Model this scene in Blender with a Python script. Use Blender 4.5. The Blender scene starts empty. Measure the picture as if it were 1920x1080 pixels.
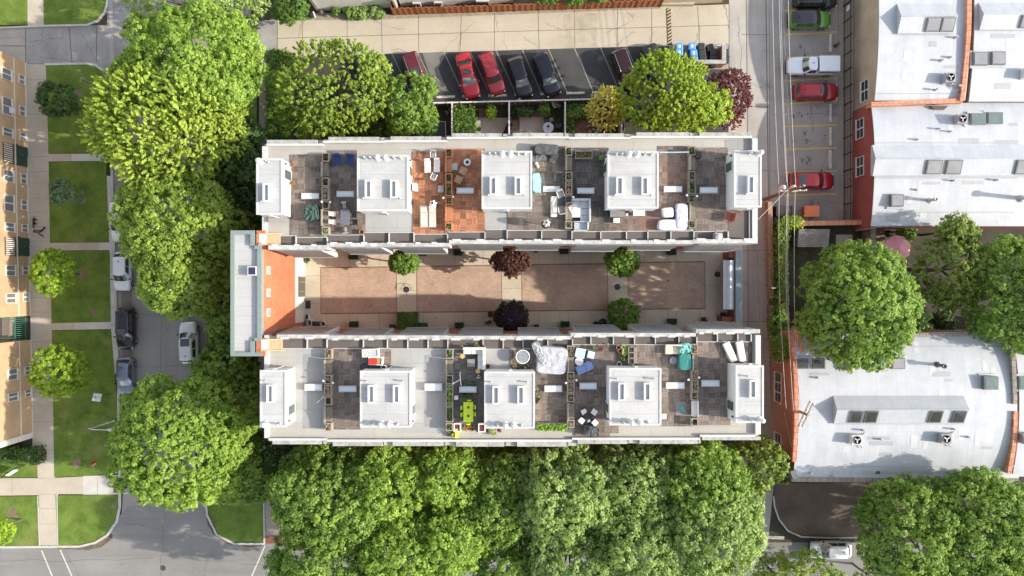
import bpy, math, random
import numpy as np
from mathutils import Vector, Matrix, noise

# ------------------------------------------------------------------ camera, sky, sun, exposure
S = bpy.context.scene
COL = S.collection
HC, KF = 80.0, 1440.0          # camera height in metres, focal length in photo pixels
cam_d = bpy.data.cameras.new('camera'); cam = bpy.data.objects.new('camera', cam_d); COL.objects.link(cam)
cam_d.sensor_width = 36.0; cam_d.lens = 36.0 * KF / 1920.0; cam_d.clip_end = 1000.0; cam_d.clip_start = 1.0
cam.location = (0, 0, HC); cam.rotation_euler = (0, 0, 0)
S.camera = cam
SUN_EL, SUN_AZ = 27.0, 96.0     # azimuth clockwise from +Y
world = bpy.data.worlds.new('World'); S.world = world; world.use_nodes = True
wn = world.node_tree
sky = wn.nodes.new('ShaderNodeTexSky'); sky.sky_type = 'NISHITA'; sky.sun_disc = False
sky.sun_elevation = math.radians(SUN_EL); sky.sun_rotation = math.radians(SUN_AZ)
bgn = wn.nodes['Background']; bgn.inputs[1].default_value = 0.15
bw = wn.nodes.new('ShaderNodeRGBToBW'); wn.links.new(sky.outputs[0], bw.inputs[0])          # thin bright cloud: a whiter sky
mxs = wn.nodes.new('ShaderNodeMix'); mxs.data_type = 'RGBA'; mxs.inputs[0].default_value = 0.72
wn.links.new(sky.outputs[0], mxs.inputs[6]); wn.links.new(bw.outputs[0], mxs.inputs[7]); wn.links.new(mxs.outputs[2], bgn.inputs[0])
sun_d = bpy.data.lights.new('sun', 'SUN'); sun_d.energy = 2.25; sun_d.angle = math.radians(0.6); sun_d.color = (1.0, 0.9, 0.75)
sun = bpy.data.objects.new('sun', sun_d); COL.objects.link(sun); sun.location = (60, -8, 60)
_a, _e = math.radians(SUN_AZ), math.radians(SUN_EL)
to_sun = Vector((math.sin(_a) * math.cos(_e), math.cos(_a) * math.cos(_e), math.sin(_e)))
sun.rotation_euler = (-to_sun).to_track_quat('-Z', 'Y').to_euler()
S.view_settings.view_transform = 'Standard'; S.view_settings.look = 'None'
S.view_settings.gamma = 1.0; S.view_settings.exposure = 1.64
S.render.engine = 'CYCLES'
S.cycles.max_bounces = 5; S.cycles.diffuse_bounces = 3; S.cycles.glossy_bounces = 3
S.cycles.transmission_bounces = 3; S.cycles.caustics_reflective = False; S.cycles.caustics_refractive = False
S.cycles.use_denoising = True

def P(px, py, z=0.0):
    """a point of the photograph, taken at height z"""
    return Vector(((px - 960.0) * (HC - z) / KF, (540.0 - py) * (HC - z) / KF, z))
def PX(n, z=0.0):
    return n * (HC - z) / KF
R = random.Random(7)

# ------------------------------------------------------------------ materials
MATS = {}
def srgb(r, g, b):
    f = lambda c: (c / 12.92) if c <= 0.04045 else ((c + 0.055) / 1.055) ** 2.4
    return (f(r / 255), f(g / 255), f(b / 255))
class NT:
    def __init__(self, name):
        self.m = bpy.data.materials.new(name); self.m.use_nodes = True
        self.t = self.m.node_tree; self.b = self.t.nodes['Principled BSDF']
        self.pos = None
    def n(self, typ, **kw):
        o = self.t.nodes.new(typ)
        for k, v in kw.items(): setattr(o, k, v)
        return o
    def l(self, a, b): self.t.links.new(a, b)
    def coords(self, obj=False):
        if obj: return self.n('ShaderNodeTexCoord').outputs['Object']
        if self.pos is None: self.pos = self.n('ShaderNodeNewGeometry').outputs['Position']
        return self.pos
    def noise(self, scale, detail=4.0, rough=0.55, vec=None, stretch=None):
        o = self.n('ShaderNodeTexNoise'); o.inputs['Scale'].default_value = scale
        o.inputs['Detail'].default_value = detail; o.inputs['Roughness'].default_value = rough
        v = vec if vec is not None else self.coords()
        if stretch:
            mp = self.n('ShaderNodeMapping'); mp.inputs['Scale'].default_value = stretch
            self.l(v, mp.inputs['Vector']); v = mp.outputs[0]
        self.l(v, o.inputs['Vector']); return o.outputs['Fac']
    def ramp(self, fac, stops):
        o = self.n('ShaderNodeValToRGB'); cr = o.color_ramp
        while len(cr.elements) < len(stops): cr.elements.new(0.5)
        for e, (p, c) in zip(cr.elements, stops):
            e.position = p; e.color = (*c, 1) if len(c) == 3 else c
        self.l(fac, o.inputs[0]); return o.outputs[0]
    def mix(self, fac, a, b, mode='MIX'):
        o = self.n('ShaderNodeMix', data_type='RGBA', blend_type=mode)
        if isinstance(fac, (int, float)): o.inputs[0].default_value = fac
        else: self.l(fac, o.inputs[0])
        for s, v in ((o.inputs[6], a), (o.inputs[7], b)):
            if isinstance(v, tuple): s.default_value = (*v, 1) if len(v) == 3 else v
            else: self.l(v, s)
        return o.outputs[2]
    def math(self, op, a, b=None, c=None):
        o = self.n('ShaderNodeMath', operation=op)
        for i, v in enumerate((a, b, c)):
            if v is None: continue
            if isinstance(v, (int, float)): o.inputs[i].default_value = v
            else: self.l(v, o.inputs[i])
        return o.outputs[0]
    def bump(self, h, strength=0.3, dist=0.02):
        o = self.n('ShaderNodeBump'); o.inputs['Strength'].default_value = strength
        o.inputs['Distance'].default_value = dist
        self.l(h, o.inputs['Height']); self.l(o.outputs[0], self.b.inputs['Normal'])
    def color(self, c): self.l(c, self.b.inputs['Base Color'])
    def rough(self, v): self.b.inputs['Roughness'].default_value = v
def k(c, f): return tuple(min(1.0, x * f) for x in c)

def plain(name, col, rough=0.6, var=0.14, scale=4.0, metal=0.0, bump=0.0, bscale=60.0, coat=0.0, spec=0.5, obj=True):
    """a plain procedural finish: two octaves of colour wear and an optional bump"""
    if name in MATS: return MATS[name]
    t = NT(name)
    v = t.coords(obj)
    n1 = t.noise(scale, 5, 0.6, v)
    t.color(t.ramp(n1, [(0.3, k(col, 1 - var)), (0.72, k(col, 1 + var * 0.7))]))
    t.rough(rough); t.b.inputs['Metallic'].default_value = metal
    t.b.inputs['Coat Weight'].default_value = coat; t.b.inputs['Coat Roughness'].default_value = 0.05
    t.b.inputs['Specular IOR Level'].default_value = spec
    if bump: t.bump(t.noise(bscale, 3, 0.6, v), bump, 0.02)
    MATS[name] = t.m; return t.m

def ground(name, c1, c2, scale=0.35, fine=9.0, rough=0.9, patch=None, crack=0.0, streak=None, grain=0.25):
    """large outdoor surface: broad wear, fine grain, optional patches, cracks and streaks"""
    if name in MATS: return MATS[name]
    t = NT(name)
    a = t.noise(scale, 6, 0.62); b = t.noise(fine, 4, 0.7)
    c = t.ramp(a, [(0.32, c1), (0.68, c2)])
    g = t.ramp(b, [(0.3, (1 - grain,) * 3), (0.7, (1 + grain * 0.3,) * 3)])
    c = t.mix(1.0, c, g, 'MULTIPLY')
    if patch:
        m = t.ramp(t.noise(patch[1], 5, 0.65), [(patch[2], (0, 0, 0)), (patch[2] + 0.12, (1, 1, 1))])
        c = t.mix(m, c, patch[0])
    if streak:
        m = t.ramp(t.noise(1.0, 4, 0.6, stretch=streak[1]), [(0.45, (0, 0, 0)), (0.75, (1, 1, 1))])
        c = t.mix(t.math('MULTIPLY', m, streak[2]), c, streak[0])
    if crack:
        vo = t.n('ShaderNodeTexVoronoi', feature='DISTANCE_TO_EDGE'); vo.inputs['Scale'].default_value = crack
        ds = t.n('ShaderNodeMapping'); nz = t.n('ShaderNodeTexNoise'); nz.inputs['Scale'].default_value = 0.8
        t.l(t.coords(), nz.inputs['Vector'])
        va = t.n('ShaderNodeVectorMath', operation='ADD'); t.l(t.coords(), va.inputs[0]); t.l(nz.outputs['Color'], va.inputs[1])
        t.l(va.outputs[0], vo.inputs['Vector'])
        m = t.ramp(vo.outputs['Distance'], [(0.0, (1, 1, 1)), (0.006 * crack + 0.004, (0, 0, 0))])
        keep = t.ramp(t.noise(0.15, 2), [(0.5, (0, 0, 0)), (0.6, (1, 1, 1))])
        c = t.mix(t.math('MULTIPLY', m, keep), c, k(c1, 0.45))
    t.color(c); t.rough(rough); t.bump(b, 0.25, 0.02)
    MATS[name] = t.m; return t.m

def lawn_mat(name, dark, lite, worn):
    if name in MATS: return MATS[name]
    t = NT(name)
    c = t.ramp(t.noise(0.55, 6, 0.65), [(0.3, dark), (0.7, lite)])
    w = t.ramp(t.noise(0.33, 6, 0.72), [(0.53, (0, 0, 0)), (0.68, (1, 1, 1))])
    c = t.mix(t.math('MULTIPLY', w, 0.6), c, worn)
    f = t.noise(14, 4, 0.75)
    c = t.mix(1.0, c, t.ramp(f, [(0.25, (0.5,) * 3), (0.75, (1.35,) * 3)]), 'MULTIPLY')
    t.color(c); t.rough(0.95); t.b.inputs['Specular IOR Level'].default_value = 0.15; t.bump(f, 0.9, 0.06)
    MATS[name] = t.m; return t.m

def deck_mat(name, col, tile=0.5, var=0.3, warm=None):
    """parquet deck tiles: square tiles of slats, every other tile turned"""
    if name in MATS: return MATS[name]
    t = NT(name)
    s = t.n('ShaderNodeSeparateXYZ'); t.l(t.coords(), s.inputs[0])
    x = t.math('DIVIDE', s.outputs[0], tile); y = t.math('DIVIDE', s.outputs[1], tile)
    fx = t.math('FLOOR', x); fy = t.math('FLOOR', y)
    chk = t.math('FLOORED_MODULO', t.math('ADD', fx, fy), 2.0)
    wn_ = t.n('ShaderNodeTexWhiteNoise', noise_dimensions='2D'); cb = t.n('ShaderNodeCombineXYZ')
    t.l(fx, cb.inputs[0]); t.l(fy, cb.inputs[1]); t.l(cb.outputs[0], wn_.inputs['Vector'])
    sl = t.n('ShaderNodeMix', data_type='FLOAT'); t.l(chk, sl.inputs[0]); t.l(x, sl.inputs[2]); t.l(y, sl.inputs[3])
    q = t.math('MULTIPLY', sl.outputs[0], 4.0)
    fr = t.math('FRACT', q)
    gap = t.math('LESS_THAN', fr, 0.2)
    w2 = t.n('ShaderNodeTexWhiteNoise', noise_dimensions='3D'); cb2 = t.n('ShaderNodeCombineXYZ')
    t.l(fx, cb2.inputs[0]); t.l(fy, cb2.inputs[1]); t.l(t.math('FLOOR', q), cb2.inputs[2]); t.l(cb2.outputs[0], w2.inputs['Vector'])
    v = t.math('ADD', t.math('MULTIPLY', wn_.outputs['Value'], 0.6), t.math('MULTIPLY', w2.outputs['Value'], 0.4))
    c = t.ramp(v, [(0.1, k(col, 1 - var * 1.35)), (0.9, k(col, 1 + var * 1.5))])
    blot = t.noise(0.5, 5, 0.65)
    c = t.mix(1.0, c, t.ramp(blot, [(0.3, (0.72,) * 3), (0.7, (1.12,) * 3)]), 'MULTIPLY')
    if warm: c = t.mix(t.ramp(t.noise(0.3, 3), [(0.45, (0, 0, 0)), (0.62, (1, 1, 1))]), c, warm)
    c = t.mix(gap, c, k(col, 0.35))
    t.color(c); t.rough(0.85); t.bump(t.math('SUBTRACT', 1.0, gap), 0.3, 0.01)
    MATS[name] = t.m; return t.m

def brick_mat(name, c1, c2, mortar, bw=0.22, bh=0.075, wall=True, msize=0.012, dirt=0.25):
    if name in MATS: return MATS[name]
    t = NT(name)
    br = t.n('ShaderNodeTexBrick'); br.inputs['Scale'].default_value = 1.0
    br.inputs['Brick Width'].default_value = bw; br.inputs['Row Height'].default_value = bh; br.inputs['Mortar Size'].default_value = msize
    br.inputs['Color1'].default_value = (*c1, 1); br.inputs['Color2'].default_value = (*c2, 1); br.inputs['Mortar'].default_value = (*mortar, 1)
    br.inputs['Mortar Smooth'].default_value = 0.3
    if wall:
        s = t.n('ShaderNodeSeparateXYZ'); t.l(t.coords(), s.inputs[0])
        cb = t.n('ShaderNodeCombineXYZ'); t.l(t.math('ADD', s.outputs[0], s.outputs[1]), cb.inputs[0]); t.l(s.outputs[2], cb.inputs[1])
        t.l(cb.outputs[0], br.inputs['Vector'])
    else: t.l(t.coords(), br.inputs['Vector'])
    c = t.mix(1.0, br.outputs['Color'], t.ramp(t.noise(0.5, 5, 0.65), [(0.3, (1 - dirt,) * 3), (0.7, (1.1,) * 3)]), 'MULTIPLY')
    t.color(c); t.rough(0.88); t.bump(br.outputs['Fac'], -0.25, 0.01)
    MATS[name] = t.m; return t.m

def membrane_mat(name, col, w=2.4, h=1.1, stain=(0.5, 0.49, 0.47), amt=0.5, seam=0.72, streak=None, rough=0.55, turn=False):
    """roofing membrane: lapped sheets, seams, ponding stains, faint streaks"""
    if name in MATS: return MATS[name]
    t = NT(name)
    br = t.n('ShaderNodeTexBrick'); br.inputs['Scale'].default_value = 1.0
    br.inputs['Brick Width'].default_value = w; br.inputs['Row Height'].default_value = h; br.inputs['Mortar Size'].default_value = 0.018
    br.inputs['Color1'].default_value = (*col, 1); br.inputs['Color2'].default_value = (*k(col, 0.94), 1); br.inputs['Mortar'].default_value = (*k(col, seam), 1)
    v = t.coords()
    if turn:
        mp = t.n('ShaderNodeMapping'); mp.inputs['Rotation'].default_value = (0, 0, math.pi / 2); t.l(v, mp.inputs['Vector']); v = mp.outputs[0]
    t.l(v, br.inputs['Vector'])
    m = t.ramp(t.noise(0.45, 6, 0.68), [(0.42, (0, 0, 0)), (0.8, (1, 1, 1))])
    c = t.mix(t.math('MULTIPLY', m, amt), br.outputs['Color'], stain)
    if streak:
        m2 = t.ramp(t.noise(1.0, 5, 0.6, stretch=streak), [(0.45, (0, 0, 0)), (0.8, (1, 1, 1))])
        c = t.mix(t.math('MULTIPLY', m2, 0.35), c, stain)
    c = t.mix(1.0, c, t.ramp(t.noise(7, 3, 0.7), [(0.3, (0.93,) * 3), (0.7, (1.03,) * 3)]), 'MULTIPLY')
    t.color(c); t.rough(rough); t.bump(t.noise(3.0, 3), 0.15, 0.03)
    MATS[name] = t.m; return t.m

def leaf_mat(name, dark, lite, trans=0.35):
    if name in MATS: return MATS[name]
    t = NT(name)
    at = t.n('ShaderNodeAttribute'); at.attribute_name = 'tint'
    c = t.ramp(at.outputs['Fac'], [(0.0, dark), (1.0, lite)])
    t.color(c); t.rough(0.55); t.b.inputs['Specular IOR Level'].default_value = 0.3
    tr = t.n('ShaderNodeBsdfTranslucent'); t.l(t.mix(1.0, c, (1.25, 1.2, 0.55), 'MULTIPLY'), tr.inputs[0])
    mx = t.n('ShaderNodeMixShader'); mx.inputs[0].default_value = trans
    t.l(t.b.outputs[0], mx.inputs[1]); t.l(tr.outputs[0], mx.inputs[2])
    t.l(mx.outputs[0], t.t.nodes['Material Output'].inputs[0])
    MATS[name] = t.m; return t.m

def paint(name, col, metal=0.3, rough=0.28):
    return plain(name, col, rough=rough, var=0.04, scale=1.2, metal=metal, coat=0.7)

# ------------------------------------------------------------------ mesh building
ORG = {}
class MB:
    def __init__(s): s.v = []; s.f = []; s.m = []; s.s = []
    def add(s, vs, fs, mi=0, sm=False):
        o = len(s.v); s.v += [tuple(p) for p in vs]
        s.f += [tuple(i + o for i in q) for q in fs]; s.m += [mi] * len(fs); s.s += [sm] * len(fs); return s
    def box(s, c, d, rz=0.0, mi=0, taper=1.0):
        x, y, z = d[0] / 2, d[1] / 2, d[2] / 2; ca, sa = math.cos(rz), math.sin(rz); vs = []
        for k_, (a, b, e) in enumerate(((-1, -1, -1), (1, -1, -1), (1, 1, -1), (-1, 1, -1), (-1, -1, 1), (1, -1, 1), (1, 1, 1), (-1, 1, 1))):
            f = taper if e > 0 else 1.0
            X, Y = a * x * f, b * y * f
            vs.append((c[0] + X * ca - Y * sa, c[1] + X * sa + Y * ca, c[2] + e * z))
        return s.add(vs, [(0, 3, 2, 1), (4, 5, 6, 7), (0, 1, 5, 4), (1, 2, 6, 5), (2, 3, 7, 6), (3, 0, 4, 7)], mi)
    def box2(s, x0, x1, y0, y1, z0, z1, mi=0):
        return s.box(((x0 + x1) / 2, (y0 + y1) / 2, (z0 + z1) / 2), (abs(x1 - x0), abs(y1 - y0), abs(z1 - z0)), 0, mi)
    def prism(s, pts, z0, z1, mi=0, mtop=None):
        a = sum(pts[i][0] * pts[(i + 1) % len(pts)][1] - pts[(i + 1) % len(pts)][0] * pts[i][1] for i in range(len(pts)))
        if a < 0: pts = pts[::-1]
        n = len(pts); vs = [(p[0], p[1], z0) for p in pts] + [(p[0], p[1], z1) for p in pts]
        s.add(vs, [tuple(range(n - 1, -1, -1))] + [(i, (i + 1) % n, n + (i + 1) % n, n + i) for i in range(n)], mi)
        return s.add(vs[n:], [tuple(range(n))], mi if mtop is None else mtop)
    def pxbox(s, x0, x1, y0, y1, zr, z0, z1, mi=0):
        a, b = P(x0, y0, zr), P(x1, y1, zr)
        return s.box2(min(a.x, b.x), max(a.x, b.x), min(a.y, b.y), max(a.y, b.y), z0, z1, mi)
    def poly(s, pts, z, mi=0):
        a = sum(pts[i][0] * pts[(i + 1) % len(pts)][1] - pts[(i + 1) % len(pts)][0] * pts[i][1] for i in range(len(pts)))
        if a < 0: pts = pts[::-1]
        return s.add([(p[0], p[1], z) for p in pts], [tuple(range(len(pts)))], mi)
    def quad(s, a, b, c, d, mi=0): return s.add([a, b, c, d], [(0, 1, 2, 3)], mi)
    def tube(s, pts, r, n=8, mi=0, caps=True, sm=True):
        pts = [Vector(p) for p in pts]; rs = r if isinstance(r, (list, tuple)) else [r] * len(pts); vs = []; up = Vector((0, 0, 1))
        for i, p in enumerate(pts):
            d = (pts[min(i + 1, len(pts) - 1)] - pts[max(i - 1, 0)]).normalized()
            a = d.cross(up) if abs(d.z) < 0.95 else d.cross(Vector((1, 0, 0)))
            a.normalize(); b = d.cross(a).normalized()
            for j in range(n):
                t = 2 * math.pi * j / n; vs.append(p + (a * math.cos(t) + b * math.sin(t)) * rs[i])
        m = len(pts); fs = [(i * n + j, i * n + (j + 1) % n, (i + 1) * n + (j + 1) % n, (i + 1) * n + j) for i in range(m - 1) for j in range(n)]
        s.add(vs, fs, mi, sm)
        if caps: s.add(vs[:n], [tuple(range(n - 1, -1, -1))], mi); s.add(vs[-n:], [tuple(range(n))], mi)
        return s
    def lathe(s, prof, c=(0, 0, 0), n=16, mi=0, sm=True, sx=1.0, sy=1.0, caps=(True, True)):
        vs = [(c[0] + r * math.cos(2 * math.pi * j / n) * sx, c[1] + r * math.sin(2 * math.pi * j / n) * sy, c[2] + z) for r, z in prof for j in range(n)]
        fs = [(i * n + j, i * n + (j + 1) % n, (i + 1) * n + (j + 1) % n, (i + 1) * n + j) for i in range(len(prof) - 1) for j in range(n)]
        s.add(vs, fs, mi, sm)
        if prof[0][0] > 1e-4 and caps[0]: s.add(vs[:n], [tuple(range(n - 1, -1, -1))], mi)
        if prof[-1][0] > 1e-4 and caps[1] and prof[-1][1] >= max(q[1] for q in prof) - 1e-6: s.add(vs[-n:], [tuple(range(n))], mi)
        return s
    def rings(s, rings, mi=0, sm=True, cap=True):
        n = len(rings[0]); vs = [p for r in rings for p in r]
        fs = [(i * n + j, i * n + (j + 1) % n, (i + 1) * n + (j + 1) % n, (i + 1) * n + j) for i in range(len(rings) - 1) for j in range(n)]
        s.add(vs, fs, mi, sm)
        if cap: s.add(rings[0], [tuple(range(n - 1, -1, -1))], mi, False); s.add(rings[-1], [tuple(range(n))], mi, False)
        return s
    def grid(s, fn, nu, nv, mi=0, sm=True):
        vs = [fn(i / nu, j / nv) for i in range(nu + 1) for j in range(nv + 1)]
        fs = [(i * (nv + 1) + j, (i + 1) * (nv + 1) + j, (i + 1) * (nv + 1) + j + 1, i * (nv + 1) + j + 1) for i in range(nu) for j in range(nv)]
        return s.add(vs, fs, mi, sm)
    def ball(s, c, r, n=12, mi=0):
        if not isinstance(r, (tuple, list)): r = (r, r, r)
        m = max(4, n // 2)
        s.lathe([(max(1e-5, math.sin(math.pi * i / m)), -math.cos(math.pi * i / m)) for i in range(m + 1)], (0, 0, 0), n, mi)
        cnt = n * (m + 1)
        for i in range(len(s.v) - cnt, len(s.v)):
            x, y, z = s.v[i]; s.v[i] = (c[0] + x * r[0], c[1] + y * r[1], c[2] + z * r[2])
        return s
    def build(s, name, mats, parent=None, base=None, bevel=0.0, solid=0.0):
        me = bpy.data.meshes.new(name)
        if parent is not None: o0 = ORG[parent.name]
        elif base is not None: o0 = Vector(base)
        else:
            xs, ys, zs = zip(*s.v); o0 = Vector(((min(xs) + max(xs)) / 2, (min(ys) + max(ys)) / 2, min(zs)))
        me.from_pydata([(p[0] - o0[0], p[1] - o0[1], p[2] - o0[2]) for p in s.v], [], s.f)
        mats = mats if isinstance(mats, (list, tuple)) else [mats]
        for m in mats: me.materials.append(m)
        if len(mats) > 1: me.polygons.foreach_set('material_index', s.m)
        me.polygons.foreach_set('use_smooth', s.s); me.update()
        ob = bpy.data.objects.new(name, me); COL.objects.link(ob)
        if parent is not None: ob.parent = parent
        else: ob.location = o0
        ORG[ob.name] = o0
        if solid:
            so = ob.modifiers.new('solid', 'SOLIDIFY'); so.thickness = solid; so.offset = 0
        if bevel:
            bv = ob.modifiers.new('bevel', 'BEVEL'); bv.width = bevel; bv.segments = 2; bv.limit_method = 'ANGLE'
        return ob

def tag(o, label=None, cat=None, group=None, kind=None):
    if label: o['label'] = label
    if cat: o['category'] = cat
    if group: o['group'] = group
    if kind: o['kind'] = kind
    return o
def thing(name, base, label, cat, group=None):
    o = bpy.data.objects.new(name, None); COL.objects.link(o); o.empty_display_size = 0.3
    o.location = base; ORG[o.name] = Vector(base)
    return tag(o, label, cat, group)
def move(o, loc, rz=0.0): o.location = loc; o.rotation_euler = (0, 0, rz); return o
def kids(o): return [c for c in bpy.data.objects if c.parent == o]
def dup(root, loc, rz, label=None, group=None, scale=None):
    r = root.copy(); COL.objects.link(r); r.location = loc; r.rotation_euler = (0, 0, rz)
    if scale: r.scale = scale
    if label: r['label'] = label
    if group: r['group'] = group
    ORG[r.name] = ORG.get(root.name, Vector())
    for ch in root.children:
        c = ch.copy(); COL.objects.link(c); c.parent = r
        for g in ch.children:
            d = g.copy(); COL.objects.link(d); d.parent = c
    return r
def struct(name, mb, m): return tag(mb.build(name, m), kind='structure')
def sheet(name, pxs, z, m, thick=0.0):
    mb = MB(); pts = [P(x, y, 0) for x, y in pxs]
    if thick: mb.prism([(p.x, p.y) for p in pts], z - thick, z)
    else: mb.poly([(p.x, p.y) for p in pts], z)
    return struct(name, mb, m)
def ribbon(mb, pts, w, z0, z1, closed=False):
    """a strip of width w along ground points, as a solid bar"""
    pts = [Vector((p[0], p[1])) for p in pts]; L, Rr = [], []
    for i, p in enumerate(pts):
        a, b = pts[max(i - 1, 0)], pts[min(i + 1, len(pts) - 1)]
        d = (b - a).normalized(); n = Vector((-d.y, d.x)) * (w / 2); L.append(p + n); Rr.append(p - n)
    for i in range(len(pts) - 1):
        q = [L[i], L[i + 1], Rr[i + 1], Rr[i]]
        mb.prism([(v.x, v.y) for v in q], z0, z1)
    return mb
def pxline(mb, a, b, wpx, z):
    """a flat painted line between two photo points"""
    a, b = P(*a), P(*b); d = (b - a).normalized(); n = Vector((-d.y, d.x, 0)) * (wpx / 18.0 / 2)
    mb.add([(p.x, p.y, z) for p in (a + n, a - n, b - n, b + n)], [(0, 1, 2, 3)]); return mb
def arc(cx, cy, r, a0, a1, n=8):
    return [(cx + r * math.cos(math.radians(a0 + (a1 - a0) * i / n)), cy - r * math.sin(math.radians(a0 + (a1 - a0) * i / n))) for i in range(n + 1)]
# ------------------------------------------------------------------ ground, roads, paving, lawns
m_soil = ground('dark garden soil', (0.035, 0.032, 0.024), (0.075, 0.066, 0.048), 0.5, 6, patch=((0.04, 0.06, 0.02), 0.35, 0.52))
m_street = ground('worn grey asphalt', (0.27, 0.248, 0.232), (0.345, 0.318, 0.298), 0.25, 16, crack=0.13, streak=((0.22, 0.204, 0.19), (1.3, 0.05, 1), 0.5))
m_cross = ground('cross street asphalt', (0.2, 0.196, 0.19), (0.265, 0.258, 0.25), 0.2, 14, streak=((0.14, 0.138, 0.136), (0.06, 1.1, 1), 0.5), patch=((0.28, 0.27, 0.26), 0.4, 0.66))
m_drive = ground('cracked driveway asphalt', (0.26, 0.25, 0.24), (0.38, 0.365, 0.35), 0.45, 14, crack=0.35, patch=((0.17, 0.165, 0.16), 0.5, 0.6))
m_lot = ground('fresh dark asphalt', (0.045, 0.046, 0.05), (0.082, 0.082, 0.085), 0.35, 18, patch=((0.16, 0.155, 0.15), 0.3, 0.6))
m_lot_e = ground('old parking asphalt', (0.29, 0.268, 0.25), (0.38, 0.353, 0.33), 0.3, 15, crack=0.2, patch=((0.2, 0.19, 0.18), 0.35, 0.6))
m_alley = ground('tan alley concrete', (0.43, 0.38, 0.3), (0.53, 0.475, 0.385), 0.25, 10, patch=((0.36, 0.31, 0.235), 0.5, 0.62), streak=((0.4, 0.345, 0.26), (0.05, 1.1, 1), 0.45), crack=0.1)
m_alley_g = ground('grey alley concrete', (0.36, 0.34, 0.315), (0.47, 0.445, 0.415), 0.3, 10, patch=((0.24, 0.228, 0.21), 0.35, 0.6), streak=((0.24, 0.225, 0.21), (0.9, 0.05, 1), 0.55))
m_walk = ground('sidewalk concrete', (0.42, 0.37, 0.305), (0.54, 0.48, 0.4), 0.3, 10, patch=((0.37, 0.325, 0.27), 0.6, 0.62))
m_walk_l = ground('pale new concrete', (0.5, 0.48, 0.45), (0.6, 0.58, 0.55), 0.4, 12)
m_walk_d = ground('old dark walkway concrete', (0.28, 0.25, 0.22), (0.37, 0.33, 0.29), 0.5, 10)
m_kerb = ground('kerb concrete', (0.44, 0.42, 0.39), (0.58, 0.56, 0.53), 0.8, 12, patch=((0.32, 0.3, 0.28), 0.9, 0.6))
m_joint = plain('pavement joint', (0.11, 0.1, 0.085), 0.95)
m_joint_s = plain('soft pavement joint', (0.3, 0.265, 0.22), 0.95)
m_lawn = lawn_mat('lawn grass', (0.075, 0.135, 0.022), (0.185, 0.26, 0.052), (0.27, 0.235, 0.1))
m_white_line = plain('worn white road paint', (0.55, 0.54, 0.5), 0.8, 0.3, 8, obj=False)
m_dim_line = plain('faded stall paint', (0.3, 0.285, 0.24), 0.8, 0.35, 8, obj=False)
m_yellow_line = plain('worn yellow road paint', (0.62, 0.44, 0.13), 0.8, 0.3, 6, obj=False)
m_black_line = plain('black road paint', (0.02, 0.02, 0.02), 0.7, 0.3, 6)
m_mulch = ground('brown mulch', (0.08, 0.06, 0.048), (0.14, 0.108, 0.088), 0.4, 12, patch=((0.14, 0.115, 0.1), 0.3, 0.62))
m_gravel = ground('tan gravel', (0.27, 0.235, 0.18), (0.4, 0.35, 0.28), 1.2, 22, grain=0.5)
m_patio = ground('patio concrete', (0.42, 0.37, 0.31), (0.52, 0.46, 0.395), 0.6, 10)
m_rust = plain('red brown tactile paving', (0.2, 0.075, 0.05), 0.85)
m_litter = ground('leaf litter', (0.1, 0.075, 0.05), (0.2, 0.155, 0.11), 1.5, 16, grain=0.5)
m_iron = plain('cast iron', (0.07, 0.07, 0.07), 0.6, 0.3, 20, metal=0.4)

g = MB(); g.poly([(-260, -260), (260, -260), (260, 260), (-260, 260)], -0.02); struct('ground', g, m_soil)
# west street with its cross streets, one sheet
sheet('street', [(204, -400), (470, -400), (470, 40), (400, 40), (393, 930), (400, 985), (430, 1012), (495, 1022), (2600, 1022), (2600, 1500), (-900, 1500), (-900, 1024),
                 (160, 1024), (205, 1005), (228, 965), (232, 900), (226, 740), (216, 480), (208, 180), (200, 120)], 0.0, m_street)
sheet('cross_street', [(-900, 1026), (170, 1026), (240, 950), (370, 940), (430, 1016), (2600, 1018), (2600, 1400), (-900, 1400)], 0.004, m_cross)
sheet('street_edge', [(226, 470), (246, 470), (252, 890), (233, 890)], 0.004, ground('gutter asphalt', (0.18, 0.155, 0.13), (0.25, 0.215, 0.18), 0.8, 14))
sheet('driveway', [(48, 50), (206, 47), (232, -30), (258, 120), (206, 158), (165, 121), (48, 119)], 0.004, m_drive)
sheet('driveway_apron', [(-400, 52), (48, 50), (48, 120), (-400, 116)], 0.004, ground('old light driveway concrete', (0.36, 0.33, 0.295), (0.45, 0.415, 0.37), 0.4, 12, crack=0.3))
sheet('driveway_patch', [(50, 88), (58, 85), (69, 86), (71, 96), (69, 106), (50, 107)], 0.008, m_street)
sheet('driveway_strip', [(204, 0), (211, 0), (214, 150), (207, 150)], 0.008, plain('pale concrete gutter', (0.36, 0.345, 0.33), 0.9, obj=False))
jb = MB()
for a, b in (((48, 52), (48, 118)), ((181, 50), (181, 116)), ((0, 86), (47, 86)), ((130, 52), (135, 118))): pxline(jb, a, b, 1.2, 0.012)
struct('driveway_joints', jb, m_joint)
m_tar = plain('old tar seam', (0.1, 0.095, 0.09), 0.8, 0.3, 4, obj=False); rw = random.Random(11)
def wander(mb, a, b, w, z, amp=3.0, n=9):
    """a wandering crack or tar seam between two photo points"""
    pts = []
    for i in range(n + 1):
        f = i / n; pts.append((a[0] + (b[0] - a[0]) * f + (rw.uniform(-amp, amp) if 0 < i < n else 0), a[1] + (b[1] - a[1]) * f + (rw.uniform(-amp, amp) if 0 < i < n else 0)))
    for p, q in zip(pts[:-1], pts[1:]): pxline(mb, p, q, w * rw.uniform(0.35, 0.8), z)
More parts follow.
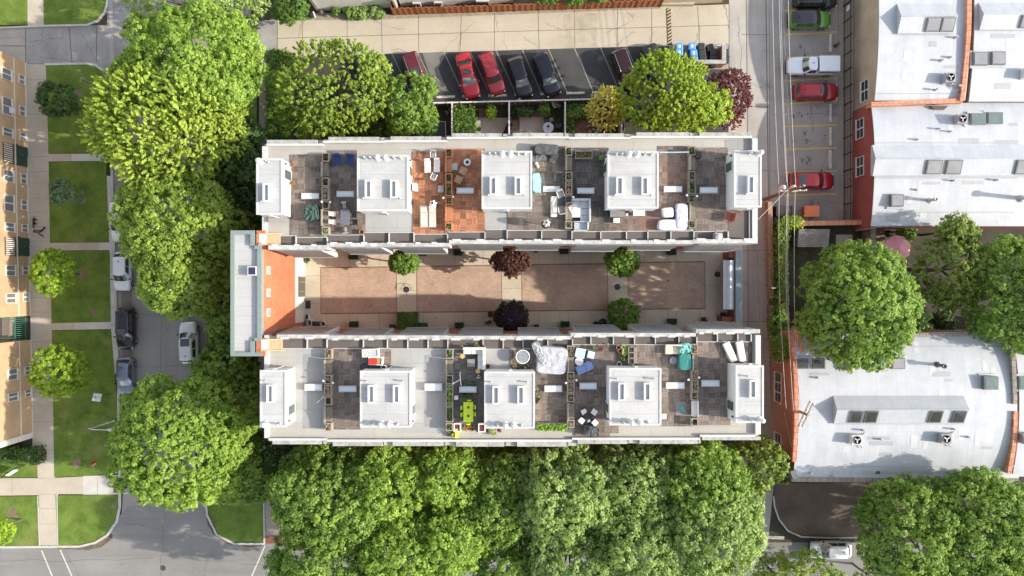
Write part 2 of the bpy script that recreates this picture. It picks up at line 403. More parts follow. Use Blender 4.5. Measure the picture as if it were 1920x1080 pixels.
for nm, z, w, segs in (('street_cracks', 0.012, 0.9, (((300, 470), (306, 960)), ((250, 590), (380, 596)), ((255, 690), (378, 684)), ((232, 982), (262, 984)), ((262, 984), (330, 1000)), ((308, 960), (302, 1080)), ((0, 1052), (290, 1046)), ((330, 1046), (520, 1060)), ((120, 1030), (150, 1080)), ((400, 1025), (380, 1080)), ((440, 1030), (480, 1050)))),
                       ('driveway_cracks', 0.014, 0.8, (((55, 78), (120, 70)), ((72, 104), (160, 118)), ((80, 55), (78, 78)), ((150, 60), (178, 112)), ((0, 70), (46, 72)), ((120, 52), (96, 118)))),
                       ('lot_cracks', 0.012, 0.8, (((1480, 210), (1560, 216)), ((1500, 80), (1512, 104)), ((1552, 282), (1538, 318)), ((1475, 290), (1530, 268)), ((1480, 372), (1570, 380)), ((1520, 190), (1524, 236)))),
                       ('alley_cracks', 0.018, 0.7, (((568, 40), (560, 72)), ((640, 74), (646, 100)), ((866, 62), (860, 96)), ((1224, 54), (1219, 84)), ((930, 30), (934, 60)), ((1312, 48), (1306, 82)), ((700, 40), (760, 56)), ((1020, 40), (1052, 56)), ((980, 70), (1010, 88)))),
                       ('east_alley_cracks', 0.010, 0.9, (((1384, 30), (1392, 140)), ((1404, 150), (1436, 170)), ((1420, 470), (1424, 600)), ((1396, 620), (1440, 640)), ((1418, 260), (1412, 330)), ((1422, 680), (1428, 850))))):
    mb = MB()
    for a, b in segs: wander(mb, a, b, w, z)
    struct(nm, mb, m_tar if 'alley' not in nm else m_joint)
m_oil = plain('dark oil stain', (0.1, 0.096, 0.092), 0.7, 0.3, 3, obj=False)
def spots(nm, z, pts, m):
    mb = MB()
    for x, y, r in pts:
        c = P(x, y); n = 12; f = [rw.uniform(0.6, 1.15) for _ in range(n)]; mb.add([(c.x + r / 18 * f[i] * math.cos(i * 6.283 / n), c.y + r / 18 * f[i] * 1.3 * math.sin(i * 6.283 / n), z) for i in range(n)], [tuple(range(n))])
    struct(nm, mb, m)
spots('oil_stains', 0.013, [(rw.uniform(245, 380), rw.uniform(480, 1000), rw.uniform(1, 3.2)) for _ in range(14)] + [(rw.uniform(20, 500), rw.uniform(1035, 1075), rw.uniform(1, 3)) for _ in range(12)], m_street if False else plain('street oil stain', (0.2, 0.187, 0.176), 0.7, 0.3, 3, obj=False))
spots('lot_oil_stains', 0.0125, [(rw.uniform(1485, 1555), 86 + 43 * rw.choice([0, 3, 4, 5, 7]) + rw.uniform(-8, 8), rw.uniform(1.5, 4.5)) for _ in range(22)], plain('lot oil stain', (0.17, 0.16, 0.15), 0.7, 0.3, 3, obj=False))
spots('courtyard_stains', 0.043, [(rw.uniform(605, 1320), rw.uniform(495, 585), rw.uniform(1, 3)) for _ in range(26)], plain('courtyard stain', (0.36, 0.27, 0.215), 0.85, 0.3, 3, obj=False))
# north alley and the grey east alley
sheet('alley', [(480, 42), (520, 36), (960, 22), (1255, 12), (1367, 8), (1367, 85), (1190, 88), (700, 103), (520, 108), (480, 108)], 0.006, m_alley)
sheet('alley_patch', [(478, 40), (520, 36), (520, 104), (478, 108)], 0.010, m_drive)
sheet('alley_stain', [(1057, 26), (1120, 24), (1120, 88), (1056, 92)], 0.010, ground('patched alley concrete', (0.36, 0.32, 0.25), (0.5, 0.44, 0.35), 0.9, 12, patch=((0.3, 0.27, 0.22), 1.2, 0.55), crack=0.6))
jb = MB()
for x, xx in ((566, 569), (651, 651), (715, 717), (785, 785), (865, 863), (927, 927), (1009, 1011), (1077, 1078), (1158, 1157), (1222, 1222), (1308, 1312)):
    pxline(jb, (x, 38 - (x - 520) * 0.033), (xx, 104 - (x - 520) * 0.024), 0.75, 0.014)
pxline(jb, (520, 72), (1365, 47), 0.9, 0.014); pxline(jb, (520, 36), (520, 104), 1.2, 0.014)
pxline(jb, (1367, 8), (1367, 250), 0.9, 0.014)
struct('alley_joints', jb, m_joint)
sheet('alley_gravel', [(588, 24), (740, 27), (1238, 11), (1238, 16), (960, 27), (700, 37), (590, 38)], 0.014, m_gravel)
sheet('east_alley', [(1367, -200), (1441, -200), (1443, 385), (1449, 500), (1452, 900), (1440, 1016), (1380, 1020), (1388, 640), (1388, 260), (1367, 258)], 0.002, m_alley_g)
jb = MB()
pxline(jb, (1399, -10), (1402, 250), 1.3, 0.008); pxline(jb, (1402, 250), (1404, 1010), 1.3, 0.008); pxline(jb, (1436, -10), (1441, 380), 1.6, 0.008); pxline(jb, (1441, 430), (1447, 880), 1.2, 0.008)
for y in (65, 200, 320, 470, 603, 760): pxline(jb, (1390, y), (1442, y), 0.8, 0.008)
struct('east_alley_joints', jb, m_joint)
# the two parking lots
sheet('parking_lot', [(662, 103), (1190, 87), (1262, 86), (1366, 84), (1366, 250), (1160, 194), (820, 199), (662, 204)], 0.012, m_lot)
sl = MB()
for i in range(13):
    x0 = 640 + i * 48.3 + (0.6 * i)
    t0, t1 = (x0 - 3, 103 - (x0 - 662) * 0.03), (x0 + 33, 178 - (x0 - 640) * 0.009)
    if x0 > 1200: continue
    pxline(sl, t0, t1, 1.7, 0.018)
struct('stall_lines', sl, m_dim_line)
sheet('parking_lot_worn_patch', [(792, 99), (838, 97), (822, 128), (830, 150), (842, 172), (822, 172), (806, 140)], 0.016, ground('worn parking patch', (0.15, 0.145, 0.14), (0.22, 0.21, 0.2), 0.5, 14))
sheet('east_parking_lot', [(1441, -200), (1571, -200), (1573, 418), (1452, 418), (1444, 385)], 0.004, m_lot_e)
yl = MB()
for y0, y1 in ((20.5, 16), (65, 60), (108, 103), (151.5, 147), (194.5, 190), (237.5, 234), (280.5, 277), (323.5, 320), (366.5, 363)): pxline(yl, (1470, y0), (1569, y1), 2.6, 0.010)
struct('yellow_stall_lines', yl, m_yellow_line)
wl = MB(); pxline(wl, (1466, -20), (1482, 280), 1.3, 0.010); struct('lot_edge_line', wl, m_white_line)
sheet('concrete_strip', [(1571, -200), (1601, -200), (1600, 195), (1597, 418), (1573, 418)], 0.10, ground('tan strip concrete', (0.31, 0.265, 0.22), (0.4, 0.345, 0.29), 0.5, 12), 0.1)
def painted(txt, px, py, size, rz):
    c = bpy.data.curves.new('stall_number', 'FONT'); c.body = txt; c.size = size; c.align_x = 'CENTER'; c.align_y = 'CENTER'
    o = bpy.data.objects.new('stall_number_marking', c); COL.objects.link(o); p = P(px, py); o.location = (p.x, p.y, 0.012); o.rotation_euler = (0, 0, rz)
    c.materials.append(m_yellow_line); return tag(o, kind='structure')
for t_, y in (('8', 42), ('7', 85.5), ('4', 214), ('3', 257), ('2', 300)): painted(t_, 1473, y, 0.55, math.radians(-90))
# west sidewalks
ZW = 0.10
sheet('sidewalk', [(48, 120), (87, 121), (92, 290), (95, 470), (98, 620), (102, 820), (104, 895), (107, 925), (109, 1022), (76, 1022), (74, 925), (72, 895), (70, 840), (62, 838), (58, 600), (53, 400)], ZW, m_walk, 0.12)
for nm, q in (('crosswalk_path', [(91.5, 289), (200, 288), (200, 302), (92, 303)]), ('crosswalk_path', [(95, 455.5), (206, 454.5), (206, 469), (95, 470)]),
              ('crosswalk_path', [(98, 605.5), (209, 603.5), (209, 617), (98, 619)]), ('crosswalk_path', [(-300, 897), (72, 896), (104, 895.5), (157, 893), (225, 890), (225, 926), (157, 926), (105, 926), (74, 928), (-300, 932)])):
    sheet(nm, q, ZW + 0.004, m_walk, 0.10)
for q in ([(135, 289), (200, 288), (200, 302), (135, 302.5)], [(187, 455), (206, 454.5), (206, 469), (187, 469.2)], [(141, 605), (209, 603.5), (209, 617), (141, 618)], [(157, 892), (225, 890), (225, 926.5), (157, 927)]):
    sheet('path_slab', q, ZW + 0.008, m_walk_l)
sheet('tactile_paving', [(213, 894), (224, 893.5), (224, 923), (214, 923.5)], ZW + 0.012, m_rust)
sheet('parkway_strip', [(200, 330), (213, 330), (222, 700), (210, 702), (207, 480)], ZW + 0.012, m_walk_l)
jb = MB()
for y in (150, 215, 262, 294, 322, 345, 372, 398, 425, 452, 478, 505, 530, 558, 585, 640, 690, 735, 790, 843, 868): pxline(jb, (50 + (y - 120) * 0.022, y), (88 + (y - 120) * 0.021, y), 0.7, ZW + 0.006)
for y in (897, 926, 953, 982): pxline(jb, (73, y), (106, y), 0.7, ZW + 0.014)
for x in (24, 184): pxline(jb, (x, 896), (x, 927), 0.7, ZW + 0.016)
for y in range(345, 700, 33): pxline(jb, (206, y), (220, y), 0.7, ZW + 0.018)
struct('sidewalk_joints', jb, m_joint_s)
# lawns
def lawn(pts, z=0.12): return sheet('lawn', pts, z, m_lawn, 0.14)
lawn([(-300, -200), (52, -200), (53, 47), (-300, 52)]); lawn([(82, -200), (201, -200), (201, 8), (196, 24), (184, 38), (165, 46), (83, 47)])
sheet('north_path', [(52, -200), (82, -200), (83, 48), (53, 48)], 0.11, m_walk, 0.12)
lawn([(88, 124), (165, 121.5), (180, 124), (194, 136), (204, 155), (206, 180), (200, 286), (92, 288.5)])
lawn([(92.5, 304), (200, 303), (206, 453.5), (95, 455)]); lawn([(95.5, 471), (206.5, 470), (209, 603), (98, 605)]); lawn([(98.5, 620), (209.5, 618), (221, 760), (222.5, 888), (157, 892), (103, 894)])
lawn([(105.5, 928), (157, 928), (222, 927), (222, 950), (216, 976), (200, 1000), (178, 1014), (150, 1021), (109.5, 1022.5)]); lawn([(-300, 838), (70, 838), (72, 894.5), (-300, 896)])
lawn([(-300, 933), (74, 929.5), (72, 1022.5), (-300, 1025)]); lawn([(388, 930), (395, 700), (450, 820), (494, 930), (494, 1016), (440, 1016), (410, 1000), (392, 965)])
lawn([(392, 30), (482, 30), (482, 900), (395, 700)], 0.1)
lawn([(545, 30), (560, 30), (590, 36), (545, 40)], 0.1)
m_bare = ground('bare lawn earth', (0.17, 0.125, 0.085), (0.26, 0.2, 0.14), 1.2, 14, grain=0.4); bare_mb = MB(); rb_ = random.Random(21)
for x, y, r in ((155, 376, 10), (152, 514, 9), (168, 693, 10), (24, 963, 12), (145, 868, 11), (150, 176, 8), (196, 300, 6), (214, 948, 6), (212, 985, 5), (178, 585, 9), (140, 662, 5)):
    c = P(x, y); n = 16; f = [rb_.uniform(0.45, 1.2) for _ in range(n)]; bare_mb.add([(c.x + r / 18 * f[i] * math.cos(i * 6.283 / n), c.y + r / 18 * f[i] * math.sin(i * 6.283 / n), 0.124) for i in range(n)], [tuple(range(n))])
struct('bare_earth', bare_mb, m_bare)
# kerbs
def kerb(pxs, w=0.16, h=0.15, m=None):
    mb = MB(); ribbon(mb, [P(x, y) for x, y in pxs], w, -0.02, h); return tag(mb.build('kerb', m or m_kerb), kind='structure')
kerb([(201, -40), (201.5, 8), (196.5, 25), (184.5, 39), (165, 47.5), (84, 49), (0, 53)], 0.18)
kerb([(84, 121.5), (165, 119.5), (180, 122), (195, 134), (205, 154), (207.5, 180), (210, 300), (214, 430), (222, 700), (225, 900), (225, 950), (219, 978), (202, 1003), (179, 1017), (150, 1024), (-60, 1026)], 0.22)
kerb([(386, 930), (389, 965), (407, 1002), (440, 1019), (496, 1019)], 0.2)
kerb([(496, 1019), (495, 930), (493, 860)], 0.14, 0.13)
kerb([(72, 929), (75, 1024)], 0.1, 0.13); kerb([(108, 926), (109.5, 1024)], 0.1, 0.13)
sheet('gutter_litter', [(108, 1024), (180, 1021), (206, 1005), (212, 1009), (190, 1026), (165, 1031), (108, 1029)], 0.010, m_litter)
sheet('gutter_litter', [(384, 940), (389, 985), (412, 1008), (470, 1022), (498, 1023), (470, 1027), (425, 1020), (398, 1000)], 0.010, m_litter)
cw = MB()
for a, b in (((78, 1032), (100, 1085)), ((113, 1031), (137, 1085)), ((497, 1023), (470, 1085)), ((528, 1034), (506, 1085)), ((546, 1056), (538, 1085)), ((231, 924.5), (262, 925))): pxline(cw, a, b, 2.4, 0.012)
struct('crosswalk_lines', cw, m_white_line)
for x, y, r in ((306, 1065, 5), (207, 1005, 4.5)):
    mb = MB(); p = P(x, y); mb.lathe([(r / 18, 0.0), (r / 18, 0.016), (r / 18 * 0.85, 0.016), (r / 18 * 0.8, 0.012), (0.01, 0.014)], (p.x, p.y, 0), 20); struct('manhole_cover', mb, m_iron)
# south west walk beside the row, north walk beside the hedge
sheet('side_walk', [(497, 895), (527, 895), (530, 1018), (498, 1019)], 0.08, m_walk_d, 0.1)
sheet('side_walk_brick', [(499, 1004), (528, 1003), (529, 1018), (499, 1019)], 0.09, m_rust)
sheet('hedge_walk', [(486, 100), (499, 100), (500, 300), (486, 300)], 0.06, m_walk_d, 0.08)
sheet('hedge_walk', [(478, 640), (499, 640), (520, 880), (497, 900), (486, 800)], 0.06, m_walk_d, 0.08)
# garden floors north of the row
sheet('garden_patio', [(889, 221), (955, 221), (938, 262), (888, 262)], 0.05, m_patio, 0.07)
sheet('garden_patio', [(974, 219), (1020, 218), (1032, 262), (974, 262)], 0.05, m_patio, 0.07)
m_pav = brick_mat('garden brick paving', (0.2, 0.12, 0.09), (0.28, 0.18, 0.14), (0.13, 0.1, 0.08), 0.25, 0.13, False)
sheet('garden_brick_path', [(898, 203), (912, 203), (912, 221), (898, 221)], 0.05, m_pav, 0.07); sheet('garden_brick_path', [(996, 208), (1012, 208), (1012, 219), (996, 219)], 0.05, m_pav, 0.07)
sheet('garden_brick_path', [(1075, 222), (1095, 200), (1110, 200), (1110, 262), (1075, 262)], 0.05, m_pav, 0.07)
sheet('garden_brick_path', [(960, 226), (972, 224), (973, 262), (960, 262)], 0.05, m_pav, 0.07)
sheet('garden_slate_floor', [(812, 232), (836, 228), (836, 262), (812, 262)], 0.05, plain('dark slate', (0.07, 0.075, 0.08), 0.7, obj=False), 0.07)
sheet('garden_slate_path', [(800, 234), (812, 234), (812, 262), (800, 262)], 0.05, m_pav, 0.07)
sheet('corner_walk', [(1366, 225), (1372, 225), (1392, 180), (1400, 265), (1366, 265)], 0.02, m_patio)
# courtyard
m_court = ground('courtyard concrete', (0.55, 0.49, 0.385), (0.65, 0.59, 0.475), 0.3, 10, patch=((0.5, 0.445, 0.35), 0.5, 0.62))
m_herr = brick_mat('courtyard brick paving', (0.48, 0.35, 0.265), (0.58, 0.44, 0.345), (0.33, 0.24, 0.185), 0.24, 0.12, False, 0.016, 0.2)
sheet('courtyard_pavement', [(556, 440), (1392, 440), (1392, 640), (556, 640)], 0.03, m_court, 0.05)
for q in ([(601.5, 502), (743.5, 500.5), (744, 587), (602, 588)], [(781, 499.5), (940.5, 497.5), (941, 584), (782, 585.5)], [(978, 496.5), (1139, 494.5), (1140, 581.5), (979, 583)], [(1177, 492.5), (1321.5, 490.5), (1322, 578.5), (1178, 580)]):
    sheet('brick_paving', q, 0.034, m_herr)
m_herr_b = brick_mat('brick paving border', (0.25, 0.15, 0.1), (0.33, 0.21, 0.15), (0.2, 0.13, 0.09), 0.12, 0.2, False, 0.012, 0.2)
bb = MB()
for q in ([(601.5, 502), (743.5, 500.5), (744, 587), (602, 588)], [(781, 499.5), (940.5, 497.5), (941, 584), (782, 585.5)], [(978, 496.5), (1139, 494.5), (1140, 581.5), (979, 583)], [(1177, 492.5), (1321.5, 490.5), (1322, 578.5), (1178, 580)]):
    for i in range(4): pxline(bb, q[i], q[(i + 1) % 4], 1.4 if i % 2 else 2.4, 0.040)
struct('brick_paving_border', bb, m_herr_b)
jb = MB()
for x in (613, 655, 671, 712, 794, 853, 869, 906, 1010, 1050, 1066, 1108, 1209, 1252, 1268, 1311, 1343):
    pxline(jb, (x, 468), (x, 499 - (x - 600) * 0.012), 0.7, 0.036); pxline(jb, (x, 588 - (x - 600) * 0.012), (x, 616), 0.7, 0.036)
for y in (540,): pxline(jb, (744, y + 5), (781, y + 5), 0.7, 0.036); pxline(jb, (941, y + 1), (978, y + 1), 0.7, 0.036); pxline(jb, (1140, y - 2), (1177, y - 2), 0.7, 0.036); pxline(jb, (1322, y - 4), (1357, y - 4), 0.7, 0.036)
pxline(jb, (572, 517.5), (601, 517), 0.7, 0.036); pxline(jb, (572, 570), (601, 570), 0.7, 0.036); pxline(jb, (1345, 498), (1345, 580), 0.6, 0.036)
struct('courtyard_joints', jb, m_joint_s)
for x, y, r in ((762, 543, 5.8), (1157.5, 538, 5.8), (1345, 514.5, 5.6), (1252.5, 526.5, 1.6), (1345, 590, 1.4), (817, 596, 1.2), (1141, 597, 1.2)):
    mb = MB(); p = P(x, y); mb.lathe([(r / 18, 0.03), (r / 18, 0.05), (r / 18 * 0.86, 0.05), (r / 18 * 0.8, 0.045), (0.01, 0.047)], (p.x, p.y, 0), 20); struct('drain_cover', mb, m_iron)
# south east corner
sheet('mulch_bed', [(1452, 905), (1700, 905), (1900, 905), (1900, 1005), (1612, 1006), (1500, 1004), (1475, 992), (1458, 970), (1451, 935)], 0.08, m_mulch, 0.1)
kerb([(1450, 930), (1452, 950), (1460, 973), (1477, 995), (1502, 1006), (1560, 1008), (1615, 1007)], 0.14, 0.14)
kerb([(1380, 1008), (1440, 1007), (1470, 1008)], 0.3, 0.1)
sheet('east_garden_soil', [(1495, 425), (1920, 425), (1920, 640), (1495, 640)], 0.004, m_soil)
sheet('garden_flagstones', [(1642, 430), (1657, 430), (1662, 480), (1642, 480)], 0.05, ground('brown flagstone', (0.16, 0.11, 0.085), (0.22, 0.155, 0.12), 0.8, 12), 0.06)
sheet('garden_slab', [(1567, 440), (1598, 440), (1598, 462), (1567, 462)], 0.05, m_patio, 0.06)
# ------------------------------------------------------------------ townhouse rows
m_mem = membrane_mat('white roof membrane', (0.385, 0.385, 0.38), 2.2, 1.3, (0.28, 0.275, 0.26), 0.65)
m_mem_c = membrane_mat('cream roof membrane', (0.42, 0.405, 0.37), 3.0, 1.5, (0.33, 0.305, 0.26), 0.75)
m_mem_g = membrane_mat('grey membrane and roof shade', (0.3, 0.3, 0.3), 3.0, 1.5, (0.25, 0.248, 0.245), 0.6)
m_pent = membrane_mat('penthouse roof membrane', (0.46, 0.465, 0.465), 4.2, 1.05, (0.3, 0.3, 0.29), 0.75, 0.68, streak=(0.25, 1.6, 1))
m_wwall = plain('white siding', (0.6, 0.6, 0.59), 0.55, 0.05, 1.5)
m_trim = plain('white metal coping', (0.52, 0.515, 0.5), 0.5, 0.1, 2.0)
m_cap = plain('weathered limestone coping', (0.36, 0.355, 0.34), 0.8, 0.35, 2.2, bump=0.2)
m_capw = plain('painted parapet coping', (0.44, 0.432, 0.42), 0.7, 0.4, 1.8, bump=0.15)
m_brick = brick_mat('orange red brick', (0.42, 0.12, 0.06), (0.5, 0.16, 0.08), (0.35, 0.25, 0.2))
m_gutter = ground('brown grey gutter membrane', (0.115, 0.1, 0.093), (0.15, 0.132, 0.124), 0.6, 12)
m_shing = brick_mat('grey asphalt shingle', (0.26, 0.26, 0.255), (0.36, 0.36, 0.355), (0.15, 0.15, 0.15), 0.3, 0.16, True, 0.02, 0.3)
m_dk = deck_mat('weathered brown deck', (0.2, 0.162, 0.138), var=0.29); m_dkd = deck_mat('dark aged deck', (0.115, 0.1, 0.09), var=0.32)
m_dkl = deck_mat('warm brown deck', (0.215, 0.17, 0.14), var=0.29); m_dkr = deck_mat('oiled red deck', (0.4, 0.175, 0.095), var=0.32)
m_dkm = deck_mat('mixed brown red deck', (0.2, 0.15, 0.125), var=0.29, warm=(0.23, 0.135, 0.105)); m_dks = deck_mat('sooty deck', (0.15, 0.138, 0.13), var=0.28)
m_glass = plain('dark window glass', (0.03, 0.035, 0.04), 0.08, 0.1, 2, spec=0.8)
m_sky = plain('pale skylight lens', (0.62, 0.68, 0.74), 0.15, 0.06, 1.0)
m_slens = plain('grey skylight glass', (0.32, 0.34, 0.38), 0.12, 0.1, 1.0)
m_galv = plain('galvanised metal', (0.5, 0.5, 0.5), 0.4, 0.2, 6, metal=0.6); m_steel = plain('dark steel', (0.12, 0.12, 0.12), 0.45, 0.2, 6, metal=0.5)
m_wood = plain('weathered grey timber', (0.3, 0.25, 0.2), 0.85, 0.3, 6, bump=0.2); m_wood_d = plain('dark weathered timber', (0.2, 0.17, 0.14), 0.85, 0.3, 6, bump=0.2)
m_wood_n = plain('new pale timber', (0.6, 0.43, 0.25), 0.75, 0.2, 6); m_wood_r = plain('oiled red timber', (0.42, 0.17, 0.085), 0.7, 0.25, 6)
m_dirt = plain('potting soil', (0.05, 0.035, 0.025), 0.95, 0.3, 10)
ZR, ZP = 13.5, 16.1        # roof level, penthouse roof level

def row(name, label, up, bays, cor, gut, par, decks, pents, flats, xs, ybox, mems):
    """up=+1: the north row, courtyard on its south side; up=-1: the mirrored south row"""
    cx = P((xs[0] + xs[1]) / 2, ybox[0], ZR)
    t = thing(name, (cx.x, P(0, (ybox[0] + ybox[1]) / 2, ZR).y, 0), label, 'townhouse row')
    yo, yc = P(0, ybox[0], ZR).y, P(0, ybox[1], ZR).y        # outer face, courtyard face
    x0, x1 = P(xs[0], 0, ZR).x, P(xs[1], 0, ZR).x
    mb = MB(); mb.box2(x0 + 0.15, x1 - 0.15, min(yo, yc) + 0.2, max(yo, yc) - 0.2, -0.5, ZR - 0.3); w = mb.build('wall', m_brick, t)
    mb = MB(); mb.box2(x0 + 0.1, x1 - 0.1, min(yo, yc) + 0.1, max(yo, yc) - 0.1, ZR - 0.296, ZR); mb.build('roof', m_mem_c, t)
    for i, (q, m) in enumerate(mems):
        mb = MB(); mb.pxbox(*q, ZR, ZR + 0.002, ZR + 0.008 + 0.003 * i); mb.build('roof_sheet', m, t)
    # outer parapet: a white inner strip with limestone ledges outside it, and its ends
    e0, e1 = x0, x1
    for i, (a, b, ya, yb) in enumerate(cor):
        la = e0 + 0.36 if i == 0 else P((cor[i - 1][1] + a) / 2, 0, ZR).x; lb = e1 - 0.46 if i == len(cor) - 1 else P((b + cor[i + 1][0]) / 2, 0, ZR).x
        mb = MB(); s0, s1 = ((yb + 0.2, yb + 4.2) if up > 0 else (ya - 4.2, ya - 0.2)); u, v = sorted((P(0, s0, ZR).y, P(0, s1, ZR).y))
        mb.box2(la + 0.005, lb - 0.005, u, v, ZR - 0.6, ZR + 0.36); mb.build('parapet', m_trim, t)
        mb = MB(); n = 3
        for q in range(n):
            xa = a + (b - a) * q / n; xb = a + (b - a) * (q + 1) / n
            mb.pxbox(xa + 0.25, xb - 0.25, ya, yb, ZR, ZR - 0.5, ZR + 0.3)
        mb.build('cornice', m_cap, t)
        u, v = sorted((yo - 0.12 * up, P(0, (ya + yb) / 2, ZR).y)); mb = MB(); mb.box2(la + 0.004, lb - 0.004, u, v, ZR - 0.62, ZR - 0.004); mb.build('roof_edge_sheet', m_mem_c, t); mb = MB(); mb.box2(la + 0.1, lb - 0.1, u, v, -0.5, ZR - 0.63); mb.build('bay_wall', m_brick, t)
        if i < len(cor) - 1:
            xn = cor[i + 1][0]; mb = MB(); mb.pxbox(b + 1, xn - 1, ya, yb, ZR, ZR - 0.9, ZR + 0.02); mb.pxbox(b + 2.5, b + 6, ya + 1, yb - 1, ZR, ZR + 0.0, ZR + 0.12); mb.build('downspout_box', m_cap, t)
    ylo, yhi = sorted((yc, P(0, cor[0][3] + 5 if up > 0 else cor[0][2] - 5, ZR).y))
    mb = MB(); mb.box2(x0, x0 + 0.35, ylo, yhi, ZR - 0.6, ZR + 0.36); mb.build('end_parapet', m_trim, t)
    ylo, yhi = sorted((yc, P(0, cor[-1][3] + 5 if up > 0 else cor[-1][2] - 5, ZR).y)); mb = MB(); mb.box2(x1 - 0.45, x1, ylo, yhi, ZR - 0.6, ZR + 0.36); mb.build('end_parapet', m_trim, t)
    # courtyard side: gutter panels between white ribs, then the stepped coping
    for i, (a, b, ya, yb) in enumerate(gut):
        mb = MB(); mb.pxbox(a, b, ya, yb, ZR, ZR + 0.022, ZR + 0.05); mb.build('gutter_panel', m_gutter, t)
        rb = MB(); rb.pxbox(b + 0.1, b + 1.8, ya, yb, ZR, ZR, ZR + 0.25); rb.pxbox(a - 0.6, b, *((ya - 1.4, ya - 0.1) if up > 0 else (yb + 0.1, yb + 1.4)), ZR, ZR, ZR + 0.10); rb.build('gutter_rib', m_trim, t)
    for a, b, ya, yb in par:
        mb = MB(); mb.pxbox(a, b, ya, yb, 14.2, ZR - 2.5, 14.2); mb.build('courtyard_parapet', m_capw, t)
        x = a + 6
        while x < b - 10:
            ww = R.uniform(8, 18); kn = MB(); kn.pxbox(x, x + ww, *((ya - 1.6, ya + 2.5) if up > 0 else (yb - 2.5, yb + 1.6)), 14.2, 13.9, 14.2 + 0.04 + R.uniform(0, 0.02)); kn.build('coping_flashing', m_trim, t); x += ww + R.uniform(14, 40)
    # shingled bays overhanging the courtyard
    for a, b, yt, ye in bays:
        A, B, zt, ze = P(a, yt, 13.2), P(b, yt, 13.2), 13.2, 6.6
        ex0, ex1 = A.x, B.x
        ey = P(0, ye, 7.6).y; ty = A.y; back = ty + 0.9 * up
        mb = MB(); mb.box2(ex0, ex1, min(ty, back), max(ty, back), ze, zt)
        for xx in (ex0, ex1): pass
        mb.add([(ex0, ty, zt), (ex0, ey, 7.6), (ex0, ey, ze), (ex0, ty, ze)], [(0, 1, 2, 3)]); mb.add([(ex1, ty, zt), (ex1, ey, 7.6), (ex1, ey, ze), (ex1, ty, ze)], [(3, 2, 1, 0)])
        mb.quad((ex0, ey, ze), (ex1, ey, ze), (ex1, ty, ze), (ex0, ty, ze))
        bay = mb.build('bay', m_wwall, t)
        mb = MB(); o = 0.02 * -up; h = 0.25
        mb.add([(ex0 - 0.03, ty + o, zt + 0.02), (ex1 + 0.03, ty + o, zt + 0.02), (ex1 - h, ey + o, 7.58), (ex0 + h, ey + o, 7.58), (ex0 - 0.03, ty - 0.3 * -up, zt + 0.03), (ex1 + 0.03, ty - 0.3 * -up, zt + 0.03)], [(0, 1, 2, 3), (0, 4, 5, 1)])
        mb.add([(ex0 - 0.03, ty + o, zt + 0.02), (ex0 + h, ey + o, 7.58), (ex0 - 0.02, ey + o * 0.5, 7.5)], [(0, 1, 2)]); mb.add([(ex1 + 0.03, ty + o, zt + 0.02), (ex1 - h, ey + o, 7.58), (ex1 + 0.02, ey + o * 0.5, 7.5)], [(0, 2, 1)])
        mb.build('mansard', m_shing, bay)
        mb = MB(); mb.box2(ex0 - 0.05, ex1 + 0.05, ey - 0.10, ey + 0.02, 7.42, 7.56); mb.build('gutter', m_galv, bay)
    # decks
    for q, m in decks:
        mb = MB(); mb.prism([(P(x, y, ZR).x, P(x, y, ZR).y) for x, y in q], ZR + 0.024, ZR + 0.07); mb.build('deck', m, t)
    # stair penthouses
    for i, (a, b, ya, yb) in enumerate(pents):
        A, B = P(a, ya, ZP), P(b, yb, ZP); X0, X1, Y1, Y0 = A.x, B.x, A.y, B.y
        mb = MB(); mb.box2(X0 + 0.04, X1 - 0.04, Y0 + 0.04, Y1 - 0.04, ZR, ZP - 0.16); pw = mb.build('penthouse', m_wwall, t)
        mb = MB(); mb.box2(X0 + 0.12, X1 - 0.12, Y0 + 0.12, Y1 - 0.12, ZP - 0.157, ZP - 0.01); mb.build('penthouse_roof', m_pent, pw)
        mb = MB(); e = 0.16
        for q in ((X0, X1, Y0, Y0 + e), (X0, X1, Y1 - e, Y1), (X0, X0 + e, Y0 + e, Y1 - e), (X1 - e, X1, Y0 + e, Y1 - e)): mb.box2(*q, ZP - 0.155, ZP + 0.04)
        mb.build('roof_edge', m_trim, pw)
        single = (b - a) < 70
        sks = ((0.42,) if i == 0 else (0.58,)) if single else (0.23, 0.72)
        yk = (ya + yb) / 2 + (12 if up > 0 else -10)
        for s in sks:
            xk = a + (b - a) * s; c = P(xk, yk, ZP)
            mb = MB()
            for dx, dy, sx, sy in ((-0.22, 0, 0.12, 1.5), (0.22, 0, 0.12, 1.5), (0, 0.69, 0.32, 0.12), (0, -0.69, 0.32, 0.12)): mb.box((c.x + dx, c.y + dy, ZP + 0.17), (sx, sy, 0.4))
            mb.build('skylight_frame', m_wwall, pw)
            mb = MB(); mb.box((c.x, c.y, ZP + 0.2), (0.34, 1.26, 0.05)); mb.build('skylight_glass', m_slens, pw)
            mb = MB(); c2 = P(xk + (-9 if s < 0.5 or single else 12), yk + (-up * -1) * 0 + (17 if up > 0 else -24), ZP)
            mb.lathe([(0.05, -0.02), (0.05, 0.3), (0.085, 0.3), (0.085, 0.42), (0.03, 0.45)], (c2.x, c2.y, ZP - 0.01), 10); mb.build('vent_pipe', m_galv, pw)
        yf = ya + 6 if up > 0 else yb - 6.5
        offs = ((0.16, 1), (0.45, 0)) if (single and i == 0) else ((0.55, 0), (0.9, 1)) if single else ((0.16, 0), (0.27, 0), (0.41, 1), (0.57, 1), (0.72, 0), (0.85, 0))
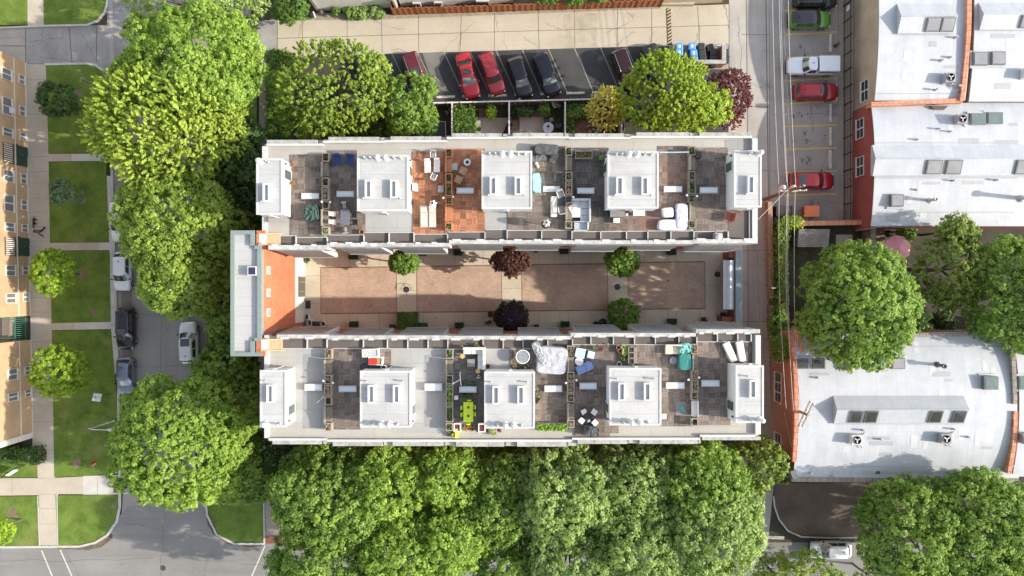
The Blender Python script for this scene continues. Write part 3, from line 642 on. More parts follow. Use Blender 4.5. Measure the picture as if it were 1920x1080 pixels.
        if up < 0: offs = ((0.22, 1), (0.75, 0)) if (single and i == 0) else ((0.5, 0), (0.88, 1)) if single else ((0.26, 0), (0.42, 1), (0.58, 1), (0.73, 0))
        for s, big in offs:
            c = P(a + (b - a) * s, yf, ZP); mb = MB(); r = 0.17 if big else 0.08; hh = 0.62 if big else 0.5
            mb.lathe([(r * 0.8, -0.02), (r * 0.8, hh), (r * 1.25, hh), (r * 1.25, hh + 0.1), (r * 0.9, hh + 0.18), (0.02, hh + 0.22)], (c.x, c.y, ZP - 0.01), 14); mb.lathe([(r * 1.7, 0), (r * 1.5, 0.06), (r * 0.82, 0.07)], (c.x, c.y, ZP - 0.01), 14)
            mb.build('flue', m_wwall if big else m_galv, pw)
        # glazed door and lamp towards the nadir side
        side = X1 if (a + b) / 2 < 900 else X0 if (a + b) / 2 > 1000 else None
        if side is not None:
            sg = 1 if side == X1 else -1; sx = side - 0.04 * sg
            dy0 = P(0, (ya + 32) if up > 0 else (yb - 34), 14.5).y
            mb = MB(); mb.box((sx + 0.03 * sg, dy0, ZR + 1.12), (0.08, 1.0, 2.1)); mb.build('door_frame', m_trim, pw)
            mb = MB(); mb.box((sx + 0.05 * sg, dy0, ZR + 1.2), (0.08, 0.74, 1.75)); mb.build('door_glass', plain('green door glass', (0.05, 0.09, 0.08), 0.12), pw)
            mb = MB(); mb.box((sx + 0.1 * sg, dy0 + 0.85 * up, ZR + 1.9), (0.14, 0.14, 0.22)); mb.build('wall_lamp', m_steel, pw)
        mb = MB(); yw = Y0 if up > 0 else Y1
        mb.tube([((X0 + X1) / 2 + 0.1, yw - 0.06 * up, ZR + 0.1), ((X0 + X1) / 2 + 0.1, yw - 0.06 * up, ZP - 0.1)], 0.05, 8); mb.box(((X0 + X1) / 2 + 0.1, yw - 0.08 * up, ZP - 0.12), (0.3, 0.14, 0.14)); mb.build('downpipe', m_trim, pw)
    for a, b, ya, yb in flats:
        A, B = P(a, ya, ZR + 0.4), P(b, yb, ZR + 0.4); mb = MB(); mb.box2(A.x, B.x, B.y, A.y, ZR + 0.06, ZR + 0.38); mb.box2(A.x + 0.0, B.x, B.y, B.y + 0.08, ZR + 0.38, ZR + 0.42); mb.box2(A.x, B.x, A.y - 0.08, A.y, ZR + 0.38, ZR + 0.42)
        mb.box2(A.x, A.x + 0.08, B.y + 0.08, A.y - 0.08, ZR + 0.38, ZR + 0.42); mb.box2(B.x - 0.08, B.x, B.y + 0.08, A.y - 0.08, ZR + 0.38, ZR + 0.42)
        sk = mb.build('flat_skylight', m_trim, t)
        mb = MB(); mb.box2(A.x + 0.085, B.x - 0.085, B.y + 0.085, A.y - 0.085, ZR + 0.382, ZR + 0.405); mb.build('skylight_lens', m_sky, sk)
    return t

def rect(a, b, c, d): return [(a, c), (b, c), (b, d), (a, d)]
north = row('townhouse_row', 'north brick townhouse row with five white stair penthouses and roof decks above the parking lot', 1,
    [(517, 601, 469.5, 481.5), (631, 715, 465, 475.5), (743, 828, 463, 474.6), (857, 941, 458, 468.8), (968, 1053, 457, 468), (1081, 1166, 459, 470), (1197, 1281, 457, 468), (1312, 1398, 458, 470.6)],
    [(502, 597, 263.5, 270.5), (617, 712, 258, 265), (733, 828, 257, 264), (848, 941, 251, 258), (961, 1056, 250.5, 257), (1077, 1170, 251.5, 258), (1192, 1290, 249.5, 256), (1310, 1405, 249.5, 256)],
    [(527, 555, 443, 459), (557, 613.5, 446, 460), (616, 682, 441.5, 456.5), (684.5, 729, 437, 456), (731, 775.6, 437, 456), (777.6, 838.5, 440, 454), (840.5, 908.5, 436, 450.5), (911, 950, 431.5, 449.5), (952, 1014.6, 433, 449.5), (1016.6, 1071, 432.5, 449.5), (1073, 1125, 435, 449.5), (1127, 1173, 435, 449.5), (1175, 1213, 434.5, 449.5), (1215, 1256, 434, 449.5), (1258, 1299, 434, 449.5), (1301, 1340, 435, 448), (1342, 1363, 434, 448), (1365, 1403, 395, 448)],
    [(503, 613, 459.5, 468), (613, 842, 455.5, 462.5), (842, 1072, 450, 457), (1072, 1300, 450.5, 457.5), (1300, 1420, 448.5, 456)],
    [(rect(545, 607, 290, 445.5), m_dk), (rect(615, 670, 282, 440), m_dk), (rect(670, 685, 398, 440), m_dkl), (rect(774, 837, 284, 439), m_dkr), (rect(846, 909, 279, 435), m_dkr), (rect(995, 1062, 274, 431.5), m_dk), (rect(951.5, 995, 390, 431.5), m_dk),
     (rect(1072, 1141, 277, 434), m_dkd), (rect(1141, 1234, 388, 434), m_dkm), (rect(1234, 1293, 274, 433), m_dkm), (rect(1303, 1364, 277, 434), m_dk)],
    [(480.5, 530, 297, 402.5), (669.5, 766, 290.5, 396), (903, 998, 283, 392), (1139, 1235, 284, 391), (1376, 1428, 282, 389)],
    [(565, 598, 362, 373), (631, 663, 358, 369), (856, 888.5, 352, 362.5), (1018, 1050, 349, 359.5), (1082, 1114.5, 352, 363), (1245.5, 1279, 349, 360), (1312, 1346, 350.7, 362)],
    (494, 1418), (268, 457),
    [((500, 546, 403, 446), m_mem_c), ((686, 775, 396, 437), m_mem), ((909, 951, 392, 431), m_mem), ((1360, 1405, 262, 285), m_mem_g)])
south = row('townhouse_row', 'south brick townhouse row with five white stair penthouses and roof decks beside the tall maples', -1,
    [(518, 605, 626, 613), (635, 717, 628, 616), (747, 830, 627, 614.5), (859, 941.5, 628, 615.5), (972, 1053, 627, 615), (1084, 1168, 623, 609.5), (1198, 1282, 621.5, 608), (1313, 1399, 616, 604)],
    [(512.6, 604, 824.7, 831.8), (625, 718, 827, 835), (737, 832, 827, 835), (855, 946, 827, 836), (969, 1062, 827, 836), (1082, 1176, 823.5, 831), (1198, 1307, 823.5, 831), (1315, 1425, 818, 824)],
    [(530, 576, 635, 652.6), (577.7, 613, 635, 652.6), (615, 681, 637, 652.5), (683.5, 726, 637, 652.5), (728, 764, 637, 653), (766, 802, 637, 653), (804, 839, 637, 653.6), (841, 905, 637, 653.6), (907, 942.5, 637, 653.6), (944.6, 979.6, 637, 653.6), (981.5, 1026, 637, 653), (1028, 1072, 635, 652), (1074, 1106.6, 631.5, 645.5), (1108.5, 1148.6, 631.5, 645.5), (1150.5, 1188, 631.5, 645.5), (1190, 1227, 631.5, 645.5), (1229, 1271, 631.5, 645.5), (1273, 1304.5, 631.5, 645.5), (1306.5, 1343, 626, 640), (1345, 1381, 626, 640), (1383, 1406, 626, 640)],
    [(519, 616, 627.5, 634.5), (616, 840, 629, 636.5), (840, 1070, 630, 636.5), (1070, 1305, 624.5, 631), (1305, 1425, 617.5, 625)],
    [(rect(615, 676, 652.5, 805), m_dk), (rect(676, 733, 652.5, 691), m_dk), (rect(848, 909, 654, 806), m_dks), (rect(956, 1064, 651, 697), m_dkl), (rect(1002, 1064, 697, 805), m_dk),
     (rect(1076, 1143, 646, 817), m_dk), (rect(1143, 1239, 646, 690), m_dk), (rect(1239, 1298, 646, 799), m_dk), (rect(1307, 1369, 641, 797), m_dk), (rect(1369, 1410, 641, 682), m_dkd), (rect(1143, 1160, 797, 812), m_dkl)],
    [(487.5, 537, 694, 801), (675, 771, 695, 801.5), (908, 1003, 696.5, 803.5), (1142.5, 1240, 690, 797.5), (1379, 1432, 685, 793)],
    [(571, 604, 720, 732.5), (635, 668, 723.5, 735), (796, 829, 719, 733), (861, 893.5, 724.5, 736), (1021, 1054, 723, 735), (1086.5, 1119, 718, 730), (1249.5, 1283.5, 717, 729), (1315, 1349, 713, 725)],
    (498, 1424), (823, 628),
    [((556, 609, 655, 800), m_mem), ((735, 838, 655, 812), m_mem), ((908, 955, 654, 697), m_mem), ((568, 608, 664, 804), m_mem_g), ((796, 838, 665, 800), m_mem_g)])  # last two grey sheets paint the penthouse and divider shadows

# ------------------------------------------------------------------ divider planters between the roof terraces
def leaf_tuft(mb, c, r, h, n, rng, up=0.6):
    for _ in range(n):
        a = rng.uniform(0, 6.283); q = r * math.sqrt(rng.random()); z = rng.uniform(0.1, 1) * h
        p = Vector((c[0] + q * math.cos(a), c[1] + q * math.sin(a), c[2] + z)); l = rng.uniform(0.06, 0.13)
        d = Vector((rng.gauss(0, 1), rng.gauss(0, 1), rng.uniform(0.1, 1))).normalized() * l; s = d.cross(Vector((rng.gauss(0, 1), rng.gauss(0, 1), 1))).normalized() * l * 0.5
        mb.quad(p - d, p + s, p + d, p - s)
m_pl = [plain('planter foliage', (0.07, 0.13, 0.03), 0.6, 0.4, 6), plain('light planter foliage', (0.2, 0.3, 0.05), 0.6, 0.4, 6), plain('dry planter stems', (0.28, 0.22, 0.13), 0.8, 0.4, 8), plain('dark planter foliage', (0.035, 0.06, 0.025), 0.6, 0.4, 6)]
def divider(x0, x1, boxes, benches, label, mw, plants, open_ends=()):
    c = P((x0 + x1) / 2, boxes[0][0], ZR); t = thing('planter_divider', (c.x, P(0, (boxes[0][0] + boxes[-1][1]) / 2, ZR).y, ZR + 0.07), label, 'planter divider', 'planter dividers between the roof terraces')
    zt = ZR + 0.07
    for i, (ya, yb) in enumerate(boxes):
        A, B = P(x0, ya, ZR + 0.7), P(x1, yb, ZR + 0.7); hh = 0.62 + 0.08 * ((i * 7) % 3); e = 0.1
        mb = MB(); mb.box2(A.x, A.x + e, B.y, A.y, zt, zt + hh); mb.box2(B.x - e, B.x, B.y, A.y, zt, zt + hh); mb.box2(A.x + e, B.x - e, B.y, B.y + e, zt, zt + hh); mb.box2(A.x + e, B.x - e, A.y - e, A.y, zt, zt + hh)
        pb = mb.build('planter_box', mw, t)
        mb = MB(); mb.box2(A.x + e, B.x - e, B.y + e, A.y - e, zt, zt + hh - 0.14); mb.build('soil', m_dirt, pb)
        pl = plants[i % len(plants)]
        if pl is not None:
            mb = MB(); w, d = (B.x - A.x) / 2 - e, (A.y - B.y) / 2 - e; n = max(1, int(round(d / max(w, 0.1))))
            for q in range(n):
                yy = B.y + e + (2 * d) * (q + 0.5) / n
                leaf_tuft(mb, ((A.x + B.x) / 2, yy, zt + hh - 0.18), w * 0.85, 0.3, 46, R)
            mb.build('plant', m_pl[pl], pb)
    for ya, yb in benches:
        A, B = P(x0, ya, ZR + 0.4), P(x1, yb, ZR + 0.4); mb = MB()
        mb.box2(A.x + 0.16, B.x - 0.02, B.y + 0.05, A.y - 0.05, zt, zt + 0.42); mb.build('bench', m_wood_d if mw is not m_wood_r else mw, t)
        mb = MB(); mb.box2(A.x, A.x + 0.14, B.y, A.y, zt, zt + 0.72); mb.build('screen', m_wood if mw is not m_wood_r else mw, t)
    return t
NB = [(278, 295), (325, 341.5), (342.5, 368), (369, 384), (417, 432)]; NBE = [(296, 324), (385, 416)]
sh = lambda L, d: [(a + d, b + d) for a, b in L]
divider(603.5, 617, sh(NB, 8), sh(NBE, 8), 'bare grey timber planter divider left of the blue armchairs', m_wood, [3, 3, 2, 3, 1])
divider(835, 848, NB, NBE, 'red oiled timber planter divider splitting the orange red decks', m_wood_r, [0, 0, 0, 0, 0])
divider(1060, 1073, sh(NB, -3), sh(NBE, -3), 'grey timber planter divider beside the grey sectional sofa', m_wood, [0, 0, 2, 3, 0])
divider(1291, 1304, sh(NB, -4), sh(NBE, -4), 'brown timber planter divider beside the lilac covered furniture', m_wood_d, [0, 0, 0, 0, 0])
SB = [(654, 673), (703, 720), (721, 743), (744, 760), (793, 808)]; SBE = [(674, 702), (761, 792)]
divider(608.5, 622, SB, SBE, 'grey timber planter divider with dry stems near the red cushioned box', m_wood, [2, 2, 2, None, 2])
divider(836, 849.5, [(654, 673), (703, 720), (721, 762), (763, 792), (793, 808)], [(674, 702)], 'grey timber planter divider full of green plants beside the lime green table', m_wood, [0, 0, 1, 0, 0])
divider(1063.5, 1077, sh(SB, -6), sh(SBE, -6), 'weathered timber planter divider full of straw next to the blue armchair', m_wood, [2, 2, 2, 2, 2])
divider(1296.5, 1309, sh(SB, -9), [(674 - 9, 702 - 9)], 'weathered timber planter divider left of the two white loungers', m_wood, [2, 2, 2, 2, 3])

# ------------------------------------------------------------------ gatehouse on the street side
m_gcop = plain('grey green metal coping', (0.2, 0.25, 0.235), 0.5, 0.1, 2)
m_otile = brick_mat('orange clay roof tile', (0.5, 0.145, 0.07), (0.6, 0.195, 0.1), (0.36, 0.12, 0.06), 0.32, 0.42, True, 0.03, 0.15)
gt = thing('gatehouse', (P(500, 0, 0).x, -0.5, 0), 'orange tiled gatehouse with white flat roof closing the courtyard on the street side', 'gatehouse')
zt = 14.0; a, b = P(432, 432, zt), P(492, 668, zt); rid = P(490, 0, zt).x
mb = MB(); mb.box2(a.x + 0.1, rid - 0.05, b.y + 0.1, a.y - 0.1, -0.3, zt - 0.5); mb.build('wall', m_brick, gt)
mb = MB(); mb.box2(a.x + 0.3, rid - 0.3, b.y + 0.3, a.y - 0.3, zt - 0.5, zt - 0.3); mb.build('roof', membrane_mat('gatehouse roof membrane', (0.46, 0.46, 0.46), 9.0, 0.8, (0.36, 0.355, 0.345), 0.6, streak=(0.8, 0.08, 1)), gt)
mb = MB(); e = 0.34
for q in ((a.x, rid, b.y, b.y + e), (a.x, rid - 0.6, a.y - e, a.y), (a.x, a.x + e, b.y + e, a.y - e), (rid - 0.36, rid, b.y + 1.3, a.y - 1.3), (rid - 0.95, rid - 0.6, a.y - 1.3, a.y - e), (rid - 0.95, rid - 0.6, b.y + e, b.y + 1.3), (rid - 0.6, rid - 0.36, a.y - 1.6, a.y - 1.3), (rid - 0.6, rid - 0.36, b.y + 1.3, b.y + 1.6)): mb.box2(*q, zt - 0.6, zt)
mb.build('parapet_coping', m_gcop, gt)
ya, yb = 3.9, -3.5; fx = -21.56
mb = MB(); mb.box2(fx - 0.3, fx, yb, ya, 3.7, zt - 0.05); wl_ = mb.build('courtyard_wall', m_otile, gt)
mb = MB(); mb.box2(fx - 0.2, fx + 0.05, yb, ya, 3.62, 3.72); mb.build('string_course', m_trim, gt)
for y in (507, 549, 586):
    c = P(503.5, y, 12.1); mb = MB(); mb.box((fx + 0.01, c.y, 12.1), (0.12, 0.72, 1.0)); dw = mb.build('window', m_trim, wl_)
    mb = MB(); mb.box((fx + 0.05, c.y, 12.1), (0.08, 0.56, 0.8)); mb.build('pane', m_slens, dw)
for y0, y1 in ((432, 463), (634, 668)):
    q = P(480, y0, 14.0), P(497, y1, 14.0); mb = MB(); mb.box2(q[0].x, q[1].x, q[1].y, q[0].y, 12.0, 13.9); mb.build('brick_pier', m_otile, gt)
c = P(473, 508, zt); mb = MB(); mb.box((c.x, c.y, zt - 0.1), (0.75, 0.8, 0.55)); vb = mb.build('roof_hatch', m_trim, gt)
mb = MB(); mb.box((c.x + 0.05, c.y, zt + 0.19), (0.55, 0.6, 0.06)); mb.build('hatch_lid', plain('navy glazed lid', (0.03, 0.035, 0.08), 0.3), vb)
mb = MB(); mb.tube([P(483, 480, 13.8), P(480, 468, 13.8), P(474, 462, 13.72)], 0.05, 6); mb.build('conduit', m_galv, gt)
# courtyard face of the gatehouse
mb = MB(); mb.box2(fx - 0.3, fx, yb, ya, 0, 3.6); wf = mb.build('plaster_front', plain('white stucco', (0.7, 0.67, 0.6), 0.85, 0.08, 1.5), gt)
for y0, y1, nm, mt in ((489, 497, 'niche_panel', m_wwall), (499, 511, 'niche_panel', m_wwall), (518, 557, 'entry_frame', m_wood_d), (566, 581, 'white_door', plain('pale grey door', (0.55, 0.56, 0.57), 0.5))):
    A, B = P(560, y0, 1.8), P(560, y1, 1.8); mb = MB(); mb.box2(fx, fx + 0.07, B.y, A.y, 0.1, 2.7); o = mb.build(nm, mt, wf)
    if nm == 'entry_frame':
        for u, v in ((0.05, 0.25), (0.3, 0.7), (0.75, 0.95)):
            mb = MB(); mb.box2(fx + 0.07, fx + 0.1, A.y + (B.y - A.y) * v, A.y + (B.y - A.y) * u, 0.3, 2.45)
            ob = mb.build('entry_glass', m_glass, wf)

# ------------------------------------------------------------------ east courtyard gate
gp = P(1380, 540, 2); ga = thing('courtyard_gate_wall', (gp.x, 0, 0), 'low brick gate wall with blue grey coping closing the courtyard beside the alley', 'gate wall')
y0, y1 = P(0, 603.5, 2.6).y, P(0, 471, 2.6).y; xw = P(1385, 0, 2.6).x
mb = MB(); mb.box2(xw - 0.42, xw + 0.2, y0, y1, 0, 2.4); mb.box2(xw - 0.9, xw - 0.424, y1 - 0.65, y1, 0, 2.3); mb.box2(xw - 1.5, xw - 0.424, y0, y0 + 0.5, 0, 2.0); mb.build('wall', brick_mat('dark red brick', (0.2, 0.06, 0.045), (0.27, 0.085, 0.06), (0.16, 0.12, 0.1)), ga)
mb = MB(); mb.box2(xw - 0.3, xw + 0.27, y0 - 0.1, y1 + 0.1, 2.402, 2.6); mb.build('coping', plain('blue grey coping', (0.2, 0.28, 0.33), 0.6, 0.15, 2), ga)
c0, c1 = P(1357, 580, 2.5), P(1378, 488, 2.5)
mb = MB()
prof = [(0, 2.3), (0.35, 2.42), (0.36, 2.5), (0.58, 2.62), (0.8, 2.5), (0.82, 2.4), (1.02, 2.36)]
for i in range(len(prof) - 1):
    mb.quad((c0.x + prof[i][0], c0.y, prof[i][1]), (c0.x + prof[i + 1][0], c0.y, prof[i + 1][1]), (c0.x + prof[i + 1][0], c1.y, prof[i + 1][1]), (c0.x + prof[i][0], c1.y, prof[i][1]))
cn = mb.build('canopy', plain('white sheet metal', (0.62, 0.65, 0.7), 0.35, 0.1, 2, metal=0.3), ga, solid=0.05)
mb = MB()
for yy in (c0.y + 0.3, (c0.y + c1.y) / 2, c1.y - 0.3): mb.box((c0.x + 0.4, yy, 1.2), (0.1, 0.1, 2.3))
mb.build('canopy_post', m_trim, ga)

# ------------------------------------------------------------------ wooden access stairs beside the gatehouse
def stair(px, py, label):
    t = thing('wooden_stair', P(px, py, ZR), label, 'stair', 'wooden stairs by the gatehouse'); c = P(px, py, ZR)
    mb = MB(); mb.box((c.x - 0.32, c.y, ZR + 0.4), (0.62, 0.85, 0.06)); mb.build('landing', m_wwall, t)
    for i in range(5):
        mb = MB(); mb.box((c.x + 0.1 + i * 0.235, c.y, ZR + 0.36 - i * 0.06), (0.21, 0.84, 0.05)); mb.build('tread', m_wood_n, t)
    for s in (-1, 1):
        mb = MB(); mb.tube([(c.x - 0.62, c.y + s * 0.48, ZR + 0.5), (c.x, c.y + s * 0.48, ZR + 0.55), (c.x + 1.2, c.y + s * 0.48, ZR + 0.25)], 0.05, 6, sm=False); mb.box((c.x + 1.2, c.y + s * 0.48, ZR + 0.1), (0.08, 0.08, 0.4)); mb.box((c.x - 0.6, c.y + s * 0.48, ZR + 0.2), (0.08, 0.08, 0.7)); mb.build('handrail', m_wood_n, t)
stair(502, 449, 'pale new timber stair with white landing at the north row'); stair(506, 646, 'pale new timber stair with white landing at the south row')
# ------------------------------------------------------------------ tan apartment building on the west edge
m_tan = brick_mat('tan yellow brick', (0.43, 0.275, 0.155), (0.5, 0.33, 0.195), (0.4, 0.3, 0.2), 0.22, 0.075, True, 0.01, 0.2)
m_stone = plain('pale stone trim', (0.6, 0.57, 0.52), 0.8, 0.12, 3); m_green = plain('dark green painted steel', (0.015, 0.05, 0.035), 0.5, 0.15, 3)
m_pane = plain('grey window pane', (0.16, 0.17, 0.19), 0.1, 0.25, 1.5); m_bar = plain('dark window bars', (0.08, 0.05, 0.04), 0.7)
def wx(y): return P(48 + (y - 118) * 0.02, y, 0)
def apartment(y0, y1, label, wins, doors, corner):
    A, B = wx(y0), wx(y1); t = thing('apartment_building', (A + B) / 2, label, 'apartment building', 'tan apartment blocks on the west side')
    mb = MB(); mb.prism([(A.x, A.y), (B.x, B.y), (B.x - 14, B.y), (A.x - 14, A.y)], -0.3, 8.5); mb.build('wall', m_tan, t)
    d = (A - B).normalized(); n = Vector((d.y, -d.x, 0)); ang = math.atan2(d.y, d.x) - math.pi / 2
    mb = MB(); mid = (A + B) / 2; mb.box((mid.x + n.x * 0.03, mid.y, 1.95), (0.08, (A - B).length, 0.1), ang); mb.box((mid.x + n.x * 0.04, mid.y, 0.06), (0.1, (A - B).length, 0.16), ang); mb.build('ledge', m_stone, t)
    for y, h, z0, z1, kind in wins:
        rr = 960 - (48 + (y - 118) * 0.02); zc = (z0 + z1) / 2
        yw = (540 - y) * (HC - zc) / KF; p = Vector((wx(540 - yw * 18).x, yw, 0)); hw = h * (HC - zc) / KF / 2
        q = p + n * 0.04
        mb = MB(); mb.box((q.x, q.y, zc), (0.1, hw * 2, z1 - z0), ang); mb.box((q.x + 0.05, q.y, z0 - 0.05), (0.2, hw * 2 + 0.1, 0.08), ang); f = mb.build('window', m_stone if kind < 2 else m_bar, t)
        if kind < 2:
            nn = 2; pm = MB()
            for j in range(nn):
                yy = (j - (nn - 1) / 2) * (hw * 2 / nn); o = d * yy
                pm.box((q.x + o.x + n.x * 0.03, q.y + o.y, zc), (0.08, hw * 2 / nn - 0.12, z1 - z0 - 0.18), ang)
            pm.build('pane', m_pane, f)
            if kind == 1:
                pm = MB(); pm.box((q.x + 0.25, q.y - 0.35, z0 + 0.25), (0.45, 0.55, 0.35)); pm.build('air_conditioner', m_wwall, f)
        else:
            pm = MB()
            for j in range(9): o = d * ((j - 4) * hw * 0.22); pm.box((q.x + o.x + n.x * 0.05, q.y + o.y, zc), (0.06, hw * 0.1, z1 - z0 - 0.1), ang)
            pm.build('bars', m_stone, f)
    for y, h in doors:
        yw = (540 - y) * (HC - 1) / KF; p = Vector((wx(540 - yw * 18).x, yw, 0)) + n * 0.05; hw = h * 79 / KF
        mb = MB()
        for s in (-1, 1): mb.box((p.x, p.y + s * hw / 4, 1.0), (0.1, hw / 2 - 0.03, 1.85), ang)
        dr = mb.build('door', m_green, t)
        mb = MB(); mb.box((p.x + 0.08, p.y + 0.08, 1.0), (0.06, 0.04, 0.2)); mb.build('handle', m_galv, dr)
        mb = MB(); mb.box((p.x + 0.02, p.y, 1.9), (0.25, hw + 0.2, 0.06), ang); mb.build('door_hood', m_green, dr)
    for y in corner:
        c = wx(y); mb = MB()
        for i in range(17): mb.box((c.x - 0.24, c.y + 0.27, 0.25 + i * 0.5), (0.62, 0.58, 0.46)); 
        mb.build('quoin', m_stone, t)
    for y in ((352, 408) if y0 < 500 else ()):
        c = wx(y); mb = MB(); mb.box((c.x + 0.06, c.y, 1.0), (0.12, 0.2, 0.25)); mb.build('wall_lamp', m_wwall, t)
    return t
UW = lambda L: [(y, h, 2.5, 3.9, k_) for y, h, k_ in L]
LW = lambda L: [(y, h, 0.4, 1.25, 0) for y, h in L]
apartment(118, 592, 'tan brick apartment block with two green doors behind the dog walker',
          UW([(139, 22, 0), (199, 32, 1), (248, 16, 0), (287, 36, 2), (330, 22, 0), (381, 31, 0), (426, 17, 0), (462, 34, 2), (507, 20, 0), (559, 19, 0)]) + LW([(149, 18), (208, 18), (256, 15), (335, 19), (384, 19), (428, 15), (507, 17), (557, 17)]),
          [(293, 37), (463, 34)], [])
apartment(637, 820, 'plain tan brick apartment block with pale quoined corner beside the small lawn sign',
          UW([(702, 21, 0), (744, 16, 0)]) + LW([(695, 16), (737, 14)]), [], [820])
# the passage between the two blocks
A, B = wx(592), wx(637)
mb = MB(); mb.box2(A.x - 14, A.x - 1.6, B.y, A.y, 0, 0.9); mb.box2(A.x - 14, A.x - 3.2, B.y, A.y, 0.9, 1.8); struct('passage_steps', mb, m_walk_d)
gt_ = thing('steel_gate', (A.x - 0.6, (A.y + B.y) / 2, 0), 'green steel bar gate across the gap between the tan apartment blocks', 'gate')
mb = MB()
for i in range(12): yy = B.y + (A.y - B.y) * (i + 0.5) / 12; mb.box((A.x - 0.35, yy, 1.1), (0.05, 0.05, 2.0))
mb.box((A.x - 0.35, (A.y + B.y) / 2, 2.0), (0.07, A.y - B.y - 0.1, 0.07)); mb.box((A.x - 0.35, (A.y + B.y) / 2, 0.3), (0.07, A.y - B.y - 0.1, 0.07)); mb.build('bars', plain('green painted bars', (0.05, 0.2, 0.14), 0.5), gt_)
mb = MB()
for yy in (A.y - 0.3, B.y + 0.3): mb.tube([(A.x - 0.3, yy, 2.0), (A.x - 3.2, yy, 2.9)], 0.04, 6)
mb.build('handrail', plain('green painted bars', (0.05, 0.2, 0.14), 0.5), gt_)

# ------------------------------------------------------------------ warehouses on the east side
m_wroof = membrane_mat('white coated warehouse roof', (0.475, 0.498, 0.535), 7.0, 0.93, (0.33, 0.358, 0.4), 0.85, 0.84, streak=(3.2, 0.16, 1), rough=0.5, turn=True)
m_ocop = brick_mat('orange clay coping', (0.52, 0.22, 0.135), (0.58, 0.28, 0.18), (0.24, 0.12, 0.08), 0.62, 0.62, False, 0.03, 0.2)
m_gcopw = brick_mat('grey clay coping', (0.26, 0.22, 0.2), (0.33, 0.29, 0.265), (0.13, 0.11, 0.1), 0.62, 0.62, False, 0.03, 0.3)
m_redb = brick_mat('deep red brick', (0.26, 0.06, 0.052), (0.32, 0.08, 0.068), (0.22, 0.08, 0.07), 0.22, 0.075, True, 0.01, 0.15)
m_beigeb = brick_mat('beige brick', (0.42, 0.33, 0.235), (0.48, 0.385, 0.28), (0.36, 0.3, 0.23), 0.22, 0.075, True, 0.01, 0.2)
m_orgb = brick_mat('brown orange brick', (0.4, 0.21, 0.13), (0.46, 0.25, 0.16), (0.33, 0.23, 0.17), 0.22, 0.075, True, 0.01, 0.2)
m_lens = plain('green grey roof glass', (0.14, 0.19, 0.185), 0.1, 0.2, 1); m_lens_d = plain('dark roof glass', (0.05, 0.055, 0.055), 0.1, 0.3, 2); m_lens_g = plain('grey roof glass', (0.27, 0.275, 0.29), 0.15, 0.15, 1)
m_frame_d = plain('dark bronze frame', (0.14, 0.135, 0.13), 0.5)
def vault(name, base, label, wallm, x0, x1, ys, yn, ze, zc, yc, wins, flat=None):
    t = thing(name, base, label, 'warehouse', 'white roofed warehouses east of the alley'); N = 20
    def z(y):
        u = (y - yc) / ((yn - yc) if y > yc else (yc - ys)); return zc - (zc - ze) * u * u
    yy = [ys + (yn - ys) * i / N for i in range(N + 1)]
    mb = MB(); vs = []
    for x in (x0, x1):
        vs += [(x, y, z(y) - 0.12) for y in yy] + [(x, yn, -0.3), (x, ys, -0.3)]
    n = N + 3; mb.add(vs, [tuple(range(n)), tuple(range(2 * n - 1, n - 1, -1)), (N, n + N, n + N + 1, N + 1), (0, n - 1, 2 * n - 1, n)]); mb.build('wall', wallm, t)
    mb = MB()
    mb.grid(lambda u, v: (x0 - 0.06 + (x1 - x0 + 0.06) * u, ys + (yn - ys) * v, z(ys + (yn - ys) * v)), 1, N * 2, 0, False)
    mb.build('roof', m_wroof, t, solid=0.1)
    for py, zc_, w, h, rows in wins:
        yw = (540 - py) * (HC - zc_) / KF; mb = MB(); mb.box((x0 - 0.03, yw, zc_), (0.1, w, h)); mb.box((x0 - 0.08, yw, zc_ - h / 2 - 0.06), (0.2, w + 0.1, 0.1)); f = mb.build('window', m_wwall, t)
        pm = MB()
        for i in range(rows):
            for j in range(2):
                cw_ = w / rows; ch = h / 2
                pm.box((x0 - 0.06, yw - w / 2 + cw_ * (i + 0.5), zc_ - h / 2 + ch * (j + 0.5)), (0.06, cw_ - 0.14, ch - 0.12))
        pm.build('pane', m_glass, f)
    return t, z
def roof_lens(t, z, x0, x1, y0, y1, lens, tilt=0.0, h=0.28, fr=None):
    zz = z(P(0, (y0 + y1) / 2, 5).y); A, B = P(x0, y0, zz + h), P(x1, y1, zz + h); zl = z((A.y + B.y) / 2)
    mb = MB(); mb.box2(A.x, B.x, B.y, A.y, zl - 0.15, zl + h); f = mb.build('skylight', fr or m_frame_d, t)
    mb = MB(); mb.box2(A.x + 0.1, B.x - 0.1, B.y + 0.1, A.y - 0.1, zl + h - 0.02, zl + h + 0.03); mb.build('glass', lens, f)
    mb = MB(); mb.box2(A.x - 0.2, B.x + 0.2, B.y - 0.2, A.y + 0.2, zl - 0.2, zl + 0.06); mb.build('curb', m_wroof, f)
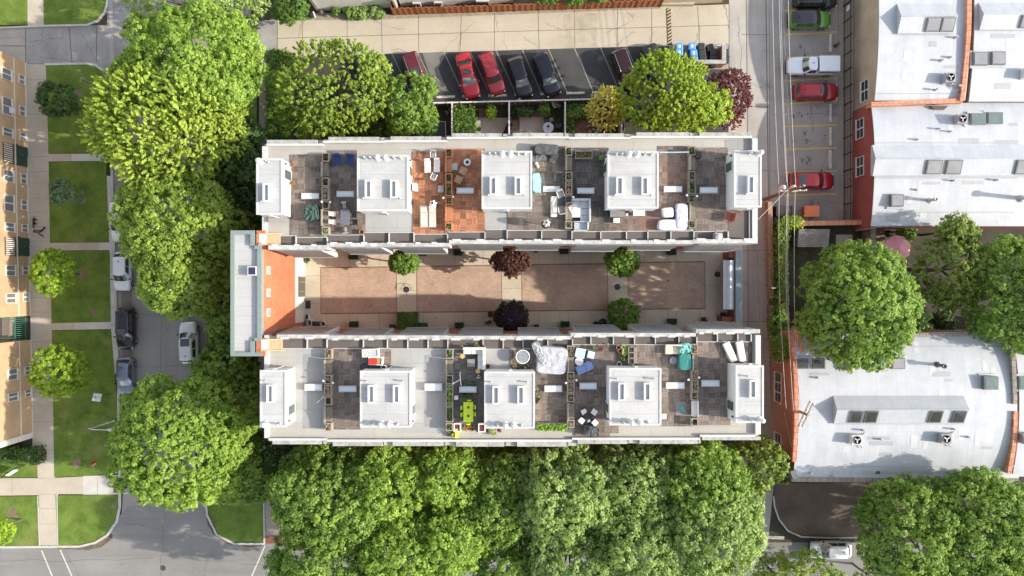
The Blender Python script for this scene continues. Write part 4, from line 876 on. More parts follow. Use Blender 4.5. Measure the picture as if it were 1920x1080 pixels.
def monitor(t, z, x0, x1, yt, yr, yb, h, name='roof_monitor', wins=(), lens=None):
    """a long raised roof monitor: north slope from yt to the ridge yr, glazed south slope down to yb"""
    zb = z(P(0, yr, 6).y)
    A, Bq, C = P(0, yt, zb).y, P(0, yr, zb + h).y, P(0, yb, zb + h * 0.25).y; X0, X1 = P(x0, 0, zb + h).x, P(x1, 0, zb + h).x
    mb = MB(); za, zc_ = z(A) - 0.05, z(C) - 0.05
    vs = []
    for x in (X0, X1): vs += [(x, A, za - 0.2), (x, A, za + 0.12), (x, Bq, zb + h), (x, C, zc_ + h * 0.35), (x, C, zc_ - 0.2)]
    mb.add(vs, [(4, 3, 2, 1, 0), (5, 6, 7, 8, 9), (0, 1, 6, 5), (1, 2, 7, 6), (2, 3, 8, 7), (3, 4, 9, 8)]); o = mb.build(name, m_wroof, t)
    mb = MB(); mb.tube([(X0 - 0.03, Bq, zb + h), (X1 + 0.03, Bq, zb + h)], 0.05, 6); mb.tube([(X0 - 0.03, C - 0.03, zc_ + h * 0.33), (X1 + 0.03, C - 0.03, zc_ + h * 0.33)], 0.045, 6); mb.build('ridge_trim', m_galv, o)
    for wa, wb in wins:
        xa, xb = P(wa, 0, zb + h * 0.7).x, P(wb, 0, zb + h * 0.7).x
        dz = (zb + h) - (zc_ + h * 0.35); dy = Bq - C
        def pt(x, f, o_): return (x, C + dy * f, zc_ + h * 0.35 + dz * f + o_)
        mb = MB(); mb.add([pt(xa, 0.06, 0.16), pt(xb, 0.06, 0.16), pt(xb, 0.9, 0.16), pt(xa, 0.9, 0.16), pt(xa, 0.06, -0.1), pt(xb, 0.06, -0.1), pt(xb, 0.9, -0.1), pt(xa, 0.9, -0.1)], [(0, 1, 2, 3), (0, 4, 5, 1), (1, 5, 6, 2), (2, 6, 7, 3), (3, 7, 4, 0)]); mb.build('skylight_frame', m_frame_d, o)
        mb = MB(); mb.add([pt(xa + 0.1, 0.13, 0.18), pt(xb - 0.1, 0.13, 0.18), pt(xb - 0.1, 0.83, 0.18), pt(xa + 0.1, 0.83, 0.18)], [(0, 1, 2, 3)]); mb.build('skylight_glass', lens, o)
def cope(t, pts, w, h, m, name='coping', base=0.0):
    mb = MB()
    for a, b in zip(pts[:-1], pts[1:]):
        d = (b - a).normalized(); n_ = Vector((-d.y, d.x, 0)) * w / 2
        vs = [a + n_, a - n_, b - n_, b + n_]; mb.add([(v.x, v.y, v.z - h) for v in vs] + [tuple(v) for v in vs], [(4, 5, 6, 7), (0, 1, 5, 4), (1, 2, 6, 5), (2, 3, 7, 6), (3, 0, 4, 7), (3, 2, 1, 0)])
    return mb.build(name, m, t)
def stack(t, px, py, zb, h, r, m=None, nm='chimney_pipe'):
    c = P(px, py, zb); mb = MB(); mb.lathe([(r * 2.2, -0.2), (r * 2.0, 0.05), (r, 0.25), (r, h), (r * 1.5, h), (r * 1.5, h + 0.25), (r * 0.9, h + 0.25), (r * 0.9, h + 0.1), (0.02, h + 0.1)], (c.x, c.y, zb), 14); mb.build(nm, m or m_galv, t)
# A1 beige block, upper left of the east side
XA = P(1601, 0, 0).x; yS, yN, yC = P(0, 189, 4.6).y, 36.0, 26.6
A1, zA1 = vault('warehouse', (XA, yS, 0), 'beige brick warehouse with white curved roof beside the upper parking bays', m_beigeb, XA, P(1813, 0, 5).x, yS, yN, 4.65, 5.6, yC, [(170, 2.6, 2.1, 1.5, 2)])
monitor(A1, zA1, 1690, 1796, 8, 30, 62, 0.9, wins=((1737, 1763), (1765, 1790)), lens=m_lens_g)
A2, zA2 = vault('warehouse', (P(1822, 0, 0).x, yS, 0), 'white roofed warehouse bay beyond the long orange coping at the upper edge', m_beigeb, P(1821, 0, 5).x, P(2300, 0, 5).x, yS - 0.1, yN, 4.7, 5.6, yC, [])
monitor(A2, zA2, 1845, 2100, 6, 26, 55, 0.9, wins=((1914, 1940),), lens=m_lens_g)
roof_lens(A2, zA2, 1826, 1853, 97, 122, m_lens_g); roof_lens(A2, zA2, 1860, 1886, 96, 121, m_lens_g)
xs_ = P(1817, 0, 5).x
cope(A1, [P(1818, -40, 5.9), P(1818, 20, 6.1), P(1817, 60, 6.0), P(1814, 100, 5.8), P(1809, 150, 5.4), P(1804, 189, 5.2)], 0.42, 1.2, m_ocop)
cope(A1, [P(1634, 195, 5.0), P(1720, 192, 5.0), P(1806, 188, 5.05)], 0.42, 1.2, m_ocop)
for x, y, h in ((1790, 71, 0.25), (1780, 108, 0.2), (1763, 114, 0.3), (1752, 169, 0.4), (1794, 163, 0.35)): stack(A1, x, y, zA1(P(0, y, 5).y), h, 0.07, nm='vent_pipe')
# B red block
XB = P(1597.5, 0, 0).x; bS, bN, bC = P(0, 424, 4.3).y, yS - 0.15, P(0, 292, 5.2).y
B_, zB = vault('warehouse', (XB, (bS + bN) / 2, 0), 'deep red brick warehouse with white curved roof and long ridge monitor', m_redb, XB, P(2300, 0, 5).x, bS, bN, 4.3, 5.1, bC, [(241, 2.0, 2.0, 1.5, 2), (312, 2.0, 2.0, 1.5, 2)])
monitor(B_, zB, 1642, 2200, 272, 297, 329, 0.75, wins=((1737, 1766), (1774, 1803), (1905, 1935)), lens=m_lens_g)
roof_lens(B_, zB, 1820, 1849, 212, 234, m_lens); roof_lens(B_, zB, 1852, 1881, 210, 232, m_lens); roof_lens(B_, zB, 1671, 1695, 364, 387, m_lens_g, h=0.5)
stack(B_, 1742, 376, zB(P(0, 376, 5).y), 1.1, 0.14); stack(B_, 1913, 372, zB(P(0, 372, 5).y), 2.2, 0.2)
for x, y, h in ((1780, 247, 0.25), (1758, 242, 0.3), (1718, 262, 0.2), (1785, 339, 0.3), (1866, 338, 0.3), (1717, 356, 0.1)): stack(B_, x, y, zB(P(0, y, 5).y), h, 0.06, nm='vent_pipe')
cp = MB()
for i in range(24): cp.pxbox(1642 + i * 14, 1653 + i * 14, 424 - i * 0.4, 426.5 - i * 0.4, 4.3, 4.0, 4.36)
cp.build('gutter_bracket', m_frame_d, B_)
q = P(1764, 200, 5); mb = MB(); mb.prism([(q.x - 0.9, q.y + 0.15), (q.x + 0.9, q.y + 0.15), (q.x + 0.5, q.y - 0.2), (q.x - 0.5, q.y - 0.2)], 4.3, 4.75); mb.build('roof_patch', plain('brown roof patch', (0.1, 0.07, 0.055), 0.8), B_)
mb = MB(); mb.pxbox(1638, 1640.5, 422, 428, 4, 0, 4.2); mb.build('downpipe', m_trim, B_)
# C orange block at the lower right
XC = P(1445, 0, 0).x; cS, cN, cC = P(0, 893, 6.5).y, P(0, 624, 6.5).y, P(0, 762, 7.6).y
C_, zC = vault('warehouse', (XC, (cS + cN) / 2, 0), 'brown orange brick warehouse with white curved roof opposite the townhouse rows', m_orgb, XC, P(1899, 0, 7).x, cS, cN, 6.5, 7.6, cC, [(652, 2.2, 3.0, 1.7, 3), (726, 2.4, 3.0, 1.7, 3), (840, 2.4, 3.0, 1.7, 3)])
cope(C_, [P(1489 + 7 * (1 - ((y - 762) / 130.0) ** 2) - 2, y, zC(P(0, y, 7).y) + 0.15) for y in range(628, 880, 14)], 0.4, 0.5, m_ocop)
cope(C_, [P(1487, 883, 6.9), P(1492, 898, 6.9)], 0.5, 0.6, m_cap, 'corner_stone')
cope(C_, [P(1484, 899, 6.7), P(1700, 901, 6.7), P(1910, 903, 6.7)], 0.45, 1.0, m_gcopw, 'parapet_coping')
cope(C_, [P(1684, 629, 7.0), P(1815, 626, 7.0)], 0.42, 0.6, m_gcopw, 'parapet_coping'); cope(C_, [P(1494, 612, 7.0), P(1505, 660, 7.1)], 0.42, 0.6, m_ocop)
mb = MB(); mb.pxbox(1492, 1910, 888, 897, 6.6, 6.4, 6.62); mb.build('roof_ledge', m_wroof, C_)
mb = MB(); mb.pxbox(1641, 1649, 882, 888, 6.6, 6.4, 6.72); mb.build('drain_box', m_steel, C_)
monitor(C_, zC, 1570, 1818, 742, 768, 794, 1.0, wins=((1594, 1616), (1622, 1645), (1743, 1766), (1786, 1810)), lens=m_lens_d)
roof_lens(C_, zC, 1496, 1517, 673, 692, m_lens_d); roof_lens(C_, zC, 1525, 1548, 673, 692, m_lens_d); roof_lens(C_, zC, 1673, 1698, 671, 692, m_lens_g, h=0.45); roof_lens(C_, zC, 1846, 1873, 706, 731, m_lens, h=0.55)
stack(C_, 1757, 684, zC(P(0, 684, 7).y), 1.1, 0.15, m_steel); stack(C_, 1590, 690, zC(P(0, 690, 7).y), 0.4, 0.15)
for x, y, h in ((1616, 806, 0.3), (1786, 804, 0.3), (1532, 708, 0.15), (1650, 823, 0.2), (1814, 819, 0.2), (1518, 887, 0.2), (1559, 891, 0.2)): stack(C_, x, y, zC(P(0, y, 7).y), h, 0.06, nm='vent_pipe')
cope(C_, [P(1900, 640, 7.6), P(1902, 700, 7.8), P(1904, 758, 7.9)], 0.4, 0.9, m_gcopw, 'party_coping'); cope(C_, [P(1905, 772, 7.9), P(1903, 830, 7.8), P(1893, 888, 7.4)], 0.4, 0.9, m_ocop, 'party_coping')
D_, zD = vault('warehouse', (P(1905, 0, 0).x, (cS + cN) / 2, 0), 'white roofed warehouse strip at the right edge beyond the curved coping', m_orgb, P(1905, 0, 7).x, P(2300, 0, 7).x, cS, cN, 6.5, 7.55, cC, [])
roof_lens(D_, zD, 1911, 1945, 706, 731, m_lens)
m_patch = [membrane_mat('fresh roof patch', (0.54, 0.55, 0.57), 9, 9, (0.4, 0.41, 0.43), 0.6), membrane_mat('dull roof patch', (0.36, 0.37, 0.39), 9, 9, (0.28, 0.29, 0.3), 0.7)]
def roof_patch(t, z, x0, x1, y0, y1, i):
    """a repair sheet lying on the vault"""
    zz = z(P(0, (y0 + y1) / 2, 5).y); A, B = P(x0, y0, zz), P(x1, y1, zz); mb = MB(); mb.grid(lambda u, v: (A.x + (B.x - A.x) * u, A.y + (B.y - A.y) * v, z(A.y + (B.y - A.y) * v) + 0.062), 1, 8, 0, False); mb.build('roof_patch', m_patch[i], t)
rq = random.Random(3)
for t_, z_, xa, xb, ya_, yb_, n_ in ((A1, zA1, 1660, 1790, 70, 180, 5), (A2, zA2, 1835, 1910, 60, 180, 4), (B_, zB, 1650, 1900, 203, 265, 7), (B_, zB, 1650, 1900, 335, 415, 8), (C_, zC, 1510, 1880, 640, 735, 9), (C_, zC, 1510, 1880, 800, 880, 9)):
    for q in range(n_):
        x = rq.uniform(xa, xb); y = rq.uniform(ya_, yb_); w_, h_ = (rq.uniform(14, 50), rq.uniform(5, 12)) if q % 2 else (rq.uniform(6, 14), rq.uniform(12, 26)); roof_patch(t_, z_, x, min(x + w_, xb + 8), y, min(y + h_, yb_ + 6), q % 2)
for t_, z_, y in ((A1, zA1, 176), (B_, zB, 268), (B_, zB, 334), (B_, zB, 398), (C_, zC, 650), (C_, zC, 874)):
    x0_, x1_ = (1652, 1800) if t_ is A1 else (1648, 1918) if t_ is B_ else (1504, 1892); yy = P(0, y, z_(P(0, y, 6).y)).y; mb = MB(); mb.box2(P(x0_, 0, 6).x, P(x1_, 0, 6).x, yy - 0.05, yy + 0.05, z_(yy) + 0.02, z_(yy) + 0.075); mb.build('roof_lap', m_patch[1], t_)
# condensers standing on the warehouse roofs
def condenser(px, py, zb, s, label, rz=0.0):
    c = P(px, py, zb); t = thing('condenser_unit', (c.x, c.y, zb), label, 'air conditioner', 'condensers on the warehouse roofs'); c = Vector((c.x, c.y, zb))
    mb = MB(); mb.box((c.x, c.y, zb + 0.45), (0.95, 0.9, 0.75), rz); mb.box((c.x - 0.4, c.y, zb + 0.05), (0.08, 1.0, 0.12), rz); mb.box((c.x + 0.4, c.y, zb + 0.05), (0.08, 1.0, 0.12), rz); mb.build('casing', s, t)
    mb = MB(); mb.lathe([(0.38, 0.82), (0.38, 0.9), (0.33, 0.9), (0.33, 0.84)], (c.x, c.y, zb), 20, caps=(False, False)); mb.build('fan_guard', m_steel, t)
    mb = MB(); mb.lathe([(0.33, 0.835), (0.01, 0.835)], (c.x, c.y, zb), 20); mb.build('fan_shade_disc', plain('fan opening shade', (0.01, 0.01, 0.01), 0.6), t)  # black disc paints the shade inside the fan opening
    mb = MB()
    for i in range(3): mb.box((c.x + 0.14 * math.cos(i * 2.09 + 0.5), c.y + 0.14 * math.sin(i * 2.09 + 0.5), zb + 0.86), (0.27, 0.12, 0.02), i * 2.09 + 0.5)
    mb.build('fan_blade', m_galv, t)
    mb = MB(); mb.tube([(c.x + 0.5, c.y + 0.2, zb + 0.3), (c.x + 0.9, c.y + 0.5, zb + 0.2), (c.x + 1.15, c.y + 0.6, zb + 0.02)], 0.045, 6); mb.tube([(c.x + 0.4, c.y - 0.45, zb + 0.2), (c.x + 0.8, c.y - 0.9, zb + 0.08)], 0.04, 6); mb.build('pipe', m_steel, t)
m_unit = plain('grey enamel casing', (0.32, 0.31, 0.33), 0.45, 0.1, 3); m_unit_l = plain('light enamel casing', (0.6, 0.6, 0.6), 0.45, 0.1, 3)
condenser(1774, 149, zA1(P(0, 149, 5).y), m_unit, 'grey condenser on the beige block roof beside the orange coping'); condenser(1796, 226, zB(P(0, 226, 5).y), m_unit, 'grey condenser left of the twin green skylights')
condenser(1921, 140, zA2(P(0, 140, 5).y), m_unit_l, 'pale condenser cut by the right edge near the twin grey skylights'); condenser(1600, 822, zC(P(0, 822, 7).y), m_unit_l, 'pale condenser below the left end of the long roof monitor')
condenser(1766, 820, zC(P(0, 820, 7).y), m_unit, 'dark condenser below the right end of the long roof monitor'); condenser(1918, 820, zD(P(0, 820, 7).y), m_unit, 'condenser at the right edge beside the curved orange coping', 0.1)

# ------------------------------------------------------------------ garages and houses along the north edge
m_siding = plain('white lap siding', (0.72, 0.71, 0.68), 0.6, 0.08, 1.5)
hs = thing('garage', P(660, 5, 0), 'white sided garage cut by the top edge left of the orange fence', 'garage')
a, b = P(598, 20, 0), P(745, 14, 0)
mb = MB(); mb.prism([(a.x, a.y), (b.x, b.y + 0.0), (b.x, b.y + 8), (a.x, a.y + 8)], -0.2, 3.2); mb.build('wall', m_siding, hs)
mb = MB(); mb.box((a.x - 0.05, a.y + 4, 1.6), (0.3, 8.1, 3.3)); mb.box((b.x + 0.02, b.y + 3.5, 1.6), (0.2, 8, 3.3)); mb.build('corner_board', plain('grey corner board', (0.35, 0.34, 0.32), 0.7), hs)
mb = MB(); mb.prism([(a.x - 0.4, a.y - 0.3 + 6), (b.x + 0.3, b.y - 0.3 + 6), (b.x + 0.3, b.y + 8.3), (a.x - 0.4, a.y + 8.3)], 3.25, 3.5); mb.build('roof', m_shing, hs)
hs = thing('rear_house', P(860, 2, 0), 'pale sided house behind the long orange timber fence at the top edge', 'house')
a, b = P(752, 12, 0), P(962, 5, 0)
mb = MB(); mb.prism([(a.x, a.y), (b.x, b.y), (b.x, b.y + 8), (a.x, a.y + 8)], -0.2, 4.5); mb.build('wall', m_siding, hs)
for i, (x, w) in enumerate(((782, 14), (822, 14), (905, 24))):
    c = P(x, 10 - (x - 752) * 0.033, 1.0); mb = MB(); mb.box((c.x, c.y - 0.25 + 0.3, 0.9), (w / 18, 0.2, 1.1)); f = mb.build('window', m_trim, hs)
    mb = MB(); mb.box((c.x, c.y - 0.12, 0.9), (w / 18 - 0.2, 0.1, 0.85)); mb.build('pane', m_glass, f)
hs = thing('tan_garage', P(1170, -4, 0), 'tan concrete garage behind the right end of the orange fence', 'garage')
a, b = P(1238, 10, 0), P(1352, 5, 0); mb = MB(); mb.prism([(a.x, a.y), (b.x, b.y), (b.x, b.y + 9), (a.x, a.y + 9)], -0.2, 2.6); mb.build('wall', plain('tan concrete wall', (0.5, 0.42, 0.28), 0.85, 0.15, 1.0), hs)
mb = MB(); mb.box2(a.x + 0.1, a.x + 3.4, a.y - 0.12, a.y + 0.2, 0, 0.6); mb.build('ramp_curb', m_alley, hs)
# orange timber fence
m_fen = plain('orange stained timber', (0.4, 0.135, 0.045), 0.7, 0.3, 5); m_fen_d = plain('dark stained timber', (0.22, 0.075, 0.03), 0.75, 0.3, 5)
fe = thing('timber_fence', P(990, 18, 0), 'long orange timber board fence along the north side of the alley', 'fence')
fa, fb = P(739, 27.5, 0), P(1237, 12, 0); L = (fb - fa).length; d = (fb - fa) / L; ang = math.atan2(d.y, d.x)
mb = MB(); nb = int(L / 0.3)
for i in range(nb):
    p = fa + d * (0.3 * i + 0.15); mb.box((p.x, p.y + (0.04 if i % 2 else -0.04), 0.9), (0.28, 0.05, 1.75 + R.uniform(-0.03, 0.03)), ang)
mb.build('boards', m_fen, fe)
for i in range(12):
    p = fa + d * (L * i / 11); mb = MB(); mb.box((p.x, p.y + 0.02, 0.95), (0.13, 0.2, 1.95), ang); mb.build('post', m_fen_d, fe)
mb = MB()
for z in (0.4, 1.5): p = (fa + fb) / 2; mb.box((p.x, p.y + 0.12, z), (L, 0.06, 0.1), ang)
mb.build('rail', m_fen_d, fe)
mb = MB(); p = P(737, 20, 0); mb.box((fa.x - 0.05, fa.y + 1.3, 0.9), (0.06, 2.4, 1.8)); mb.build('return_panel', m_fen, fe)

# ------------------------------------------------------------------ garden fences and gates behind the north row
m_wf = plain('white painted fence', (0.62, 0.6, 0.55), 0.7, 0.15, 4)
gfn = thing('garden_fence', P(980, 194, 0), 'white capped garden fence between the parking lot and the back gardens', 'fence')
a, b = P(815, 199.5, 0), P(1168, 191, 0); d = (b - a).normalized(); ang = math.atan2(d.y, d.x); c = (a + b) / 2
mb = MB(); mb.box((c.x, c.y, 0.75), ((b - a).length, 0.05, 1.45), ang); mb.build('boards', m_wood_d, gfn)
mb = MB(); mb.box((c.x, c.y, 1.5), ((b - a).length, 0.14, 0.07), ang); mb.build('top_rail', m_wf, gfn)
for i in range(15):
    p = a + (b - a) * i / 14; mb = MB(); mb.box((p.x, p.y, 0.8), (0.12, 0.12, 1.62), ang); mb.build('post', m_wf, gfn)
for x in (972, 1018):
    p = P(x, 190, 1.8); mb = MB(); mb.tube([(p.x + 0.28 * math.cos(t_), p.y - 0.05 + 0.18 * math.sin(t_), 1.55 + 0.35 * math.sin(t_)) for t_ in [math.pi * i / 8 for i in range(9)]], 0.035, 6); mb.build('gate_arch', m_wf, gfn)
for x, lab in ((849, 'left of the hedge bed'), (954, 'left of the round white table'), (1057, 'right of the round white table'), (1161, 'behind the gas grill')):
    a, b = P(x, 197, 0), P(x + 1.5, 262, 0); t = thing('garden_divider', (a + b) / 2, 'white topped garden divider fence ' + lab, 'fence', 'divider fences between the back gardens')
    c = (a + b) / 2; mb = MB(); mb.box((c.x, c.y, 0.75), (0.06, (a - b).length, 1.4)); mb.build('boards', m_wood_d, t)
    mb = MB(); mb.box((c.x, c.y, 1.5), (0.16, (a - b).length, 0.08)); mb.build('top_rail', m_wf, t)
mt = thing('metal_railing', P(827, 245, 0), 'low grey metal railing round the slate patio corner', 'railing')
mb = MB(); mb.tube([P(813, 228.5, 1.0), P(835, 228, 1.0), P(836, 260, 1.0)], 0.045, 6); mb.tube([P(813, 228.5, 0.5), P(835, 228, 0.5), P(836, 260, 0.5)], 0.03, 6)
for x, y in ((813, 228.5), (824, 228.2), (835, 228), (835.4, 240), (836, 252)): p = P(x, y, 1); mb.tube([(p.x, p.y, 0.04), (p.x, p.y, 1.0)], 0.035, 6)
mb.build('rails', m_galv, mt)

# ------------------------------------------------------------------ iron fence along the east parking lot
ir = thing('iron_fence', P(1577, 200, 0), 'black iron bar fence on the concrete strip beside the red warehouse', 'fence')
xf = P(1581, 0, 0).x; y0, y1 = P(0, 415, 0).y, 31.0; mb = MB(); n = int((y1 - y0) / 0.22)
for i in range(n): mb.box((xf, y0 + i * 0.22, 1.0), (0.02, 0.02, 1.8))
mb.build('bars', m_bar if False else plain('black iron', (0.02, 0.018, 0.016), 0.5), ir)
mb = MB()
for z in (0.25, 1.75): mb.box((xf, (y0 + y1) / 2, z), (0.05, y1 - y0, 0.05))
mb.build('rail', plain('black iron', (0.02, 0.018, 0.016), 0.5), ir)
for i in range(15):
    yy = y0 + (y1 - y0) * i / 14; mb = MB(); mb.box((xf, yy, 1.05), (0.09, 0.09, 2.1)); mb.build('post', plain('black iron', (0.02, 0.018, 0.016), 0.5), ir)
mb = MB(); c = P(1578, 16, 1.2); mb.box((xf - 0.06, c.y, 1.3), (0.03, 0.5, 0.7)); mb.build('notice_board', m_wwall, ir)
bl = thing('bollard', P(1566, 86, 0), 'short black bollard beside the empty stall 7', 'bollard'); c = P(1566, 86, 0)
mb = MB(); mb.lathe([(0.14, 0), (0.14, 0.8), (0.12, 0.9), (0.02, 0.94)], c, 14); mb.build('post', m_steel, bl); mb = MB(); mb.lathe([(0.2, 0), (0.2, 0.05), (0.14, 0.06)], c, 14); mb.build('base_plate', m_steel, bl)

# ------------------------------------------------------------------ brick garden walls on the east side
m_gw = brick_mat('orange brown garden brick', (0.34, 0.2, 0.14), (0.4, 0.25, 0.18), (0.25, 0.19, 0.15))
def gwall(label, pts, h, w, copm, wallm=m_gw):
    A = P(*pts[0], 0); B = P(*pts[-1], 0); t = thing('garden_wall', (A + B) / 2, label, 'wall', 'brick walls round the east garden')
    mb = MB(); ribbon(mb, [P(x, y, h) for x, y in pts], w * 0.75, 0, h - 0.12); mb.build('wall', wallm, t)
    mb = MB(); ribbon(mb, [P(x, y, h) for x, y in pts], w, h - 0.118, h); mb.build('coping', copm, t)
gwall('brick garden wall with orange coping south of the parking bays', [(1492, 419), (1636, 416)], 2.2, 0.5, m_ocop)
gwall('brick garden wall with grey coping left of the pink parasol', [(1637, 418), (1638, 455), (1638, 480)], 2.2, 0.5, m_gcopw, brick_mat('brown brick', (0.24, 0.14, 0.1), (0.29, 0.18, 0.13), (0.2, 0.15, 0.12)))
gwall('low brick wall along the alley from the utility pole', [(1444, 378), (1445, 420), (1447, 560)], 1.0, 0.45, plain('worn pink brick coping', (0.36, 0.23, 0.17), 0.85, 0.25, 5))
gwall('brick wall with grey tile coping behind the ivy strip', [(1470, 430), (1472, 520), (1474, 600), (1476, 636)], 1.9, 0.42, m_gcopw)
gwall('low alley wall stretch below the alley lamp', [(1447, 572), (1448, 640)], 1.0, 0.45, plain('worn pink brick coping', (0.36, 0.23, 0.17), 0.85, 0.25, 5))
sh_ = thing('garden_shed', P(1523, 446, 0), 'small shed with grey shingle roof behind the orange coped wall', 'shed')
a, b = P(1496, 430, 2.2), P(1554, 463, 2.2); mb = MB(); mb.box2(a.x + 0.2, b.x - 0.2, b.y + 0.2, a.y - 0.05, 0, 2.1); mb.build('wall', m_wood_d, sh_)
mb = MB(); mb.add([(a.x, a.y, 2.5), (b.x, a.y, 2.5), (b.x, b.y, 2.1), (a.x, b.y, 2.1), (a.x, a.y, 2.4), (b.x, a.y, 2.4), (b.x, b.y, 2.0), (a.x, b.y, 2.0)], [(3, 2, 1, 0), (4, 5, 6, 7), (0, 1, 5, 4), (2, 3, 7, 6), (1, 2, 6, 5), (3, 0, 4, 7)]); mb.build('roof', brick_mat('grey shed shingle', (0.2, 0.19, 0.18), (0.27, 0.26, 0.25), (0.12, 0.12, 0.12), 0.3, 0.18, False, 0.02, 0.3), sh_)
# brick bin enclosure
en = thing('bin_enclosure', P(1340, 105, 0), 'open brick bin enclosure with stone coping at the end of the parking lot', 'enclosure')
A, B = P(1255, 127.5, 0), P(1352, 92, 0)
mb = MB(); mb.box2(B.x - 0.3, B.x, A.y, B.y, 0, 1.6); mb.box2(A.x, B.x - 0.31, A.y, A.y + 0.28, 0, 1.6); mb.build('wall', m_brick, en)
mb = MB(); mb.box2(B.x - 0.36, B.x + 0.06, A.y - 0.06, B.y + 0.06, 1.605, 1.75); mb.box2(A.x, B.x - 0.362, A.y - 0.06, A.y + 0.34, 1.605, 1.745); mb.build('coping', m_cap, en)
sheet('bin_pad', [(1255, 84), (1366, 82), (1366, 130), (1255, 130)], 0.022, m_walk_d)
# ------------------------------------------------------------------ vehicles
m_tyre = plain('tyre rubber', (0.02, 0.02, 0.02), 0.85, 0.2, 10); m_rim = plain('alloy wheel', (0.4, 0.4, 0.41), 0.3, 0.1, 6, metal=0.8)
m_cglass = plain('car glass', (0.04, 0.05, 0.054), 0.05, 0.1, 2, coat=0.4, spec=0.9); m_cglass_l = plain('windscreen tinted as reflected sky', (0.17, 0.22, 0.24), 0.05, 0.15, 2, coat=0.5, spec=1.0)  # windscreen base colour lightened to stand for the reflected sky
m_hl = plain('headlamp lens', (0.6, 0.62, 0.62), 0.1, 0.1, 4); m_tl = plain('tail lamp lens', (0.4, 0.02, 0.02), 0.15, 0.1, 4); m_blk = plain('black trim plastic', (0.02, 0.02, 0.022), 0.5, 0.2, 8)
def car(px, py, head, Lc, Wc, Hc_, kind, col, label, roof=None, sunroof=None, rails=None, glass=None, group='parked cars', metal=0.3):
    """heading in degrees, 0 = to the right of the photograph; local x forward, y left"""
    m = paint('paint %.3f %.3f %.3f' % col, col, metal); gl = glass or m_cglass
    t = thing('parked_car' if kind != 'pickup' else 'pickup_truck', (0, 0, 0), label, 'car' if kind != 'pickup' else 'pickup truck', group)
    hl = Lc / 2; hw = Wc / 2
    belt = {'sedan': 0.93, 'hatch': 0.97, 'suv': 1.05, 'pickup': 1.12}[kind] * Hc_ / {'sedan': 1.45, 'hatch': 1.5, 'suv': 1.68, 'pickup': 1.8}[kind]
    nose = belt * (0.76 if kind != 'pickup' else 0.9)
    xf0, xf1, xr1, xr0 = {'sedan': (0.24, 0.06, -0.2, -0.36), 'hatch': (0.27, 0.1, -0.36, -0.46), 'suv': (0.26, 0.12, -0.42, -0.475), 'pickup': (0.235, 0.135, -0.04, -0.055)}[kind]
    xf0, xf1, xr1, xr0 = [v * Lc for v in (xf0, xf1, xr1, xr0)]
    # lower body, lofted ring by ring from tail to nose
    rings = []; N = 22
    for i in range(N + 1):
        s = -1 + 2 * i / N; x = s * hl * 0.995
        w = hw * (1 - (0.22 if s > 0 else 0.17) * abs(s) ** 7 - 0.03 * s * s)
        if i in (0, N): w *= 0.9
        if x > xf0: zt = belt + (nose - belt) * ((x - xf0) / (hl - xf0)) ** 1.6
        elif x < xr0 and kind == 'sedan': zt = belt + 0.02
        else: zt = belt
        if i == 0: zt -= 0.12
        if i == N: zt -= 0.16
        zb = 0.24 + (0.14 if i in (0, N) else 0.0)
        ring = [(x, -w * 0.86, zb), (x, -w * 0.985, zb + 0.12), (x, -w, zb + 0.32), (x, -w * 0.985, zt - 0.2), (x, -w * 0.93, zt - 0.05), (x, -w * 0.8, zt), (x, -w * 0.4, zt + 0.035), (x, 0, zt + 0.045)]
        ring = ring + [(a, -b, c) for a, b, c in ring[-2::-1]]
        rings.append(ring)
    mb = MB(); mb.rings([r[::-1] for r in rings], 0, True)
    mb.build('body', m, t)
    # cabin
    zr = Hc_; nseg = 6
    def cab(u):
        z = belt - 0.05 + (zr - 0.05 - belt + 0.05) * u; w = (hw - 0.07) * (1 - u) + (hw - 0.25 - (0.03 if kind == 'sedan' else 0)) * u
        return xf0 + (xf1 - xf0) * u, xr0 + (xr1 - xr0) * u, w, z
    def ringc(u, grow=0.0, dz=0.0, shrink=1.0):
        f, r, w, z = cab(u); w = (w + grow) * shrink; cx = (f + r) / 2; f = cx + (f - cx + grow) * shrink; r = cx + (r - cx - grow) * shrink
        pts = []
        for j in range(nseg + 1): q = -1 + 2 * j / nseg; pts.append((f - 0.22 * abs(q) ** 3, w * q, z + dz))
        for j in range(1, 5): pts.append((f - 0.22 + (r + 0.12 - f + 0.22) * j / 5, w, z + dz))
        for j in range(nseg + 1): q = 1 - 2 * j / nseg; pts.append((r + 0.12 * abs(q) ** 3, w * q, z + dz))
        for j in range(1, 5): pts.append((r + 0.12 + (f - 0.22 - r - 0.12) * j / 5, -w, z + dz))
        return pts
    mb = MB(); mb.rings([ringc(0), ringc(0.5), ringc(0.95)], 0, True, False); mb.build('cabin', m, t)
    mb = MB(); rr = [ringc(0.95), ringc(1.0, 0, 0.0, 0.975), ringc(1.0, 0, 0.03, 0.88), ringc(1.0, 0, 0.05, 0.55)]; mb.rings(rr, 0, True, False); mb.add(rr[-1], [tuple(range(len(rr[-1])))], 0, True); rf = mb.build('roof', roof or m, t)
    def pane(name, fn, nu=4, nv=6, mt=None):
        mb = MB(); mb.grid(fn, nu, nv); return mb.build(name, mt or gl, t)
    def front(u, v):
        f, r, w, z = cab(0.06 + 0.86 * u); q = (-1 + 2 * v) * 0.88; return (f - 0.22 * abs(q) ** 3 + 0.02, w * q, z + 0.012)
    def rear(u, v):
        lo, hi = (0.1, 0.9) if kind != 'suv' else (0.3, 0.92)
        f, r, w, z = cab(lo + (hi - lo) * u); q = (1 - 2 * v) * 0.86; return (r + 0.12 * abs(q) ** 3 - 0.02, w * q, z + 0.012)
